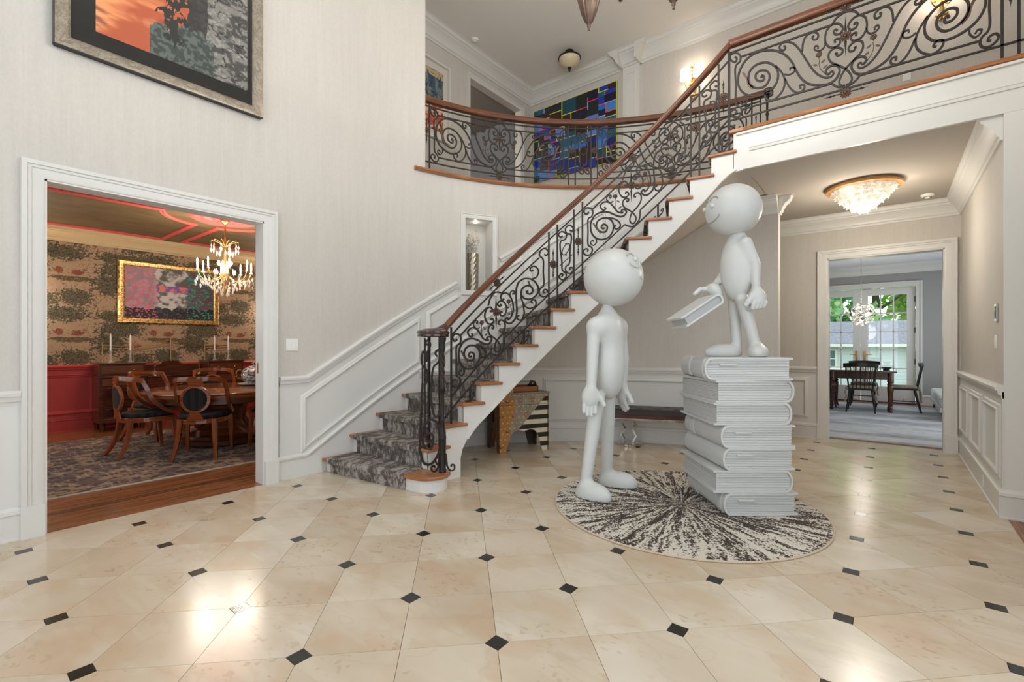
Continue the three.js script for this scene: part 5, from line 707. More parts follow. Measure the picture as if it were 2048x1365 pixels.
  // plaster medallion
  const md = [lathe([[0.0001, -0.02], [0.1, -0.03], [0.13, -0.02], [0.3, -0.02], [0.34, -0.035], [0.38, -0.035], [0.42, -0.01], [0.43, 0]], 48)]; for (let i = 0; i < 24; i++) { const a = i / 24 * TAU; md.push(new THREE.SphereGeometry(0.03, 8, 6).scale(2.2, 0.5, 0.8).rotateY(-a).translate(Math.cos(a) * 0.22, -0.02, Math.sin(a) * 0.22)); }
  part(dc, 'ceiling_medallion', merge(md).translate(OX, DC, OZ), M.redMould, 'red plaster medallion');
  // hardwood
  const fl = struct('floor_dining', box(DX, -4.53, -0.2, -0.012, DZB, DZA), M.floorwood, 'dark hardwood dining room floor');
  for (let i = 0; i < 13; i++) for (const zz of [[DZA, -0.9 - (i % 3) * 0.35], [-0.902 - (i % 3) * 0.35, -3.1 - (i % 2) * 0.5], [-3.102 - (i % 2) * 0.5, DZB]]) part(fl, 'plank', box(-4.5315 - i * 0.0765, -4.606 - i * 0.0765, -0.012, -0.0002, zz[0], zz[1]), M.floorwood);
  for (let i = 0; i < 15; i++) part(fl, 'plank', box(-8.452 - i * 0.0765, -8.527 - i * 0.0765, -0.012, -0.0002, DZA, DZB), M.floorwood);
  for (const x of [-4.985, -5.03]) part(fl, 'inlay_strip', box(x - 0.009, x + 0.009, -0.01, 0.0006, DZA, DZB), M.inlay, 'dark inlay strip');
  // rug
  const rt = tex(1024, 1024, (u, v) => {
    const bd = Math.min(u, 1 - u, v, 1 - v), d1 = Math.min(u, 1 - u) * 3.1, d2 = Math.min(v, 1 - v) * 5.0, e = Math.min(d1, d2), n = fbm(N1, u, v, 120, 190, 3), m = fbm(N2, u, v, 22, 34, 4), s = fbm(N3, u, v, 30, 260, 3);
    let c = lerp3([150, 124, 98], [92, 76, 70], sstep(0.35, 0.65, m)); const line = Math.abs(e - 0.55) < 0.012 || Math.abs(e - 0.5) < 0.006 || Math.abs(e - 0.12) < 0.01; const motif = sstep(0.48, 0.55, Math.sin(u * 3.1 * 31 + Math.sin(v * 5 * 13) * 1.3) * Math.sin(v * 5 * 25) * 0.3 + n * 0.8);
    c = lerp3(c, [54, 46, 48], motif * 0.75); if (line) c = lerp3(c, [44, 36, 38], 0.7); c = lerp3(c, [178, 158, 136], sstep(0.55, 0.75, s) * 0.6); c = lerp3(c, [120, 84, 78], e < 0.5 && m > 0.5 ? 0.3 : 0); return c;
  });
  const rx0 = -8.6, rx1 = -5.5, rz0 = -5.1, rz1 = -0.1, rg = box(rx0, rx1, 0, 0.009, rz0, rz1); { const p = rg.attributes.position, uv = rg.attributes.uv; for (let i = 0; i < p.count; i++) uv.setXY(i, (p.getX(i) - rx0) / (rx1 - rx0), (p.getZ(i) - rz0) / (rz1 - rz0)); }
  const dr = thing('oriental_rug', 'worn brown and grey oriental rug under the dining table', 'rug', [0, 0, 0]); part(dr, 'pile', rg, mat({ map: rt, roughness: 0.95 })); part(dr, 'binding', [box(rx1 - 0.002, rx1 + 0.012, 0, 0.01, rz0, rz1)], mat({ color: sc('#c9bba6'), roughness: 0.9 }), 'pale bound edge');
  const RY = 0.0095;
  // table
  const tb = thing('dining_table', 'round polished cherry dining table with drum pedestal', 'table', [OX + 0.12, RY, OZ + 0.04]);
  part(tb, 'table_top', lathe([[0.0001, 0.715], [0.9, 0.715], [0.915, 0.708], [0.92, 0.695], [0.912, 0.685], [0.9, 0.682], [0.9, 0.66], [0.885, 0.655], [0.86, 0.655], [0.86, 0.64], [0.0001, 0.64]], 72, 0.5), M.cherry);
  part(tb, 'apron', lathe([[0.84, 0.64], [0.84, 0.575], [0.82, 0.575], [0.82, 0.64]], 60, 0.5), M.darkwood);
  part(tb, 'pedestal', lathe([[0.0001, 0.12], [0.3, 0.12], [0.27, 0.16], [0.22, 0.2], [0.24, 0.4], [0.3, 0.6], [0.34, 0.64]], 32, 0.6), M.cherry);
  for (let i = 0; i < 4; i++) { const a = i / 4 * TAU + 0.4; part(tb, 'bracket', extr([[0.2, 0.12], [0.42, 0.12], [0.4, 0.2], [0.3, 0.3], [0.34, 0.5], [0.5, 0.64], [0.2, 0.64]], 0.07, [], 0.008).translate(0, 0, -0.035).rotateY(a), M.cherry); }
  part(tb, 'plinth', lathe([[0.0001, 0.0], [0.46, 0.0], [0.5, 0.02], [0.5, 0.07], [0.46, 0.09], [0.44, 0.12], [0.0001, 0.12]], 48, 0.5), M.darkwood, 'dark round plinth');
  // gondola chairs
  const mkChair = (label, x, z, turn) => {
    const c = thing('dining_chair', label, 'chair', [x, RY + 0.007, z], turn, 'gondola dining chairs'); // local: faces -z, back at +z
    const seat = []; for (let i = 0; i <= 16; i++) { const a = i / 16 * Math.PI; seat.push([Math.cos(a) * 0.255, 0.0 + Math.sin(a) * 0.26]); } seat.push([-0.245, -0.23], [0.245, -0.23]);
    part(c, 'seat_frame', prism(seat, 0.385, 0.44, 0.006), M.cherry); part(c, 'seat_cushion', prism(seat.map(([a, b]) => [a * 0.93, b * 0.93]), 0.44, 0.49, 0.02), M.blackFabric, 'black striped upholstered seat');
    const back = (a, y, r = 0.265) => V(Math.sin(a) * r, y, 0.03 + Math.cos(a) * r * 0.95);
    part(c, 'top_rail', sweep(rect(0.05, 0.03), Array.from({ length: 17 }, (_, i) => back(mix(-1.25, 1.25, i / 16), 0.9 - 0.03 * Math.abs(i / 8 - 1) ** 2, 0.27)), (i) => { const a = mix(-1.25, 1.25, i / 16); return V(Math.sin(a), 0, Math.cos(a)); }), M.cherry);
    for (const s of [-1, 1]) { part(c, 'arm', sweep(rect(0.042, 0.03), new THREE.CatmullRomCurve3([V(s * 0.235, 0.88, 0.12), V(s * 0.258, 0.78, 0.08), V(s * 0.262, 0.64, 0.02), V(s * 0.258, 0.54, -0.08), V(s * 0.25, 0.47, -0.2)], false, 'centripetal').getPoints(20), V(s, 0, 0.15).normalize()), M.cherry); part(c, 'leg', sweep(rect(0.04, 0.04), new THREE.CatmullRomCurve3([V(s * 0.225, 0.42, -0.2), V(s * 0.232, 0.2, -0.215), V(s * 0.236, 0.0, -0.235)]).getPoints(8), V(0, 0, 1), { scale: (t) => 1.1 - 0.35 * t }), M.cherry); part(c, 'leg', sweep(rect(0.045, 0.045), new THREE.CatmullRomCurve3([V(s * 0.17, 0.44, 0.2), V(s * 0.18, 0.25, 0.225), V(s * 0.2, 0.1, 0.27), V(s * 0.215, 0.0, 0.33)]).getPoints(12), V(0, 0, 1), { scale: (t) => 1.1 - 0.3 * t }), M.cherry); }
    const oc = 0.67, zc = 0.288; const el = (rx, ry, n = 36) => Array.from({ length: n }, (_, i) => [Math.cos(i / n * TAU) * rx, oc + Math.sin(i / n * TAU) * ry]);
    const bend = (g) => { g = clean(g); const p = g.attributes.position; for (let i = 0; i < p.count; i++) p.setZ(i, p.getZ(i) - 0.9 * p.getX(i) ** 2 + (p.getY(i) - oc) * 0.03); g.computeVertexNormals(); return g; };
    part(c, 'back_oval', bend(extr(el(0.152, 0.155), 0.028, [el(0.118, 0.128)], 0.004).translate(0, 0, zc - 0.014)), M.cherry, 'cherry oval ring'); part(c, 'back_pad', bend(extr(el(0.119, 0.129), 0.02, [], 0.006).translate(0, 0, zc - 0.01)), M.blackFabric, 'black striped oval back pad');
    part(c, 'splat', [bend(extr([[-0.045, 0.81], [-0.08, 0.9], [0.08, 0.9], [0.045, 0.81]], 0.026).translate(0, 0, zc - 0.013)), bend(extr([[-0.09, 0.43], [-0.04, 0.53], [0.04, 0.53], [0.09, 0.43]], 0.026).translate(0, 0, zc - 0.013))], M.cherry);
    return c;
  };
  const tx = OX + 0.12, tz = OZ + 0.04, look = (x, z) => Math.atan2(-(tx - x), -(tz - z));
  for (const [x, z, l] of [[-6.29, -2.05, 'gondola chair with its oval back turned to the foyer'], [-6.94, -1.66, 'gondola chair at the left end of the dining table'], [-7.85, -1.98, 'gondola chair between the dining table and the left half of the sideboard'], [-7.98, -2.75, 'gondola chair on the far side of the dining table, beside the tureen'], [-6.16, -2.86, 'gondola chair at the right edge of the dining opening']]) mkChair(l, x, z, look(x, z));
  // sideboard
  const sb = thing('sideboard', 'dark mahogany sideboard with raised drawer boxes at both ends', 'sideboard', [0, 0, 0]); const bx0 = -9.535, bx1 = -9.08, bz0 = -3.62, bz1 = -1.6;
  const knob = (p, x, y, z) => part(p, 'knob', sph(0.013, x, y, z, 10, 8), M.brass);
  for (const [a, b] of [[bz1, bz1 - 0.58], [bz0 + 0.58, bz0]]) {
    part(sb, 'pedestal', [rb(bx0, bx1, 0.13, 0.82, b, a, 0.006), rb(bx0, bx1 + 0.015, 0.8, 0.83, b - 0.008, a + 0.008, 0.006), rb(bx0, bx1 - 0.05, 0.83, 1.0, b + 0.01, a - 0.01, 0.006), rb(bx0, bx1 - 0.035, 1.0, 1.025, b, a, 0.006), rb(bx0, bx1 + 0.01, 0.13, 0.19, b - 0.005, a + 0.005, 0.004)], M.darkwood);
    const d1 = part(sb, 'drawer', rb(bx1 - 0.052, bx1 - 0.04, 0.86, 0.97, b + 0.04, a - 0.04, 0.003), M.mahogany); knob(d1, bx1 - 0.03, 0.915, b + 0.16); knob(d1, bx1 - 0.03, 0.915, a - 0.16);
    const d2 = part(sb, 'drawer', rb(bx1, bx1 + 0.01, 0.68, 0.78, b + 0.04, a - 0.04, 0.003), M.mahogany); knob(d2, bx1 + 0.02, 0.73, b + 0.16); knob(d2, bx1 + 0.02, 0.73, a - 0.16);
    part(sb, 'door', rb(bx1, bx1 + 0.01, 0.23, 0.65, b + 0.05, a - 0.05, 0.003), M.mahoganyDark);
    for (const z of [a - 0.05, b + 0.05]) for (const x of [bx0 + 0.05, bx1 - 0.05]) part(sb, 'foot', cylBetween(V(x, 0, z), V(x, 0.14, z), 0.028, 0.045, 4), M.darkwood);
  }
  part(sb, 'centre_top', rb(bx0, bx1 + 0.03, 0.78, 0.81, bz0 + 0.58, bz1 - 0.58, 0.006), M.mahoganyDark); const cd = part(sb, 'drawer', rb(bx0, bx1 + 0.02, 0.62, 0.78, bz0 + 0.58, bz1 - 0.58, 0.006), M.darkwood); part(cd, 'ring_pull', new THREE.TorusGeometry(0.04, 0.006, 8, 24).rotateY(Math.PI / 2).translate(bx1 + 0.028, 0.7, -2.61), M.brass);
  part(sb, 'splash_board', extr([[-0.43, 0], [0.43, 0], [0.43, 0.16], [0.16, 0.16], [0.1, 0.22], [-0.1, 0.22], [-0.16, 0.16], [-0.43, 0.16]], 0.02).rotateY(Math.PI / 2).translate(bx0 + 0.02, 0.81, -2.61), M.darkwood);
  const gr = [], zs = [bz1 - 0.12, -2.1, -2.61, -3.12, bz0 + 0.12]; for (const z of zs) gr.push(cylBetween(V(bx0 + 0.03, 1.02, z), V(bx0 + 0.03, z === -2.61 ? 1.4 : 1.32, z), 0.008), sph(0.014, bx0 + 0.03, z === -2.61 ? 1.41 : 1.33, z, 8, 6)); for (const y of [1.27, 1.31]) gr.push(tube([V(bx0 + 0.03, y - 0.02, zs[0]), V(bx0 + 0.03, y - 0.03, -2.1), V(bx0 + 0.03, y + 0.06, -2.61), V(bx0 + 0.03, y - 0.03, -3.12), V(bx0 + 0.03, y - 0.02, zs[4])], 0.005, 6, 50)); part(sb, 'brass_gallery', gr, M.bronzeGold, 'brass gallery rail');
  // candlesticks on the sideboard ends
  const cstick = [[0.0001, 0], [0.045, 0.002], [0.045, 0.01], [0.018, 0.025], [0.011, 0.05], [0.02, 0.07], [0.011, 0.09], [0.014, 0.15], [0.026, 0.175], [0.03, 0.18], [0.012, 0.185], [0.0001, 0.185]];
  [[-9.3, -1.78, 'first crystal candlestick with white candle from the left on the sideboard'], [-9.3, -2.02, 'second crystal candlestick with white candle from the left on the sideboard'], [-9.3, -3.2, 'third crystal candlestick with white candle from the left on the sideboard'], [-9.3, -3.42, 'rightmost crystal candlestick with white candle on the sideboard']].forEach(([x, z, l], i) => { const c = thing('candlestick', l, 'candlestick', [x, 1.0255, z], 0, 'crystal candlesticks'); part(c, 'holder', lathe(cstick, 16, 0.4), M.crystal); part(c, 'candle', lathe([[0.012, 0.18], [0.011, 0.4 + (i % 2) * 0.02], [0.004, 0.43], [0.0001, 0.45]], 10), M.wax, 'white candle'); });
  for (const [px, z, l] of [[0, -2.32, 'left small brass candlestick in the middle of the sideboard'], [1, -2.95, 'right small brass candlestick in the middle of the sideboard']]) single('brass_stick', lathe([[0.03, 0], [0.03, 0.01], [0.012, 0.03], [0.01, 0.12], [0.02, 0.14], [0.014, 0.18], [0.02, 0.2], [0.0001, 0.2]], 14).translate(-9.25, 0.8105, z), M.bronzeGold, l, 'candlestick', 'brass candlesticks');
  // tureen
  const china = mat({ map: tex(256, 256, (u, v) => { const k = sstep(0.45, 0.55, fbm(N1, u, v, 10, 8, 3)), r = sstep(0.62, 0.68, fbm(N2, u, v, 12, 10, 2)); return lerp3(lerp3([206, 212, 206], [66, 74, 76], k), [150, 74, 54], r * 0.8); }, { rep: [0.3, 0.3] }), roughness: 0.15 });
  const tu = thing('tureen', 'painted porcelain tureen with gilt handles on the dining table', 'tureen', [-7.1, RY + 0.7155, -2.95]);
  part(tu, 'dish', lathe([[0.0001, 0], [0.12, 0], [0.2, 0.02], [0.205, 0.026], [0.12, 0.014], [0.0001, 0.014]], 32), mat({ color: sc('#bcd0cf'), roughness: 0.2 }), 'pale blue dish'); part(tu, 'bowl', lathe([[0.0001, 0.014], [0.09, 0.015], [0.08, 0.035], [0.14, 0.07], [0.165, 0.12], [0.16, 0.17], [0.15, 0.18]], 32), china); part(tu, 'lid', lathe([[0.155, 0.18], [0.16, 0.19], [0.13, 0.23], [0.07, 0.265], [0.02, 0.28], [0.02, 0.3], [0.03, 0.315], [0.0001, 0.335]], 32), china); for (const s of [-1, 1]) part(tu, 'handle', tube([V(0, 0.09, s * 0.15), V(0, 0.12, s * 0.22), V(0, 0.2, s * 0.23), V(0, 0.22, s * 0.18), V(0, 0.17, s * 0.155)], 0.009, 8), M.bronzeGold, 'gilt handle');
  // framed pop picture: a plain abstract stand-in
  const pop = tex(512, 360, (u, v) => { const n = fbm(N1, u, v, 18, 14, 4), f = fbm(N2, u, v, 60, 44, 2), s = fbm(N3, u, v, 10, 80, 3); let c = lerp3([196, 150, 160], [150, 140, 146], sstep(0.3, 0.7, n)); if (u > 0.62) c = lerp3([70, 110, 100], [120, 60, 80], sstep(0.4, 0.6, s)); const h = Math.abs(u - 0.5 + 0.12 * (n - 0.5)) / 0.17; if (h < 1) c = lerp3([206, 202, 196], [96, 92, 90], sstep(0.38, 0.62, fbm(N2, u, v, 12, 10, 4))); if (v < 0.16 + 0.1 * n) c = lerp3([34, 32, 38], [80, 74, 84], sstep(0.5, 0.7, f)); if (f > 0.62 && h > 1.05) c = lerp3(c, u < 0.4 ? [236, 96, 120] : [60, 170, 150], 0.8); if (Math.abs(v - 0.6) < 0.06 && h < 1.1) c = lerp3([126, 88, 168], [226, 128, 116], sstep(0.4, 0.6, n)); return c; });
  const pic = thing('framed_artwork', 'wide colourful pop artwork in a gold frame over the sideboard', 'picture', [DX + 0.004, 2.157, -2.64]);
  const cv = new THREE.PlaneGeometry(1.28, 0.85); part(pic, 'canvas', new THREE.BoxGeometry(1.28, 0.85, 0.02), mat({ map: pop, roughness: 0.6 }), 'collage in pink, grey and green').rotation.y = Math.PI / 2; pic.children[0].position.x = 0.02; { const g = pic.children[0].geometry, nn = g.attributes.normal, p = g.attributes.position, uv = g.attributes.uv; for (let i = 0; i < uv.count; i++) uv.setXY(i, p.getX(i) / 1.28 + 0.5, p.getY(i) / 0.85 + 0.5); }
  const gold = mat({ map: tex(256, 256, (u, v) => lerp3([206, 168, 104], [120, 88, 48], sstep(0.5, 0.62, fbm(N2, u, v, 26, 26, 3))), { rep: [0.3, 0.3] }), roughness: 0.35, metalness: 0.6 });
  part(pic, 'frame', flatLine([V(0, -0.42, -0.635), V(0, 0.42, -0.635), V(0, 0.42, 0.635), V(0, -0.42, 0.635)], [[0, 0], [0, 0.035], [0.02, 0.045], [0.07, 0.05], [0.09, 0.03], [0.09, 0]], V(1, 0, 0), true), gold, 'mottled gold frame');
  // crystal chandelier
  const ch = thing('crystal_chandelier', 'crystal chandelier with candle bulbs over the dining table', 'chandelier', [OX, 0, OZ]);
  part(ch, 'canopy', lathe([[0.01, 2.93], [0.02, 2.96], [0.06, 2.985], [0.06, 3.0], [0.0001, 3.0]], 20), M.bronzeGold); part(ch, 'stem', lathe([[0.008, 2.94], [0.014, 2.86], [0.006, 2.8], [0.02, 2.72], [0.03, 2.68], [0.012, 2.6], [0.02, 2.45], [0.045, 2.3], [0.05, 2.22], [0.02, 2.12], [0.03, 2.05], [0.0001, 1.98]], 16), M.bronzeGold);
  const cr = clean(new THREE.OctahedronGeometry(0.02).scale(0.8, 1.55, 0.45)), bead = clean(new THREE.OctahedronGeometry(0.009)); const q = rng(31); let nc = 0;
  const hang = (x, y, z, s = 1) => { const m = part(ch, nc ? `crystal_${String(nc).padStart(3, '0')}` : 'crystal', cr, M.crystal); m.position.set(x, y, z); m.rotation.y = q() * 6; m.scale.setScalar(s); nc++; };
  for (let i = 0; i < 8; i++) { const a = i / 8 * TAU + 0.2, c = Math.cos(a), s = Math.sin(a), R = 0.32; const ar = part(ch, 'arm', tube([V(c * 0.04, 2.25, s * 0.04), V(c * 0.14, 2.17, s * 0.14), V(c * 0.27, 2.2, s * 0.27), V(c * R, 2.3, s * R)], 0.007, 6), M.bronzeGold); part(ar, 'candle_sleeve', lathe([[0.022, 2.3], [0.024, 2.31], [0.011, 2.312], [0.011, 2.4]], 10).translate(c * R, 0, s * R), M.wax); part(ar, 'bulb', lathe([[0.006, 2.4], [0.011, 2.42], [0.008, 2.445], [0.0001, 2.465]], 10).translate(c * R, 0, s * R), M.bulb, 'glowing candle bulb'); lamp(ch, V(c * R, 2.43, s * R), sc('#fff2e0'), 0.9, 1.5); for (let k = 0; k < 6; k++) { const b = a + (k - 2.5) * 0.13, r = R + 0.02 - (k % 2) * 0.05; hang(Math.cos(b) * r, 2.2 - (k % 3) * 0.045, Math.sin(b) * r, 1); } }
  for (let t = 0; t < 5; t++) { const R = [0.24, 0.2, 0.15, 0.1, 0.05][t], y = [2.17, 2.12, 2.07, 2.03, 1.99][t], n = [16, 14, 11, 8, 4][t]; for (let i = 0; i < n; i++) { const a = i / n * TAU + t; hang(Math.cos(a) * R, y, Math.sin(a) * R, 1.1); } }
  for (let i = 0; i < 10; i++) { const a = i / 10 * TAU, R = 0.16; part(ch, 'upper_arm', tube([V(0, 2.62, 0), V(Math.cos(a) * 0.08, 2.7, Math.sin(a) * 0.08), V(Math.cos(a) * R, 2.72, Math.sin(a) * R), V(Math.cos(a) * R, 2.68, Math.sin(a) * R)], 0.004, 5), M.bronzeGold); hang(Math.cos(a) * R, 2.65, Math.sin(a) * R, 1); hang(Math.cos(a) * R, 2.59, Math.sin(a) * R, 1.25); hang(Math.cos(a + 0.3) * 0.1, 2.55, Math.sin(a + 0.3) * 0.1, 1.2); hang(Math.cos(a + 0.1) * 0.08, 2.42, Math.sin(a + 0.1) * 0.08, 1.3); hang(Math.cos(a + 0.1) * 0.12, 2.3, Math.sin(a + 0.1) * 0.12, 1.3); }
  // candle sconces on the papered wall, either side of the sideboard
  for (const [z, l] of [[-0.62, 'candle sconce on the dining room wall, hidden left of the opening'], [-4.5, 'candle sconce on the dining room wall, hidden right of the opening']]) { const s = thing('candle_sconce', l, 'sconce', [DX + 0.003, 1.85, z], 0, 'dining room candle sconces'); part(s, 'backplate', rb(0, 0.012, -0.1, 0.1, -0.035, 0.035, 0.005), M.bronzeGold); for (const k of [-1, 1]) { const a = part(s, 'arm', tube([V(0.01, -0.04, 0), V(0.07, -0.08, k * 0.05), V(0.11, -0.02, k * 0.09), V(0.11, 0.0, k * 0.09)], 0.006, 6), M.bronzeGold); part(a, 'candle_sleeve', lathe([[0.01, 0], [0.01, 0.08]], 8).translate(0.11, 0, k * 0.09), M.wax); part(a, 'bulb', lathe([[0.006, 0.08], [0.011, 0.1], [0.0001, 0.14]], 8).translate(0.11, 0, k * 0.09), M.bulb); lamp(s, V(0.12, 0.12, k * 0.09), sc('#ffeeda'), 1.4, 1.5); } }
}

// ---------------------------------------------------------------- breakfast room through the rear doorway, and the garden beyond
const BZ = -13.45, BC = 3.08, BX0 = -4.2, BX1 = 1.75;
{
  const L0 = -1.47, L1 = 0.45, DT = 2.58, nz = V(0, 0, 1);
  const wf = struct('wall_breakfast_back', [box(BX0, L0 - 0.01, 0, BC, BZ - 0.16, BZ), box(L1 + 0.01, BX1, 0, BC, BZ - 0.16, BZ), box(L0 - 0.01, L1 + 0.01, DT + 0.01, BC, BZ - 0.16, BZ)], M.greyWall, 'grey wall around the French doors');
  struct('wall_breakfast_sides', [box(BX0 - 0.12, BX0, 0, BC, BZ, ZB - 0.14), box(BX1, BX1 + 0.12, 0, 0.3, BZ, ZB - 0.14), box(BX1, BX1 + 0.12, 2.75, BC, BZ, ZB - 0.14), box(BX1, BX1 + 0.12, 0.3, 2.75, BZ, -13.0), box(BX1, BX1 + 0.12, 0.3, 2.75, -8.6, ZB - 0.14), box(BX0, -0.66, 0, BC, ZB - 0.2, ZB - 0.1405), box(0.53, BX1, 0, BC, ZB - 0.2, ZB - 0.1405), box(-0.66, 0.53, 2.475, BC, ZB - 0.2, ZB - 0.1405)], M.greyWall);
  const wn = struct('window_3', [box(BX1 + 0.03, BX1 + 0.09, 0.3, 0.38, -13.0, -8.6), box(BX1 + 0.03, BX1 + 0.09, 2.67, 2.75, -13.0, -8.6), ...[-13.0, -11.9, -10.8, -9.7, -8.66].map((z) => box(BX1 + 0.03, BX1 + 0.09, 0.38, 2.67, z, z + 0.06))], M.paint); for (const z of [-12.94, -11.84, -10.74, -9.64]) part(wn, 'pane', box(BX1 + 0.058, BX1 + 0.062, 0.38, 2.67, z, z + (z > -9.7 ? 0.98 : 1.04)), M.glass);
  struct('ceiling_breakfast', box(BX0, BX1, BC, BC + 0.08, BZ, ZB - 0.14), mat({ color: sc('#dcdde0'), roughness: 0.8 }));
  struct('floor_breakfast', box(BX0, BX1, -0.2, -0.001, BZ - 0.1, -7.86), M.floorwood);
  struct('trim_10', [flatLine([V(BX0, BC - 0.2, BZ), V(BX1, BC - 0.2, BZ)], flip(P_CROWN(0.2, 0.15)), nz)], M.paint, 'white crown over the French doors');
  struct('trim_11', flatLine([V(L0, 0, BZ), V(L0, DT, BZ), V(L1, DT, BZ), V(L1, 0, BZ)], flip(P_CASE), nz), M.paint, 'white casing of the French doors');
  struct('baseboard_breakfast', flatLine([V(L1 + 0.115, 0, BZ), V(BX1, 0, BZ)], flip(P_BASE), nz), M.paint);
  const rt = tex(512, 512, (u, v) => { const n = fbm(N1, u, v, 6, 40, 4), f = fbm(N2, u, v, 120, 160, 2); return lerp3([214, 214, 214], [160, 163, 168], clamp(sstep(0.4, 0.7, n) * 0.8 + (f - 0.5) * 0.8, 0, 1)); }, { rep: [2.2, 2.2] });
  const rug = thing('grey_rug', 'large pale blue grey streaked rug in the room with French doors', 'rug', [0, 0, 0]); part(rug, 'pile', rb(-3.0, 1.3, 0, 0.012, -12.9, -7.95, 0.003), mat({ map: rt, roughness: 0.95 }));
  // French doors: two leaves of 3 x 5 panes
  const lv = (n, x0, x1, hinge) => {
    const d = struct(`door_${n}`, null, null, n === 1 ? 'right leaf of the white French doors' : 'left leaf of the white French doors'); const z0 = BZ - 0.09, z1 = BZ - 0.04, st = 0.145, y0 = 0.36, y1 = 2.42, gx0 = x0 + st - 0.01, gx1 = x1 - st;
    part(d, 'leaf_frame', [rb(x0 + 0.004, gx0, 0.02, DT - 0.01, z0, z1, 0.004), rb(gx1, x1 - 0.004, 0.02, DT - 0.01, z0, z1, 0.004), rb(gx0, gx1, 0.02, y0, z0, z1, 0.002), rb(gx0, gx1, y1, DT - 0.01, z0, z1, 0.002)], M.paint);
    for (let i = 1; i < 3; i++) { const x = mix(gx0, gx1, i / 3); part(d, 'glazing_bar', rb(x - 0.013, x + 0.013, y0, y1, z0 + 0.008, z1 - 0.008, 0.003), M.paint); } for (let j = 1; j < 5; j++) { const y = mix(y0, y1, j / 5); part(d, 'glazing_bar', rb(gx0, gx1, y - 0.013, y + 0.013, z0 + 0.008, z1 - 0.008, 0.003), M.paint); }
    for (let i = 0; i < 3; i++) for (let j = 0; j < 5; j++) part(d, 'pane', box(mix(gx0, gx1, i / 3) + 0.013, mix(gx0, gx1, (i + 1) / 3) - 0.013, mix(y0, y1, j / 5) + 0.013, mix(y0, y1, (j + 1) / 5) - 0.013, z0 + 0.023, z0 + 0.026), M.glass);
    const hx = hinge > 0 ? x0 + 0.075 : x1 - 0.075; const pl = part(d, 'handle_plate', rb(hx - 0.022, hx + 0.022, 0.9, 1.16, z1, z1 + 0.008, 0.003), M.brass); part(pl, 'lever', [cylBetween(V(hx, 1.08, z1), V(hx, 1.08, z1 + 0.05), 0.01), cylBetween(V(hx, 1.08, z1 + 0.045), V(hx + hinge * 0.13, 1.08, z1 + 0.045), 0.009)], M.brass, 'brass lever');
    const kx = hinge > 0 ? x1 : x0; for (const y of [0.25, 0.93, 1.62, 2.3]) part(d, 'hinge', rb(kx - 0.018, kx + 0.018, y - 0.06, y + 0.06, z1 - 0.004, z1 + 0.012, 0.003), M.bronze, 'bronze hinge');
  };
  lv(1, -0.51, L1, 1); lv(2, L0, -0.51, -1);
  part(scene.getObjectByName('door_1'), 'sill', box(L0, L1, -0.02, 0.018, BZ - 0.15, BZ), M.darkwood, 'dark threshold');
  // table with turned legs
  const ry = 0.0125; const tb = thing('breakfast_table', 'dark wood table with turned legs in front of the French doors', 'table', [-0.44, ry, -11.88]);
  part(tb, 'table_top', rb(-0.56, 0.56, 0.755, 0.785, -0.56, 0.56, 0.008), M.darkwood); part(tb, 'glass_top', rb(-0.54, 0.54, 0.7855, 0.7915, -0.54, 0.54, 0.002), phys({ color: sc('#cfe3dc'), roughness: 0.03, metalness: 0.0, clearcoat: 1 }), 'green tinted glass top');
  part(tb, 'apron', [rb(-0.48, 0.48, 0.62, 0.755, 0.46, 0.485, 0.003), rb(-0.48, 0.48, 0.62, 0.755, -0.485, -0.46, 0.003), rb(0.46, 0.485, 0.62, 0.755, -0.48, 0.48, 0.003), rb(-0.485, -0.46, 0.62, 0.755, -0.48, 0.48, 0.003)], M.darkwood);
  const legP = [[0.0001, 0], [0.03, 0.0], [0.036, 0.03], [0.024, 0.06], [0.04, 0.09], [0.028, 0.115], [0.036, 0.14], [0.042, 0.3], [0.05, 0.48], [0.04, 0.51], [0.052, 0.53], [0.036, 0.56], [0.052, 0.585], [0.05, 0.62], [0.05, 0.75]]; const lg = clean(lathe(legP, 16, 0.5)); for (const [sx, sz] of [[-1, 1], [1, 1], [-1, -1], [1, -1]]) { const m = part(tb, 'leg', lg, M.darkwood); m.position.set(sx * 0.46, 0, sz * 0.46); }
  // spindle chairs with animal print cushions
  const printM = mat({ map: tex(256, 256, (u, v) => (fbm(N1, u, v, 22, 22, 2) > 0.53 ? [40, 34, 30] : [198, 182, 156]), { rep: [0.35, 0.35] }), roughness: 0.9 });
  const mk = (label, x, z, turn) => { const c = thing('spindle_chair', label, 'chair', [x, ry + 0.004, z], turn, 'black spindle back chairs');
    const se = part(c, 'seat', rb(-0.22, 0.22, 0.42, 0.45, -0.21, 0.21, 0.012), M.black); const cu = part(se, 'cushion', rb(-0.215, 0.215, 0.45, 0.495, -0.205, 0.2, 0.02, 3), printM, 'animal print tie-on cushion');
    for (const s of [-1, 1]) { part(c, 'leg', cylBetween(V(s * 0.17, 0.43, -0.16), V(s * 0.22, 0, -0.24), 0.02, 0.013), M.black); part(c, 'leg', cylBetween(V(s * 0.17, 0.43, 0.16), V(s * 0.22, 0, 0.25), 0.02, 0.013), M.black); part(c, 'stretcher', cylBetween(V(s * 0.2, 0.17, -0.2), V(s * 0.2, 0.17, 0.21), 0.01), M.black); part(cu, 'tie', [tube([V(s * 0.2, 0.46, 0.21), V(s * 0.235, 0.4, 0.24), V(s * 0.22, 0.3, 0.25), V(s * 0.245, 0.2, 0.255)], 0.014, 6), sph(0.025, s * 0.215, 0.45, 0.225, 8, 6)], printM, 'animal print tie'); }
    part(c, 'stretcher', cylBetween(V(-0.2, 0.2, 0), V(0.2, 0.2, 0), 0.01), M.black);
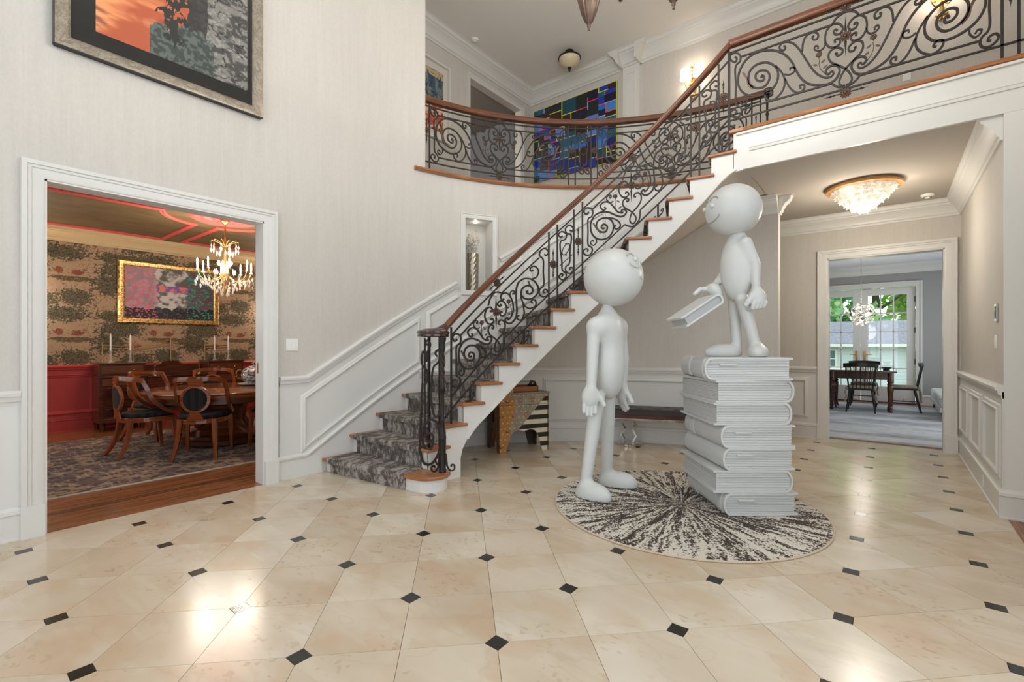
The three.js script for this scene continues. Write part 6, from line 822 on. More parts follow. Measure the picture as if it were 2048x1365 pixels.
    for (let i = 0; i < 7; i++) { const t = i / 6 - 0.5; part(c, 'spindle', cylBetween(V(t * 0.36, 0.44, 0.19), V(t * 0.46, 0.88, 0.27), 0.008 + (i % 6 ? 0 : 0.006), 0.007 + (i % 6 ? 0 : 0.005)), M.black); }
    part(c, 'crest_rail', sweep(rect(0.075, 0.022), Array.from({ length: 9 }, (_, i) => { const t = i / 4 - 1; return V(t * 0.27, 0.89 + 0.015 * (1 - t * t), 0.285 - 0.05 * t * t); }), V(0, 0.15, 1).normalize()), M.black); return c; };
  mk('black spindle back chair with its back to the hall, in front of the breakfast table', -0.42, -11.3, 0); mk('black spindle back chair at the right side of the breakfast table', 0.22, -11.85, Math.PI / 2); mk('black spindle back chair on the window side of the breakfast table', -0.42, -12.45, Math.PI); mk('black spindle back chair at the left side of the breakfast table', -1.08, -11.85, -Math.PI / 2);
  // cluster centrepiece on the table
  const cp = thing('centrepiece', 'cluster of small silver votive cups on the breakfast table', 'centrepiece', [-0.44, ry + 0.792, -11.8]); for (let i = 0; i < 9; i++) { part(cp, 'cup', lathe([[0.0001, 0], [0.022, 0.002], [0.03, 0.05], [0.032, 0.075], [0.028, 0.075], [0.02, 0.01]], 12).translate((i - 4) * 0.055, 0, (i % 2) * 0.04), i % 2 ? M.chrome : M.crystal); }
  const bw = thing('bowl', 'dark bowl at the right end of the breakfast table', 'bowl', [-0.04, ry + 0.792, -11.7]); part(bw, 'body', lathe([[0.0001, 0], [0.06, 0.0], [0.05, 0.015], [0.09, 0.06], [0.085, 0.06], [0.04, 0.02]], 20), M.black);
  // bubble pendant
  const pn = thing('bubble_pendant', 'round pendant lamp of glass and chrome bubbles over the breakfast table', 'pendant lamp', [-0.44, 0, -11.88]);
  part(pn, 'canopy', lathe([[0.07, BC], [0.07, BC - 0.02], [0.01, BC - 0.03]], 20), M.chrome); part(pn, 'chain', Array.from({ length: 30 }, (_, i) => new THREE.TorusGeometry(0.012, 0.0028, 6, 10).rotateY(i % 2 ? Math.PI / 2 : 0).scale(0.7, 1.35, 0.7).translate(0, 2.16 + i * 0.03, 0)), M.chrome); part(pn, 'core', sph(0.06, 0, 1.91, 0), M.chrome);
  const q = rng(9), bs = clean(sph(0.03, 0, 0, 0, 12, 8)), dk = clean(lathe([[0.0001, 0.004], [0.03, 0.002], [0.034, -0.004], [0.012, -0.006], [0.0001, -0.006]], 14)); for (let i = 0; i < 46; i++) { const y = 1 - 2 * (i + 0.5) / 46, r = Math.sqrt(1 - y * y), a = i * 2.39996, R = 0.19 + (i % 3) * 0.015, d = V(Math.cos(a) * r, y, Math.sin(a) * r); const lit = i % 6 === 0; part(pn, 'rod', cylBetween(V(0, 1.91, 0), V(0, 1.91, 0).addScaledVector(d, R), 0.0025, 0.0025, 5), M.chrome); const m = part(pn, lit ? 'bulb' : 'bubble', i % 2 ? bs : dk, lit ? M.bulbWhite : i % 2 ? M.crystal : M.chrome); m.position.set(0, 1.91, 0).addScaledVector(d, R); m.quaternion.setFromUnitVectors(UPV, d); }
  lamp(pn, V(0, 1.62, 0), sc('#fff6ea'), 0.5, 10); lamp(pn, V(0, 2.2, 0), sc('#fff6ea'), 0.7, 8);
  // white upholstered bench at the right
  const bn = thing('upholstered_bench', 'pale upholstered bench at the right side of the room with French doors', 'bench', [1.02, 0.0, -11.75]); part(bn, 'seat', rb(-0.35, 0.4, 0.24, 0.42, -1.2, 1.2, 0.05, 4), mat({ color: sc('#d5dad7'), roughness: 0.9 })); part(bn, 'base_rail', rb(-0.36, 0.41, 0.17, 0.25, -1.22, 1.22, 0.01), mat({ color: sc('#c7ced0'), roughness: 0.6 })); part(bn, 'roll', cylBetween(V(0.02, 0.5, -0.9), V(0.02, 0.5, 0.9), 0.12, 0.12, 20), mat({ color: sc('#e2e6e2'), roughness: 0.9 }), 'bolster cushion'); for (const [x, z] of [[-0.3, -1.15], [-0.3, 1.15], [0.34, -1.15], [0.34, 1.15]]) part(bn, 'leg', cylBetween(V(x, 0.0125, z), V(x, 0.18, z), 0.014, 0.02), M.darkwood);
  // ---------------- garden
  const GY = -1.0; const lawn = struct('garden_lawn', box(-30, 30, GY - 0.2, GY, -60, BZ - 0.4), mat({ map: tex(256, 256, (u, v) => lerp3([84, 132, 58], [120, 168, 84], fbm(N1, u, v, 60, 60, 3)), { rep: [2, 2] }), roughness: 1 }), 'green lawn behind the house'); struct('terrace', box(-6, 5, GY, -0.08, -16.2, BZ - 0.17), mat({ color: sc('#b9b4aa'), roughness: 0.9 }), 'stone terrace outside the French doors');
  const siding = mat({ color: sc('#ccd2d8'), roughness: 0.7 }), shingle = mat({ map: tex(256, 256, (u, v) => lerp3([92, 98, 106], [132, 138, 146], fbm(N2, u, v, 30, 40, 2)), { rep: [1.5, 1.5] }), roughness: 0.9 });
  const hz = -24, gh = thing('garden_building', 'low white sided outbuilding with grey shingle roof beyond the garden', 'building', [0, 0, 0]);
  part(gh, 'wall', [box(-4.4, 3.4, GY, 1.3, hz - 4, hz)], siding, 'white clapboard wall'); for (let j = 0; j < 17; j++) part(gh, 'clapboard', box(-4.41, 3.41, GY + j * 0.135, GY + j * 0.135 + 0.128, hz, hz + 0.012 + 0.006), siding);
  part(gh, 'roof', extr([[-0.4, 1.3], [-0.4, 1.38], [2.0, 2.35], [4.4, 1.38], [4.4, 1.3]], 8.4).rotateY(Math.PI / 2).translate(-4.7, 0, hz), shingle, 'grey shingle hip roof'); part(gh, 'gutter', box(-4.7, 3.7, 1.22, 1.34, hz + 0.36, hz + 0.46), M.paint);
  for (const [wx, ww] of [[1.15, 1.05], [-2.3, 1.05]]) { const w = part(gh, 'window', [box(wx - ww / 2 - 0.08, wx + ww / 2 + 0.08, 1.05, 1.13, hz, hz + 0.06), box(wx - ww / 2 - 0.08, wx + ww / 2 + 0.08, -0.38, -0.3, hz, hz + 0.06), box(wx - ww / 2 - 0.08, wx - ww / 2, -0.3, 1.05, hz, hz + 0.06), box(wx + ww / 2, wx + ww / 2 + 0.08, -0.3, 1.05, hz, hz + 0.06), ...[1, 2].map((i) => box(wx - ww / 2 + ww * i / 3 - 0.02, wx - ww / 2 + ww * i / 3 + 0.02, -0.3, 1.05, hz + 0.03, hz + 0.055)), ...[1, 2, 3].map((i) => box(wx - ww / 2, wx + ww / 2, -0.3 + 1.35 * i / 4 - 0.02, -0.3 + 1.35 * i / 4 + 0.02, hz + 0.03, hz + 0.055))], M.paint, 'white sash window'); part(w, 'pane', box(wx - ww / 2, wx + ww / 2, -0.3, 1.05, hz + 0.019, hz + 0.029), phys({ color: sc('#5d7078'), roughness: 0.08 })); }
  const pg = thing('pergola', 'white pergola with rafter tails at the left of the garden building', 'pergola', [0, 0, 0]); part(pg, 'beam', [box(-8.2, -2.2, 1.25, 1.5, -20.1, -19.95)], siding); for (let i = 0; i < 11; i++) part(pg, 'rafter', extr([[0, 0], [2.6, 0], [2.75, 0.12], [2.75, 0.22], [0, 0.22]], 0.07).rotateY(-Math.PI / 2).translate(-8.0 + i * 0.57, 1.5, -22.3), siding); for (const x of [-7.9, -5.2, -2.4]) part(pg, 'post', rb(x - 0.1, x + 0.1, GY, 1.26, -20.12, -19.92, 0.01), siding);
  // trees: leaf clusters on real trunks
  const leafG = (() => { const g = new THREE.BufferGeometry(), w = 0.12; g.setAttribute('position', new THREE.Float32BufferAttribute([0, 0, 0, w, 0.03, 0.09, 0, 0.02, 0.24, 0, 0, 0, 0, 0.02, 0.24, -w, 0.03, 0.09], 3)); g.setAttribute('uv', new THREE.Float32BufferAttribute(new Array(12).fill(0), 2)); g.computeVertexNormals(); return g; })();
  const bark = mat({ color: sc('#6d6355'), roughness: 0.95 });
  [[-9.5, -31, 9, 4.2, '#a6cf80', 'bright green garden tree at the left beyond the French doors'], [-4.6, -33, 10, 4.4, '#86c07e', 'deep green garden tree behind the left door leaf'], [-0.6, -35, 11, 4.6, '#bfe088', 'yellow green garden tree seen at the meeting of the French doors'], [3.6, -34, 10, 4.4, '#aed482', 'light green garden tree seen through the right door leaf'], [8.4, -36, 10, 4.6, '#90c486', 'green garden tree at the right beyond the French doors']].forEach(([x, z, h, r, col, label], ti) => {
    const t = thing('garden_tree', label, 'tree', [x, GY, z], 0, 'trees beyond the garden building'); const qq = rng(100 + ti); part(t, 'trunk', [taperTube([V(0, 0, 0), V(0.1, h * 0.3, 0), V(-0.1, h * 0.6, 0.1), V(0.1, h * 0.9, 0)], 0.28, 0.08, 8), ...Array.from({ length: 6 }, (_, i) => { const a = i * 1.1, y = h * (0.3 + i * 0.09); return taperTube([V(0, y, 0), V(Math.cos(a) * r * 0.4, y + 0.5, Math.sin(a) * r * 0.4), V(Math.cos(a) * r * 0.8, y + 1.2, Math.sin(a) * r * 0.8)], 0.1, 0.03, 6, 10); })], bark);
    const n = 5200, im = new THREE.InstancedMesh(leafG, mat({ color: sc(col), roughness: 0.8, side: THREE.DoubleSide }), n), m4 = new THREE.Matrix4(), e = new THREE.Euler(), s = V(), cc = new THREE.Color(); im.name = 'foliage'; im.userData.kind = 'stuff'; im.castShadow = im.receiveShadow = true;
    const cl = Array.from({ length: 34 }, () => { const a = qq() * TAU, y = qq(), rr = r * Math.sqrt(qq()) * (1 - 0.5 * y); return V(Math.cos(a) * rr, h * (0.22 + 0.75 * y), Math.sin(a) * rr); });
    for (let i = 0; i < n; i++) { const c = cl[Math.floor(qq() * cl.length)], d = V(qq() - 0.5, qq() - 0.5, qq() - 0.5).normalize().multiplyScalar(0.95 * Math.cbrt(qq())); e.set(qq() * 6, qq() * 6, qq() * 6); const k = 1 + qq() * 0.9; m4.makeRotationFromEuler(e).scale(s.set(k, k, k)).setPosition(c.x + d.x, c.y + d.y, c.z + d.z); im.setMatrixAt(i, m4); cc.setRGB(0.7 + 0.5 * qq(), 0.75 + 0.4 * qq(), 0.6 + 0.5 * qq()); im.setColorAt(i, cc); } t.add(im);
  });
}

// ---------------------------------------------------------------- furniture under the stair
{
  // painted side table: front panel with polka dots and diagonal stripes
  const f0 = floorAt(998.5, 909), f1 = floorAt(1097, 899.5), dx = f1.clone().sub(f0), w = dx.length(); dx.normalize(); const dep = 0.42, H = 0.72;
  const t = thing('painted_table', 'painted side table with gold dots and black and white stripes under the stair', 'side table', [f0.x, 0, f0.z], Math.atan2(-dx.z, dx.x));   // local x along the front, -z to the wall
  const front = tex(512, 512, (u, v) => {      // u 0..1 across, v 0..1 up the front
    const diag = u * 0.98 + (1 - v) * 1.12 > 1.1 && v < 1.3 - 0.0, split = u > 0.27 + 0.05 * Math.sin(v * 9 + 1), st = Math.floor(v * 13) % 2;
    if (u - (v - 0.36) * 1.02 > 0.36 && u > 0.4) return st ? [40, 34, 28] : [222, 212, 186];
    const cell = (n, o) => { const a = u * n + (Math.floor(v * n) % 2) * 0.5 + o, b = v * n; return Math.hypot(a - Math.floor(a) - 0.5, b - Math.floor(b) - 0.5); };
    let c = split ? [156, 146, 126] : [186, 128, 62]; const n = fbm(N1, u, v, 12, 12, 3); c = lerp3(c, [110, 90, 64], (n - 0.4) * 0.5);
    if (cell(11, 0.2) < 0.13) c = [214, 196, 150]; const r = cell(4, 0.35); if (split && r > 0.1 && r < 0.17) c = [176, 92, 78]; if (!split && r > 0.1 && r < 0.16 && (v * 4 % 1) < 0.5) c = [96, 48, 24]; return c;
  });
  const side = tex(256, 256, (u, v) => { const n = fbm(N2, u, v, 10, 10, 3), s = u > 0.5; return lerp3(s ? [86, 74, 58] : [150, 92, 46], [60, 46, 32], n * 0.6); });
  const fm = mat({ map: front, roughness: 0.45 }), sm = mat({ map: side, roughness: 0.5 });
  const arch = (W, leg, top) => [[0, 0], [leg * 0.62, 0], [leg * 0.8, 0.1], [leg, 0.2], [leg * 1.35, 0.255], [leg * 1.8, 0.268], [W * 0.5, 0.25], [W - leg * 1.8, 0.27], [W - leg * 1.35, 0.255], [W - leg, 0.2], [W - leg * 0.8, 0.1], [W - leg * 0.62, 0], [W, 0], [W, top], [0, top]];
  const fit = (g, W) => { g = clean(g); const p = g.attributes.position, uv = g.attributes.uv; for (let i = 0; i < p.count; i++) uv.setXY(i, p.getX(i) / W, p.getY(i) / H); return g; };
  part(t, 'front_panel', fit(extr(arch(w, 0.14, H - 0.02), 0.018, [], 0.002).translate(0, 0, -0.018), w), fm, 'dotted gold and grey panel with striped corner'); part(t, 'back_panel', fit(extr(arch(w, 0.14, H - 0.02), 0.018).translate(0, 0, -dep), w), sm);
  const hole = Array.from({ length: 20 }, (_, i) => [dep * 0.5 + Math.cos(-i / 20 * TAU) * 0.055, 0.43 + Math.sin(-i / 20 * TAU) * 0.09]);
  for (const x of [0.0, w - 0.018]) part(t, 'side_panel', fit(extr(arch(dep, 0.12, H - 0.02), 0.018, [hole]), dep).rotateY(Math.PI / 2).translate(x, 0, 0), sm, 'brown side panel with oval cut-out');
  part(t, 'table_top', rb(-0.012, w + 0.012, H - 0.02, H, -dep - 0.01, 0.012, 0.005), mat({ color: sc('#8f8672'), roughness: 0.5 }), 'grey painted top'); part(t, 'drawer_line', rb(0.01, w - 0.02, H - 0.15, H - 0.146, 0.0, 0.0012, 0.0004), M.black);
  // tray with glass
  const tp = V(0.1, H, -0.2).applyAxisAngle(UPV, t.rotation.y).add(t.position); const tr = thing('serving_tray', 'wooden serving tray with cut-out handles on the painted side table', 'tray', [tp.x + dx.x * 0.17, H + 0.0005, tp.z + dx.z * 0.17], t.rotation.y); const tw = 0.27, td = 0.15;
  part(tr, 'base', rb(-tw, tw, 0, 0.012, -td, td, 0.003), M.darkwood); part(tr, 'long_side', [rb(-tw, tw, 0, 0.065, td - 0.01, td, 0.003), rb(-tw, tw, 0, 0.065, -td, -td + 0.01, 0.003)], M.oak);
  const hh = Array.from({ length: 14 }, (_, i) => [Math.cos(-i / 14 * TAU) * 0.045, 0.092 + Math.sin(-i / 14 * TAU) * 0.013]); for (const s of [-1, 1]) part(tr, 'handle_side', extr([[-td, 0], [td, 0], [td, 0.07], [td * 0.7, 0.08], [td * 0.5, 0.115], [td * 0.3, 0.125], [-td * 0.3, 0.125], [-td * 0.5, 0.115], [-td * 0.7, 0.08], [-td, 0.07]], 0.012, [hh]).rotateY(Math.PI / 2).translate(s * (tw - 0.006) - 0.006, 0, 0), M.darkwood, 'side with cut-out handle');
  const gp = tr.position; single('tumbler', lathe([[0.0001, 0], [0.036, 0], [0.042, 0.11], [0.039, 0.11], [0.034, 0.008], [0.0001, 0.008]], 20).translate(gp.x - dx.x * 0.08, H + 0.013, gp.z - dx.z * 0.08), M.crystal, 'clear cut glass tumbler in the wooden tray', 'glass'); single('matchbox', rb(-0.055, 0.055, 0, 0.045, -0.03, 0.03, 0.004).rotateY(t.rotation.y).translate(gp.x - dx.x * 0.15 + 0.1 * Math.sin(t.rotation.y) * 0, H + 0.0005, gp.z - dx.z * 0.15).translate(dx.z * -0.19, 0, dx.x * 0.19), mat({ color: sc('#caa064'), roughness: 0.6 }), 'small tan box at the front of the painted side table', 'box');
  // bench with zigzag chrome supports
  const b0 = floorAt(1258, 890), bh = 0.5, bt = Math.atan2(0.3, 1); const bl = floorAt(1258, 886), br = floorAt(1420, 900);
  const bd = V(0.93, 0, -0.37).normalize(), bn = thing('bench', 'long tufted dark leather bench on zigzag chrome supports under the stair', 'bench', [b0.x, 0, b0.z], Math.atan2(-bd.z, bd.x));
  const L0 = -0.34, L1 = 1.1, seat = new THREE.BoxGeometry(L1 - L0, 0.07, 0.42, 60, 3, 18).translate((L0 + L1) / 2, 0.455, 0); { const p = seat.attributes.position; for (let i = 0; i < p.count; i++) { const x = p.getX(i), y = p.getY(i), z = p.getZ(i); if (y > 0.47) { let d = 0.008 * Math.sin((x - L0) * 4) * 0; for (let a = L0 + 0.15; a < L1; a += 0.22) for (const c of [-0.1, 0.1]) d -= 0.022 * Math.exp(-(((x - a - (c > 0 ? 0.11 : 0)) ** 2 + (z - c) ** 2) / 0.0016)); const e = Math.min(1, Math.min(x - L0, L1 - x, 0.21 - Math.abs(z)) / 0.03); p.setY(i, y + d - 0.02 * (1 - e) ** 2); } } seat.computeVertexNormals(); }
  part(bn, 'seat_cushion', seat, M.leather, 'tufted dark leather'); part(bn, 'seat_base', rb(L0 + 0.005, L1 - 0.005, 0.37, 0.42, -0.205, 0.205, 0.008), M.darkwood); part(bn, 'chrome_rail', rb(L0, L1, 0.345, 0.372, -0.21, 0.21, 0.004), M.chrome);
  const zig = (x, z, s) => sweep(rect(0.02, 0.02), [V(x, 0.345, z), V(x + s * 0.04, 0.27, z), V(x, 0.2, z), V(x + s * 0.04, 0.13, z), V(x, 0.05, z)], V(0, 0, 1));
  for (const ox of [0, 0.86]) { const fo = part(bn, 'foot_disc', lathe([[0.0001, 0], [0.17, 0], [0.172, 0.006], [0.172, 0.03], [0.165, 0.036], [0.0001, 0.036]], 48, 0.4).translate(ox, 0, 0), M.chrome, 'round chrome foot'); for (const [x, z, s] of [[-0.06, 0.05, -1], [-0.05, -0.06, -1], [0.05, 0.05, 1], [0.04, -0.06, 1]]) part(bn, 'zigzag_leg', zig(ox + x, z, s), M.chrome); }
}
// ---------------------------------------------------------------- niche vase
{
  const p = wpos(wt(27.3), 2.0005, -0.13), v = thing('niche_vase', 'tall hammered gold vase with white branches in the wall niche', 'vase', [p.x, p.y, p.z]);
  const g = new THREE.CylinderGeometry(0.075, 0.068, 0.5, 40, 30, true).translate(0, 0.25, 0); { const q = g.attributes.position; for (let i = 0; i < q.count; i++) { const x = q.getX(i), z = q.getZ(i), th = Math.atan2(z, x), k = 1 + 0.08 * Math.sin(th * 10 + Math.sin(q.getY(i) * 70)) * Math.sin(q.getY(i) * 90); q.setX(i, x * k); q.setZ(i, z * k); } g.computeVertexNormals(); }
  part(v, 'body', [g, new THREE.CylinderGeometry(0.068, 0.068, 0.004, 30).translate(0, 0.002, 0)], mat({ color: sc('#b9ad98'), roughness: 0.3, metalness: 0.75 }));
  const q = rng(77), wm = mat({ color: sc('#ddd6c8'), roughness: 0.7 }); for (let i = 0; i < 22; i++) { const a = q() * TAU, r = 0.05 + q() * 0.1, h = 0.62 + q() * 0.2, tip = V(Math.cos(a) * r, h, Math.sin(a) * r * 0.7), br = [taperTube([V(0, 0.3, 0), V(Math.cos(a) * 0.03, 0.5, Math.sin(a) * 0.03), tip], 0.004, 0.0015, 5, 10)]; for (let k = 0; k < 6; k++) { const t = 0.5 + k * 0.09, c = V(0, 0.5, 0).lerp(tip, t); br.push(leafGeo(0.05, 0.014).rotateZ(q() * 3).rotateY(q() * 6).translate(c.x + (q() - 0.5) * 0.03, c.y + (q() - 0.5) * 0.03, c.z + (q() - 0.5) * 0.02)); } part(v, 'branch', br, wm); }
}
// ---------------------------------------------------------------- large framed photograph on the left wall
{
  const z0 = -1.945, z1 = -0.56, y0 = 3.39, y1 = 4.9, x = XL + 0.003, W = z1 - z0, Hh = y1 - y0;
  const art = tex(768, 768, (u, v) => { // u from left (z1) to right (z0); orange sky, dark tree, grey cliff
    const n = fbm(N1, u, v, 6, 10, 5), f = fbm(N2, u, v, 46, 46, 3), s = fbm(N3, u, v, 3, 9, 4); let c = lerp3([242, 158, 100], [186, 86, 48], sstep(0.35, 0.62, s)); c = lerp3(c, [112, 46, 28], 0.75 * sstep(0.6, 0.75, fbm(N1, u, v, 3, 8, 4))); c = lerp3(c, [252, 196, 140], 0.4 * sstep(0.55, 0.8, n));
    const edge = 0.56 + 0.07 * (fbm(N2, u, v, 5, 9, 4) - 0.5), rock = u > edge; if (rock) { const cr = fbm(N1, u, v, 10, 22, 5), cs = Math.abs(fbm(N3, u, v, 7, 12, 4) - 0.5); c = lerp3([64, 62, 59], [128, 125, 118], sstep(0.38, 0.62, cr)); c = lerp3(c, [26, 25, 24], 1 - sstep(0, 0.03, cs)); c = lerp3(c, [176, 172, 164], 0.55 * sstep(0.58, 0.72, f)); if (u < edge + 0.13 && v > 0.22) c = lerp3(c, [30, 29, 28], 0.75); }
    const slope = 0.33 - 0.1 * Math.abs(u - 0.55) * 4; if (u > 0.31 && v < slope * (0.6 + fbm(N2, u, v, 14, 14, 3) * 0.7) && u < 0.74) c = lerp3([52, 60, 54], [92, 100, 92], sstep(0.4, 0.6, f));
    const tx = 0.46 + 0.04 * (v - 0.2) + 0.012 * Math.sin(v * 14), lay = 0.5 + 0.5 * Math.sin(v * 40 + 3 * n), half = 0.11 * (0.35 + 0.65 * lay) * sstep(0.95, 0.6, v) * sstep(0.1, 0.2, v); if ((Math.abs(u - tx + 0.02 * (n - 0.5)) < half && fbm(N1, u, v, 44, 34, 3) > 0.42) || (Math.abs(u - tx) < 0.006 && v > 0.1)) c = [26, 30, 24]; return c;
  });
  const g = thing('framed_photograph', 'large framed photograph of a dark tree and cliff under an orange sky', 'picture', [0, 0, 0]);
  const fm = mat({ map: tex(256, 256, (u, v) => { const n = fbm(N1, u, v, 60, 60, 2) * 0.5 + fbm(N2, u, v, 10, 24, 3) * 0.5; return lerp3([160, 150, 134], [128, 118, 104], sstep(0.3, 0.7, n)); }, { rep: [0.4, 0.4] }), roughness: 0.35, metalness: 0.5 });
  part(g, 'frame', flatLine([V(x, y0, z0), V(x, y1, z0), V(x, y1, z1), V(x, y0, z1)], [[-0.085, 0], [-0.085, 0.026], [-0.07, 0.034], [-0.012, 0.05], [0, 0.05], [0, 0]], V(1, 0, 0), true), fm, 'brushed pewter frame'); part(g, 'frame_edge', [box(x, x + 0.05, y0 - 0.006, y0 - 0.0005, z0, z1), box(x, x + 0.05, y0, y1, z1 + 0.0005, z1 + 0.006)], M.black);
  part(g, 'mat_board', box(x, x + 0.02, y0 + 0.08, y1 - 0.08, z0 + 0.08, z1 - 0.08), mat({ color: sc('#22201d'), roughness: 0.85 }), 'black mat');
  const iy0 = 3.59, iy1 = 4.7, iz0 = -1.82, iz1 = -0.78, im = part(g, 'print', box(x + 0.0205, x + 0.022, iy0, iy1, iz0, iz1), mat({ map: art, roughness: 0.6 }), 'photograph of cliff and tree'); { const p = im.geometry.attributes.position, uv = im.geometry.attributes.uv; for (let i = 0; i < p.count; i++) uv.setXY(i, (iz1 - p.getZ(i)) / (iz1 - iz0), (p.getY(i) - iy0) / (iy1 - iy0)); }
  part(g, 'glazing', box(x + 0.03, x + 0.033, y0 + 0.08, y1 - 0.08, z0 + 0.08, z1 - 0.08), M.pictureGlass);
}
// ---------------------------------------------------------------- gallery art, lamps and fittings upstairs
{
  // colour block painting
  const S = 720, grid = new Float32Array(S * S * 3), q = rng(21), blues = [[16, 28, 110], [22, 54, 160], [40, 110, 196], [16, 92, 120], [70, 130, 205], [12, 20, 70], [14, 70, 90], [96, 128, 196]], darks = [[28, 16, 14], [40, 14, 26], [18, 12, 44], [20, 34, 34], [52, 22, 14]], neon = [[206, 214, 60], [232, 60, 104], [214, 206, 90], [150, 170, 220], [226, 90, 70]];
  const rects = []; const split = (x, y, w, h, d) => { if (d === 0 || (w < 90 && h < 90)) { rects.push([x, y, w, h]); return; } if (w > h * (0.7 + q() * 0.8)) { const k = w * (0.3 + 0.4 * q()); split(x, y, k, h, d - 1); split(x + k, y, w - k, h, d - 1); } else { const k = h * (0.3 + 0.4 * q()); split(x, y, w, k, d - 1); split(x, y + k, w, h - k, d - 1); } }; split(0, 0, S, S, 7);
  for (const [x, y, w, h] of rects) { const pal = q() < 0.62 ? blues : darks, c = pal[Math.floor(q() * pal.length)], e = q() < 0.75 ? neon[Math.floor(q() * neon.length)] : c, bx = q() < 0.5, by = q() < 0.6; for (let j = Math.floor(y); j < Math.floor(y + h); j++) for (let i = Math.floor(x); i < Math.floor(x + w); i++) { const col = (bx && i - x < 7) || (by && j - y < 7) ? e : c, k = (j * S + i) * 3; grid[k] = col[0]; grid[k + 1] = col[1]; grid[k + 2] = col[2]; } }
  const pt = tex(S, S, (u, v) => { const i = Math.floor(u * S), j = Math.floor(v * S), k = (j * S + i) * 3; if (i < 6 || j > S - 7 || i > S - 7) return [206, 208, 84]; return [grid[k], grid[k + 1], grid[k + 2]]; });
  const X0 = -5.6, X1 = -3.77, Y0 = 4.57, Y1 = 6.0, g = box(X0, X1, Y0, Y1, ZB + 0.003, ZB + 0.04); { const p = g.attributes.position, uv = g.attributes.uv; for (let i = 0; i < p.count; i++) uv.setXY(i, (p.getX(i) - X0) / (X1 - X0), (p.getY(i) - Y0) / (Y1 - Y0)); }
  single('abstract_painting', g, mat({ map: pt, roughness: 0.5 }), 'blue and black colour block painting with neon lines on the gallery wall', 'painting');
  // shadow box at the left of the gallery
  const ct = tex(256, 384, (u, v) => { const n = fbm(N1, u, v, 8, 10, 4), m = fbm(N2, u, v, 6, 14, 3); let c = v > 0.5 ? lerp3([60, 84, 110], [120, 130, 120], sstep(0.4, 0.6, n)) : lerp3([196, 84, 60], [220, 196, 170], sstep(0.4, 0.62, m)); if (v > 0.88) c = [190, 170, 130]; return lerp3(c, [40, 34, 34], sstep(0.66, 0.75, fbm(N3, u, v, 20, 26, 2)) * 0.7); });
  const bx = thing('shadow_box', 'white shadow box with a red and blue collage on the gallery wall', 'picture', [-5.697, 0, 0]); part(bx, 'frame', flatLine([V(0, 4.6, -5.42), V(0, 5.85, -5.42), V(0, 5.85, -4.55), V(0, 4.6, -4.55)], [[0, 0], [0, 0.06], [-0.03, 0.06], [-0.03, 0]], V(1, 0, 0), true), M.paint); part(bx, 'backing', box(0, 0.01, 4.6, 5.85, -5.42, -4.55), mat({ color: sc('#d9d2c6') })); const cg = part(bx, 'collage', box(0.012, 0.03, 4.75, 5.7, -5.28, -4.7), mat({ map: ct, roughness: 0.7 }), 'red and blue collage'); { const p = cg.geometry.attributes.position, uv = cg.geometry.attributes.uv; for (let i = 0; i < p.count; i++) uv.setXY(i, (p.getZ(i) + 5.28) / 0.58, (p.getY(i) - 4.75) / 0.95); }
  // print leaning beyond the gallery doorway
  const lp = thing('leaning_print', 'black framed print seen through the gallery doorway', 'picture', [-8.88, 0, -6.9]); part(lp, 'frame', flatLine([V(0, 4.2, -0.42), V(0, 4.75, -0.42), V(0, 4.75, 0.42), V(0, 4.2, 0.42)], [[0, 0], [0, 0.03], [0.03, 0.03], [0.03, 0]], V(1, 0, 0), true), M.black); part(lp, 'sheet', box(0, 0.01, 4.2, 4.75, -0.42, 0.42), mat({ map: tex(128, 128, (u, v) => (fbm(N1, u, v, 9, 9, 3) > 0.56 && Math.hypot(u - 0.5, v - 0.5) < 0.42 ? [50, 54, 58] : [188, 194, 200]), { rep: [0.6, 0.6] }), roughness: 0.6 }));
  // semi-flush lamp
  const sf = thing('semi_flush_lamp', 'bronze semi-flush ceiling lamp with ribbed amber glass over the gallery', 'ceiling lamp', [-4.33, 0, -7.0]); part(sf, 'canopy', lathe([[0.075, 6.4], [0.075, 6.36], [0.05, 6.35], [0.03, 6.33], [0.03, 6.3], [0.19, 6.29], [0.195, 6.27], [0.18, 6.265]], 32), M.ironDark); { const gl = new THREE.LatheGeometry([[0.18, 6.27], [0.175, 6.22], [0.13, 6.16], [0.06, 6.12], [0.0001, 6.11]].map(([a, b]) => new THREE.Vector2(a, b)), 60); const p = gl.attributes.position; for (let i = 0; i < p.count; i++) { const th = Math.atan2(p.getZ(i), p.getX(i)), k = 1 + 0.015 * Math.sin(th * 30); p.setX(i, p.getX(i) * k); p.setZ(i, p.getZ(i) * k); } gl.computeVertexNormals(); part(sf, 'shade', gl, mat({ color: sc('#d8c9a6'), roughness: 0.35 }), 'ribbed amber glass bowl'); } part(sf, 'finial', lathe([[0.035, 6.115], [0.03, 6.1], [0.018, 6.09], [0.022, 6.07], [0.008, 6.04], [0.0001, 6.03]], 14), M.ironDark);
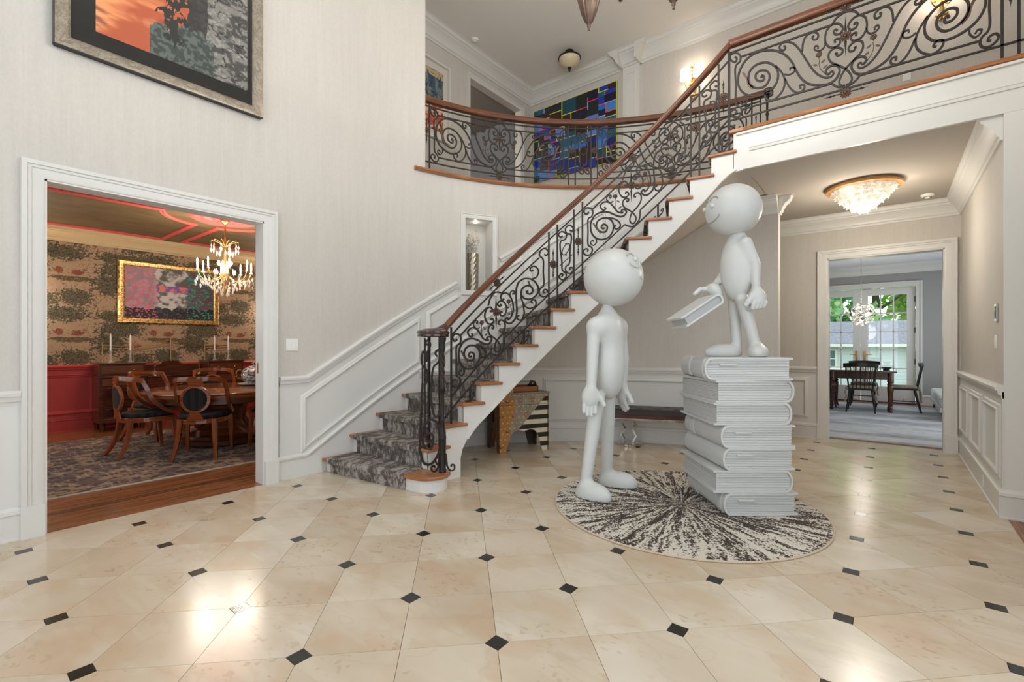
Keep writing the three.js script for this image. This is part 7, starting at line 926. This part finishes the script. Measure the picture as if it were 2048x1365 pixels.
  // wall sconces
  const sconce = (x, label) => { const s = thing('wall_sconce', label, 'sconce', [x, 5.6, ZB + 0.004], 0, 'gilt wall sconces'); part(s, 'backplate', [lathe([[0.0001, 0], [0.05, 0.004], [0.06, 0.016], [0.03, 0.026], [0.0001, 0.03]], 16).rotateX(Math.PI / 2).scale(0.8, 2.2, 1).translate(0, -0.12, 0), ...Array.from({ length: 9 }, (_, i) => leafGeo(0.12, 0.04).rotateZ((i - 4) * 0.5).translate(Math.sin((i - 4) * 0.5) * -0.05, -0.02 + Math.cos((i - 4) * 0.5) * 0.16, 0.015 + (i % 2) * 0.012)), ...Array.from({ length: 5 }, (_, i) => sph(0.022, (i - 2) * 0.02, -0.3 - (i % 2) * 0.05, 0.02, 8, 6))], M.brass, 'gilt leaf backplate'); for (const k of [-1, 1]) { part(s, 'arm', tube([V(0, -0.15, 0.02), V(k * 0.06, -0.22, 0.09), V(k * 0.1, -0.16, 0.13), V(k * 0.1, -0.08, 0.13)], 0.009, 8), M.brass); const sh = part(s, 'shade', new THREE.CylinderGeometry(0.075, 0.085, 0.15, 28, 1, true).translate(k * 0.1, 0.01, 0.13), mat({ color: sc('#fff6e8'), emissive: sc('#fff0dc'), emissiveIntensity: 1.0, roughness: 0.8 }), 'glowing white drum shade'); lamp(s, V(k * 0.1, 0.16, 0.15), sc('#ffeedd'), 0.07, 2); lamp(s, V(k * 0.1, -0.13, 0.15), sc('#ffeedd'), 0.12, 2); } return s; };
  sconce(-2.43, 'gilt double sconce with white drum shades left of the stair handrail'); sconce(0.5, 'gilt double sconce behind the scrolls at the right of the landing railing');
  // detectors
  const det = lathe([[0.0001, -0.045], [0.02, -0.045], [0.03, -0.03], [0.055, -0.025], [0.062, -0.012], [0.065, 0]], 24);
  const d1 = thing('smoke_detector', 'white smoke detector on the upper ceiling', 'smoke detector', [-5.39, CEIL, -5.74]); part(d1, 'body', det, M.switch); part(d1, 'lens', sph(0.006, 0, -0.046, 0, 8, 6), M.black); const d2 = thing('smoke_detector', 'white smoke detector on the hall ceiling beside the glass lamp', 'smoke detector', [0.35, HALLC, -7.3]); part(d2, 'body', det, M.switch); part(d2, 'grille', lathe([[0.035, -0.032], [0.04, -0.033], [0.04, -0.026]], 20), M.black);
  // bedroom lamp beyond the gallery door
  const bl = thing('bedroom_lamp', 'small flush lamp in the grey room beyond the gallery', 'ceiling lamp', [-7.3, 0, -5.2]); part(bl, 'shade', lathe([[0.15, 6.0], [0.15, 5.95], [0.1, 5.9], [0.0001, 5.88]], 24), M.bulbWhite); lamp(bl, V(0, 5.8, 0), sc('#fff4e6'), 4, 4);
}
// ---------------------------------------------------------------- hall lamp, switches, vent
{
  const h = thing('glass_flower_lamp', 'flush ceiling lamp of white glass flowers on a gilt ring in the hall', 'ceiling lamp', [-0.22, 0, -6.44]);
  part(h, 'ring', lathe([[0.27, 3.0], [0.345, 3.005], [0.352, 3.02], [0.345, 3.035], [0.3, 3.045], [0.27, 3.03], [0.27, 3.0]], 64, 0.5), mat({ color: sc('#c9955c'), roughness: 0.4, metalness: 0.35 }), 'gilt ring'); part(h, 'ceiling_plate', lathe([[0.0001, 3.04], [0.26, 3.04], [0.26, HALLC]], 32), M.paint);
  const fl = (() => { const g = []; for (let i = 0; i < 5; i++) { const s = new THREE.Shape(); s.moveTo(0, 0); s.bezierCurveTo(0.03, 0.012, 0.034, 0.045, 0, 0.052); s.bezierCurveTo(-0.034, 0.045, -0.03, 0.012, 0, 0); const e = new THREE.ExtrudeGeometry(s, { depth: 0.003, bevelEnabled: false, curveSegments: 5 }); e.rotateX(-0.45).rotateZ(i / 5 * TAU); g.push(e); } g.push(sph(0.008, 0, 0, 0.008, 6, 5)); return merge(g); })();
  const gm = phys({ color: sc('#fbf7f0'), roughness: 0.25, transmission: 0.45, thickness: 0, emissive: sc('#fff4e2'), emissiveIntensity: 0.12 }); const q = rng(55); let n = 0;
  for (let t = 0; t < 6; t++) { const R = [0.29, 0.26, 0.22, 0.17, 0.11, 0.045][t], y = [2.99, 2.945, 2.895, 2.845, 2.795, 2.755][t], c = [22, 20, 17, 13, 9, 4][t]; for (let i = 0; i < c; i++) { const a = (i + (t % 2) * 0.5) / c * TAU + q() * 0.1, m = part(h, n ? `glass_flower_${String(n).padStart(3, '0')}` : 'glass_flower', fl, gm); n++; m.position.set(Math.cos(a) * R, y + (q() - 0.5) * 0.02, Math.sin(a) * R); const d = V(Math.cos(a), -0.9 - t * 0.12, Math.sin(a)).normalize(); m.quaternion.setFromUnitVectors(V(0, 0, 1), d); m.rotateZ(q() * 6); } }
  for (let i = 0; i < 4; i++) { const a = i / 4 * TAU; part(h, 'bulb', sph(0.026, Math.cos(a) * 0.1, 2.96, Math.sin(a) * 0.1, 10, 8), M.bulbWhite); }
  lamp(h, V(0, 2.5, 0), sc('#fff4e4'), 2.3, 8); lamp(h, V(0, 2.9, 0), sc('#fff4e4'), 0.12, 3); for (let i = 0; i < 3; i++) { const a = i / 3 * TAU; lamp(h, V(Math.cos(a) * 0.36, 2.93, Math.sin(a) * 0.36), sc('#fff6ea'), 0.04, 3); }
  // switch plates
  const sw = thing('light_switch', 'white double rocker switch plate beside the dining opening', 'light switch', [XL, 0, 0]); const sp = wpos(0, 0); { const s = at(584, 689, 1), k = XL / s.x, z = s.z * k; part(sw, 'plate', rb(0, 0.007, 1.24, 1.36, z - 0.06, z + 0.06, 0.003), M.switch); for (const o of [-0.024, 0.024]) part(sw, 'rocker', rb(0.006, 0.011, 1.265, 1.335, z + o - 0.017, z + o + 0.017, 0.003), M.switch); }
  { const u = thing('light_switch', 'white switch plate on the upper wall behind the landing railing', 'light switch', [0.177, 4.68, ZB + 0.002]); part(u, 'plate', rb(-0.04, 0.04, -0.06, 0.06, 0, 0.007, 0.003), M.switch); part(u, 'rocker', rb(-0.016, 0.016, -0.033, 0.033, 0.006, 0.011, 0.003), M.switch); }
  const hw = (py0, py1, px) => { const s = at(px, 690, 1), k = XR / s.x; return [s.z * k, EYE - (py1 - 690) / FOCAL * k, EYE - (py0 - 690) / FOCAL * k]; };
  { const [z, a, b] = hw(608, 643, 1995); const kp = thing('wall_keypad', 'chrome framed touch panel on the right wall of the hall', 'control panel', [XR, 0, 0]); part(kp, 'frame', rb(-0.014, 0, a, b, z - 0.05, z + 0.05, 0.004), M.chrome); part(kp, 'screen', rb(-0.016, -0.013, a + 0.02, b - 0.02, z - 0.036, z + 0.036, 0.001), phys({ color: sc('#24282b'), roughness: 0.08 }), 'dark glass screen'); }
  { const [z, a, b] = hw(670, 697, 1993); const s2 = thing('light_switch', 'white rocker switch below the touch panel in the hall', 'light switch', [XR, 0, 0]); part(s2, 'plate', rb(-0.007, 0, a, b, z - 0.04, z + 0.04, 0.003), M.switch); part(s2, 'rocker', rb(-0.012, -0.006, a + 0.025, b - 0.025, z - 0.018, z + 0.018, 0.003), M.switch); }
  { const [z] = hw(0, 0, 1974); const o = thing('wall_outlet', 'white outlet in the baseboard of the right hall wall', 'outlet', [XR - 0.022, 0, 0]); part(o, 'plate', rb(-0.006, 0, 0.05, 0.155, z - 0.034, z + 0.034, 0.002), M.switch); part(o, 'socket', [rb(-0.009, -0.005, 0.06, 0.095, z - 0.015, z + 0.015, 0.003), rb(-0.009, -0.005, 0.108, 0.143, z - 0.015, z + 0.015, 0.003)], M.paint); }
}

renderer.render(scene, camera);
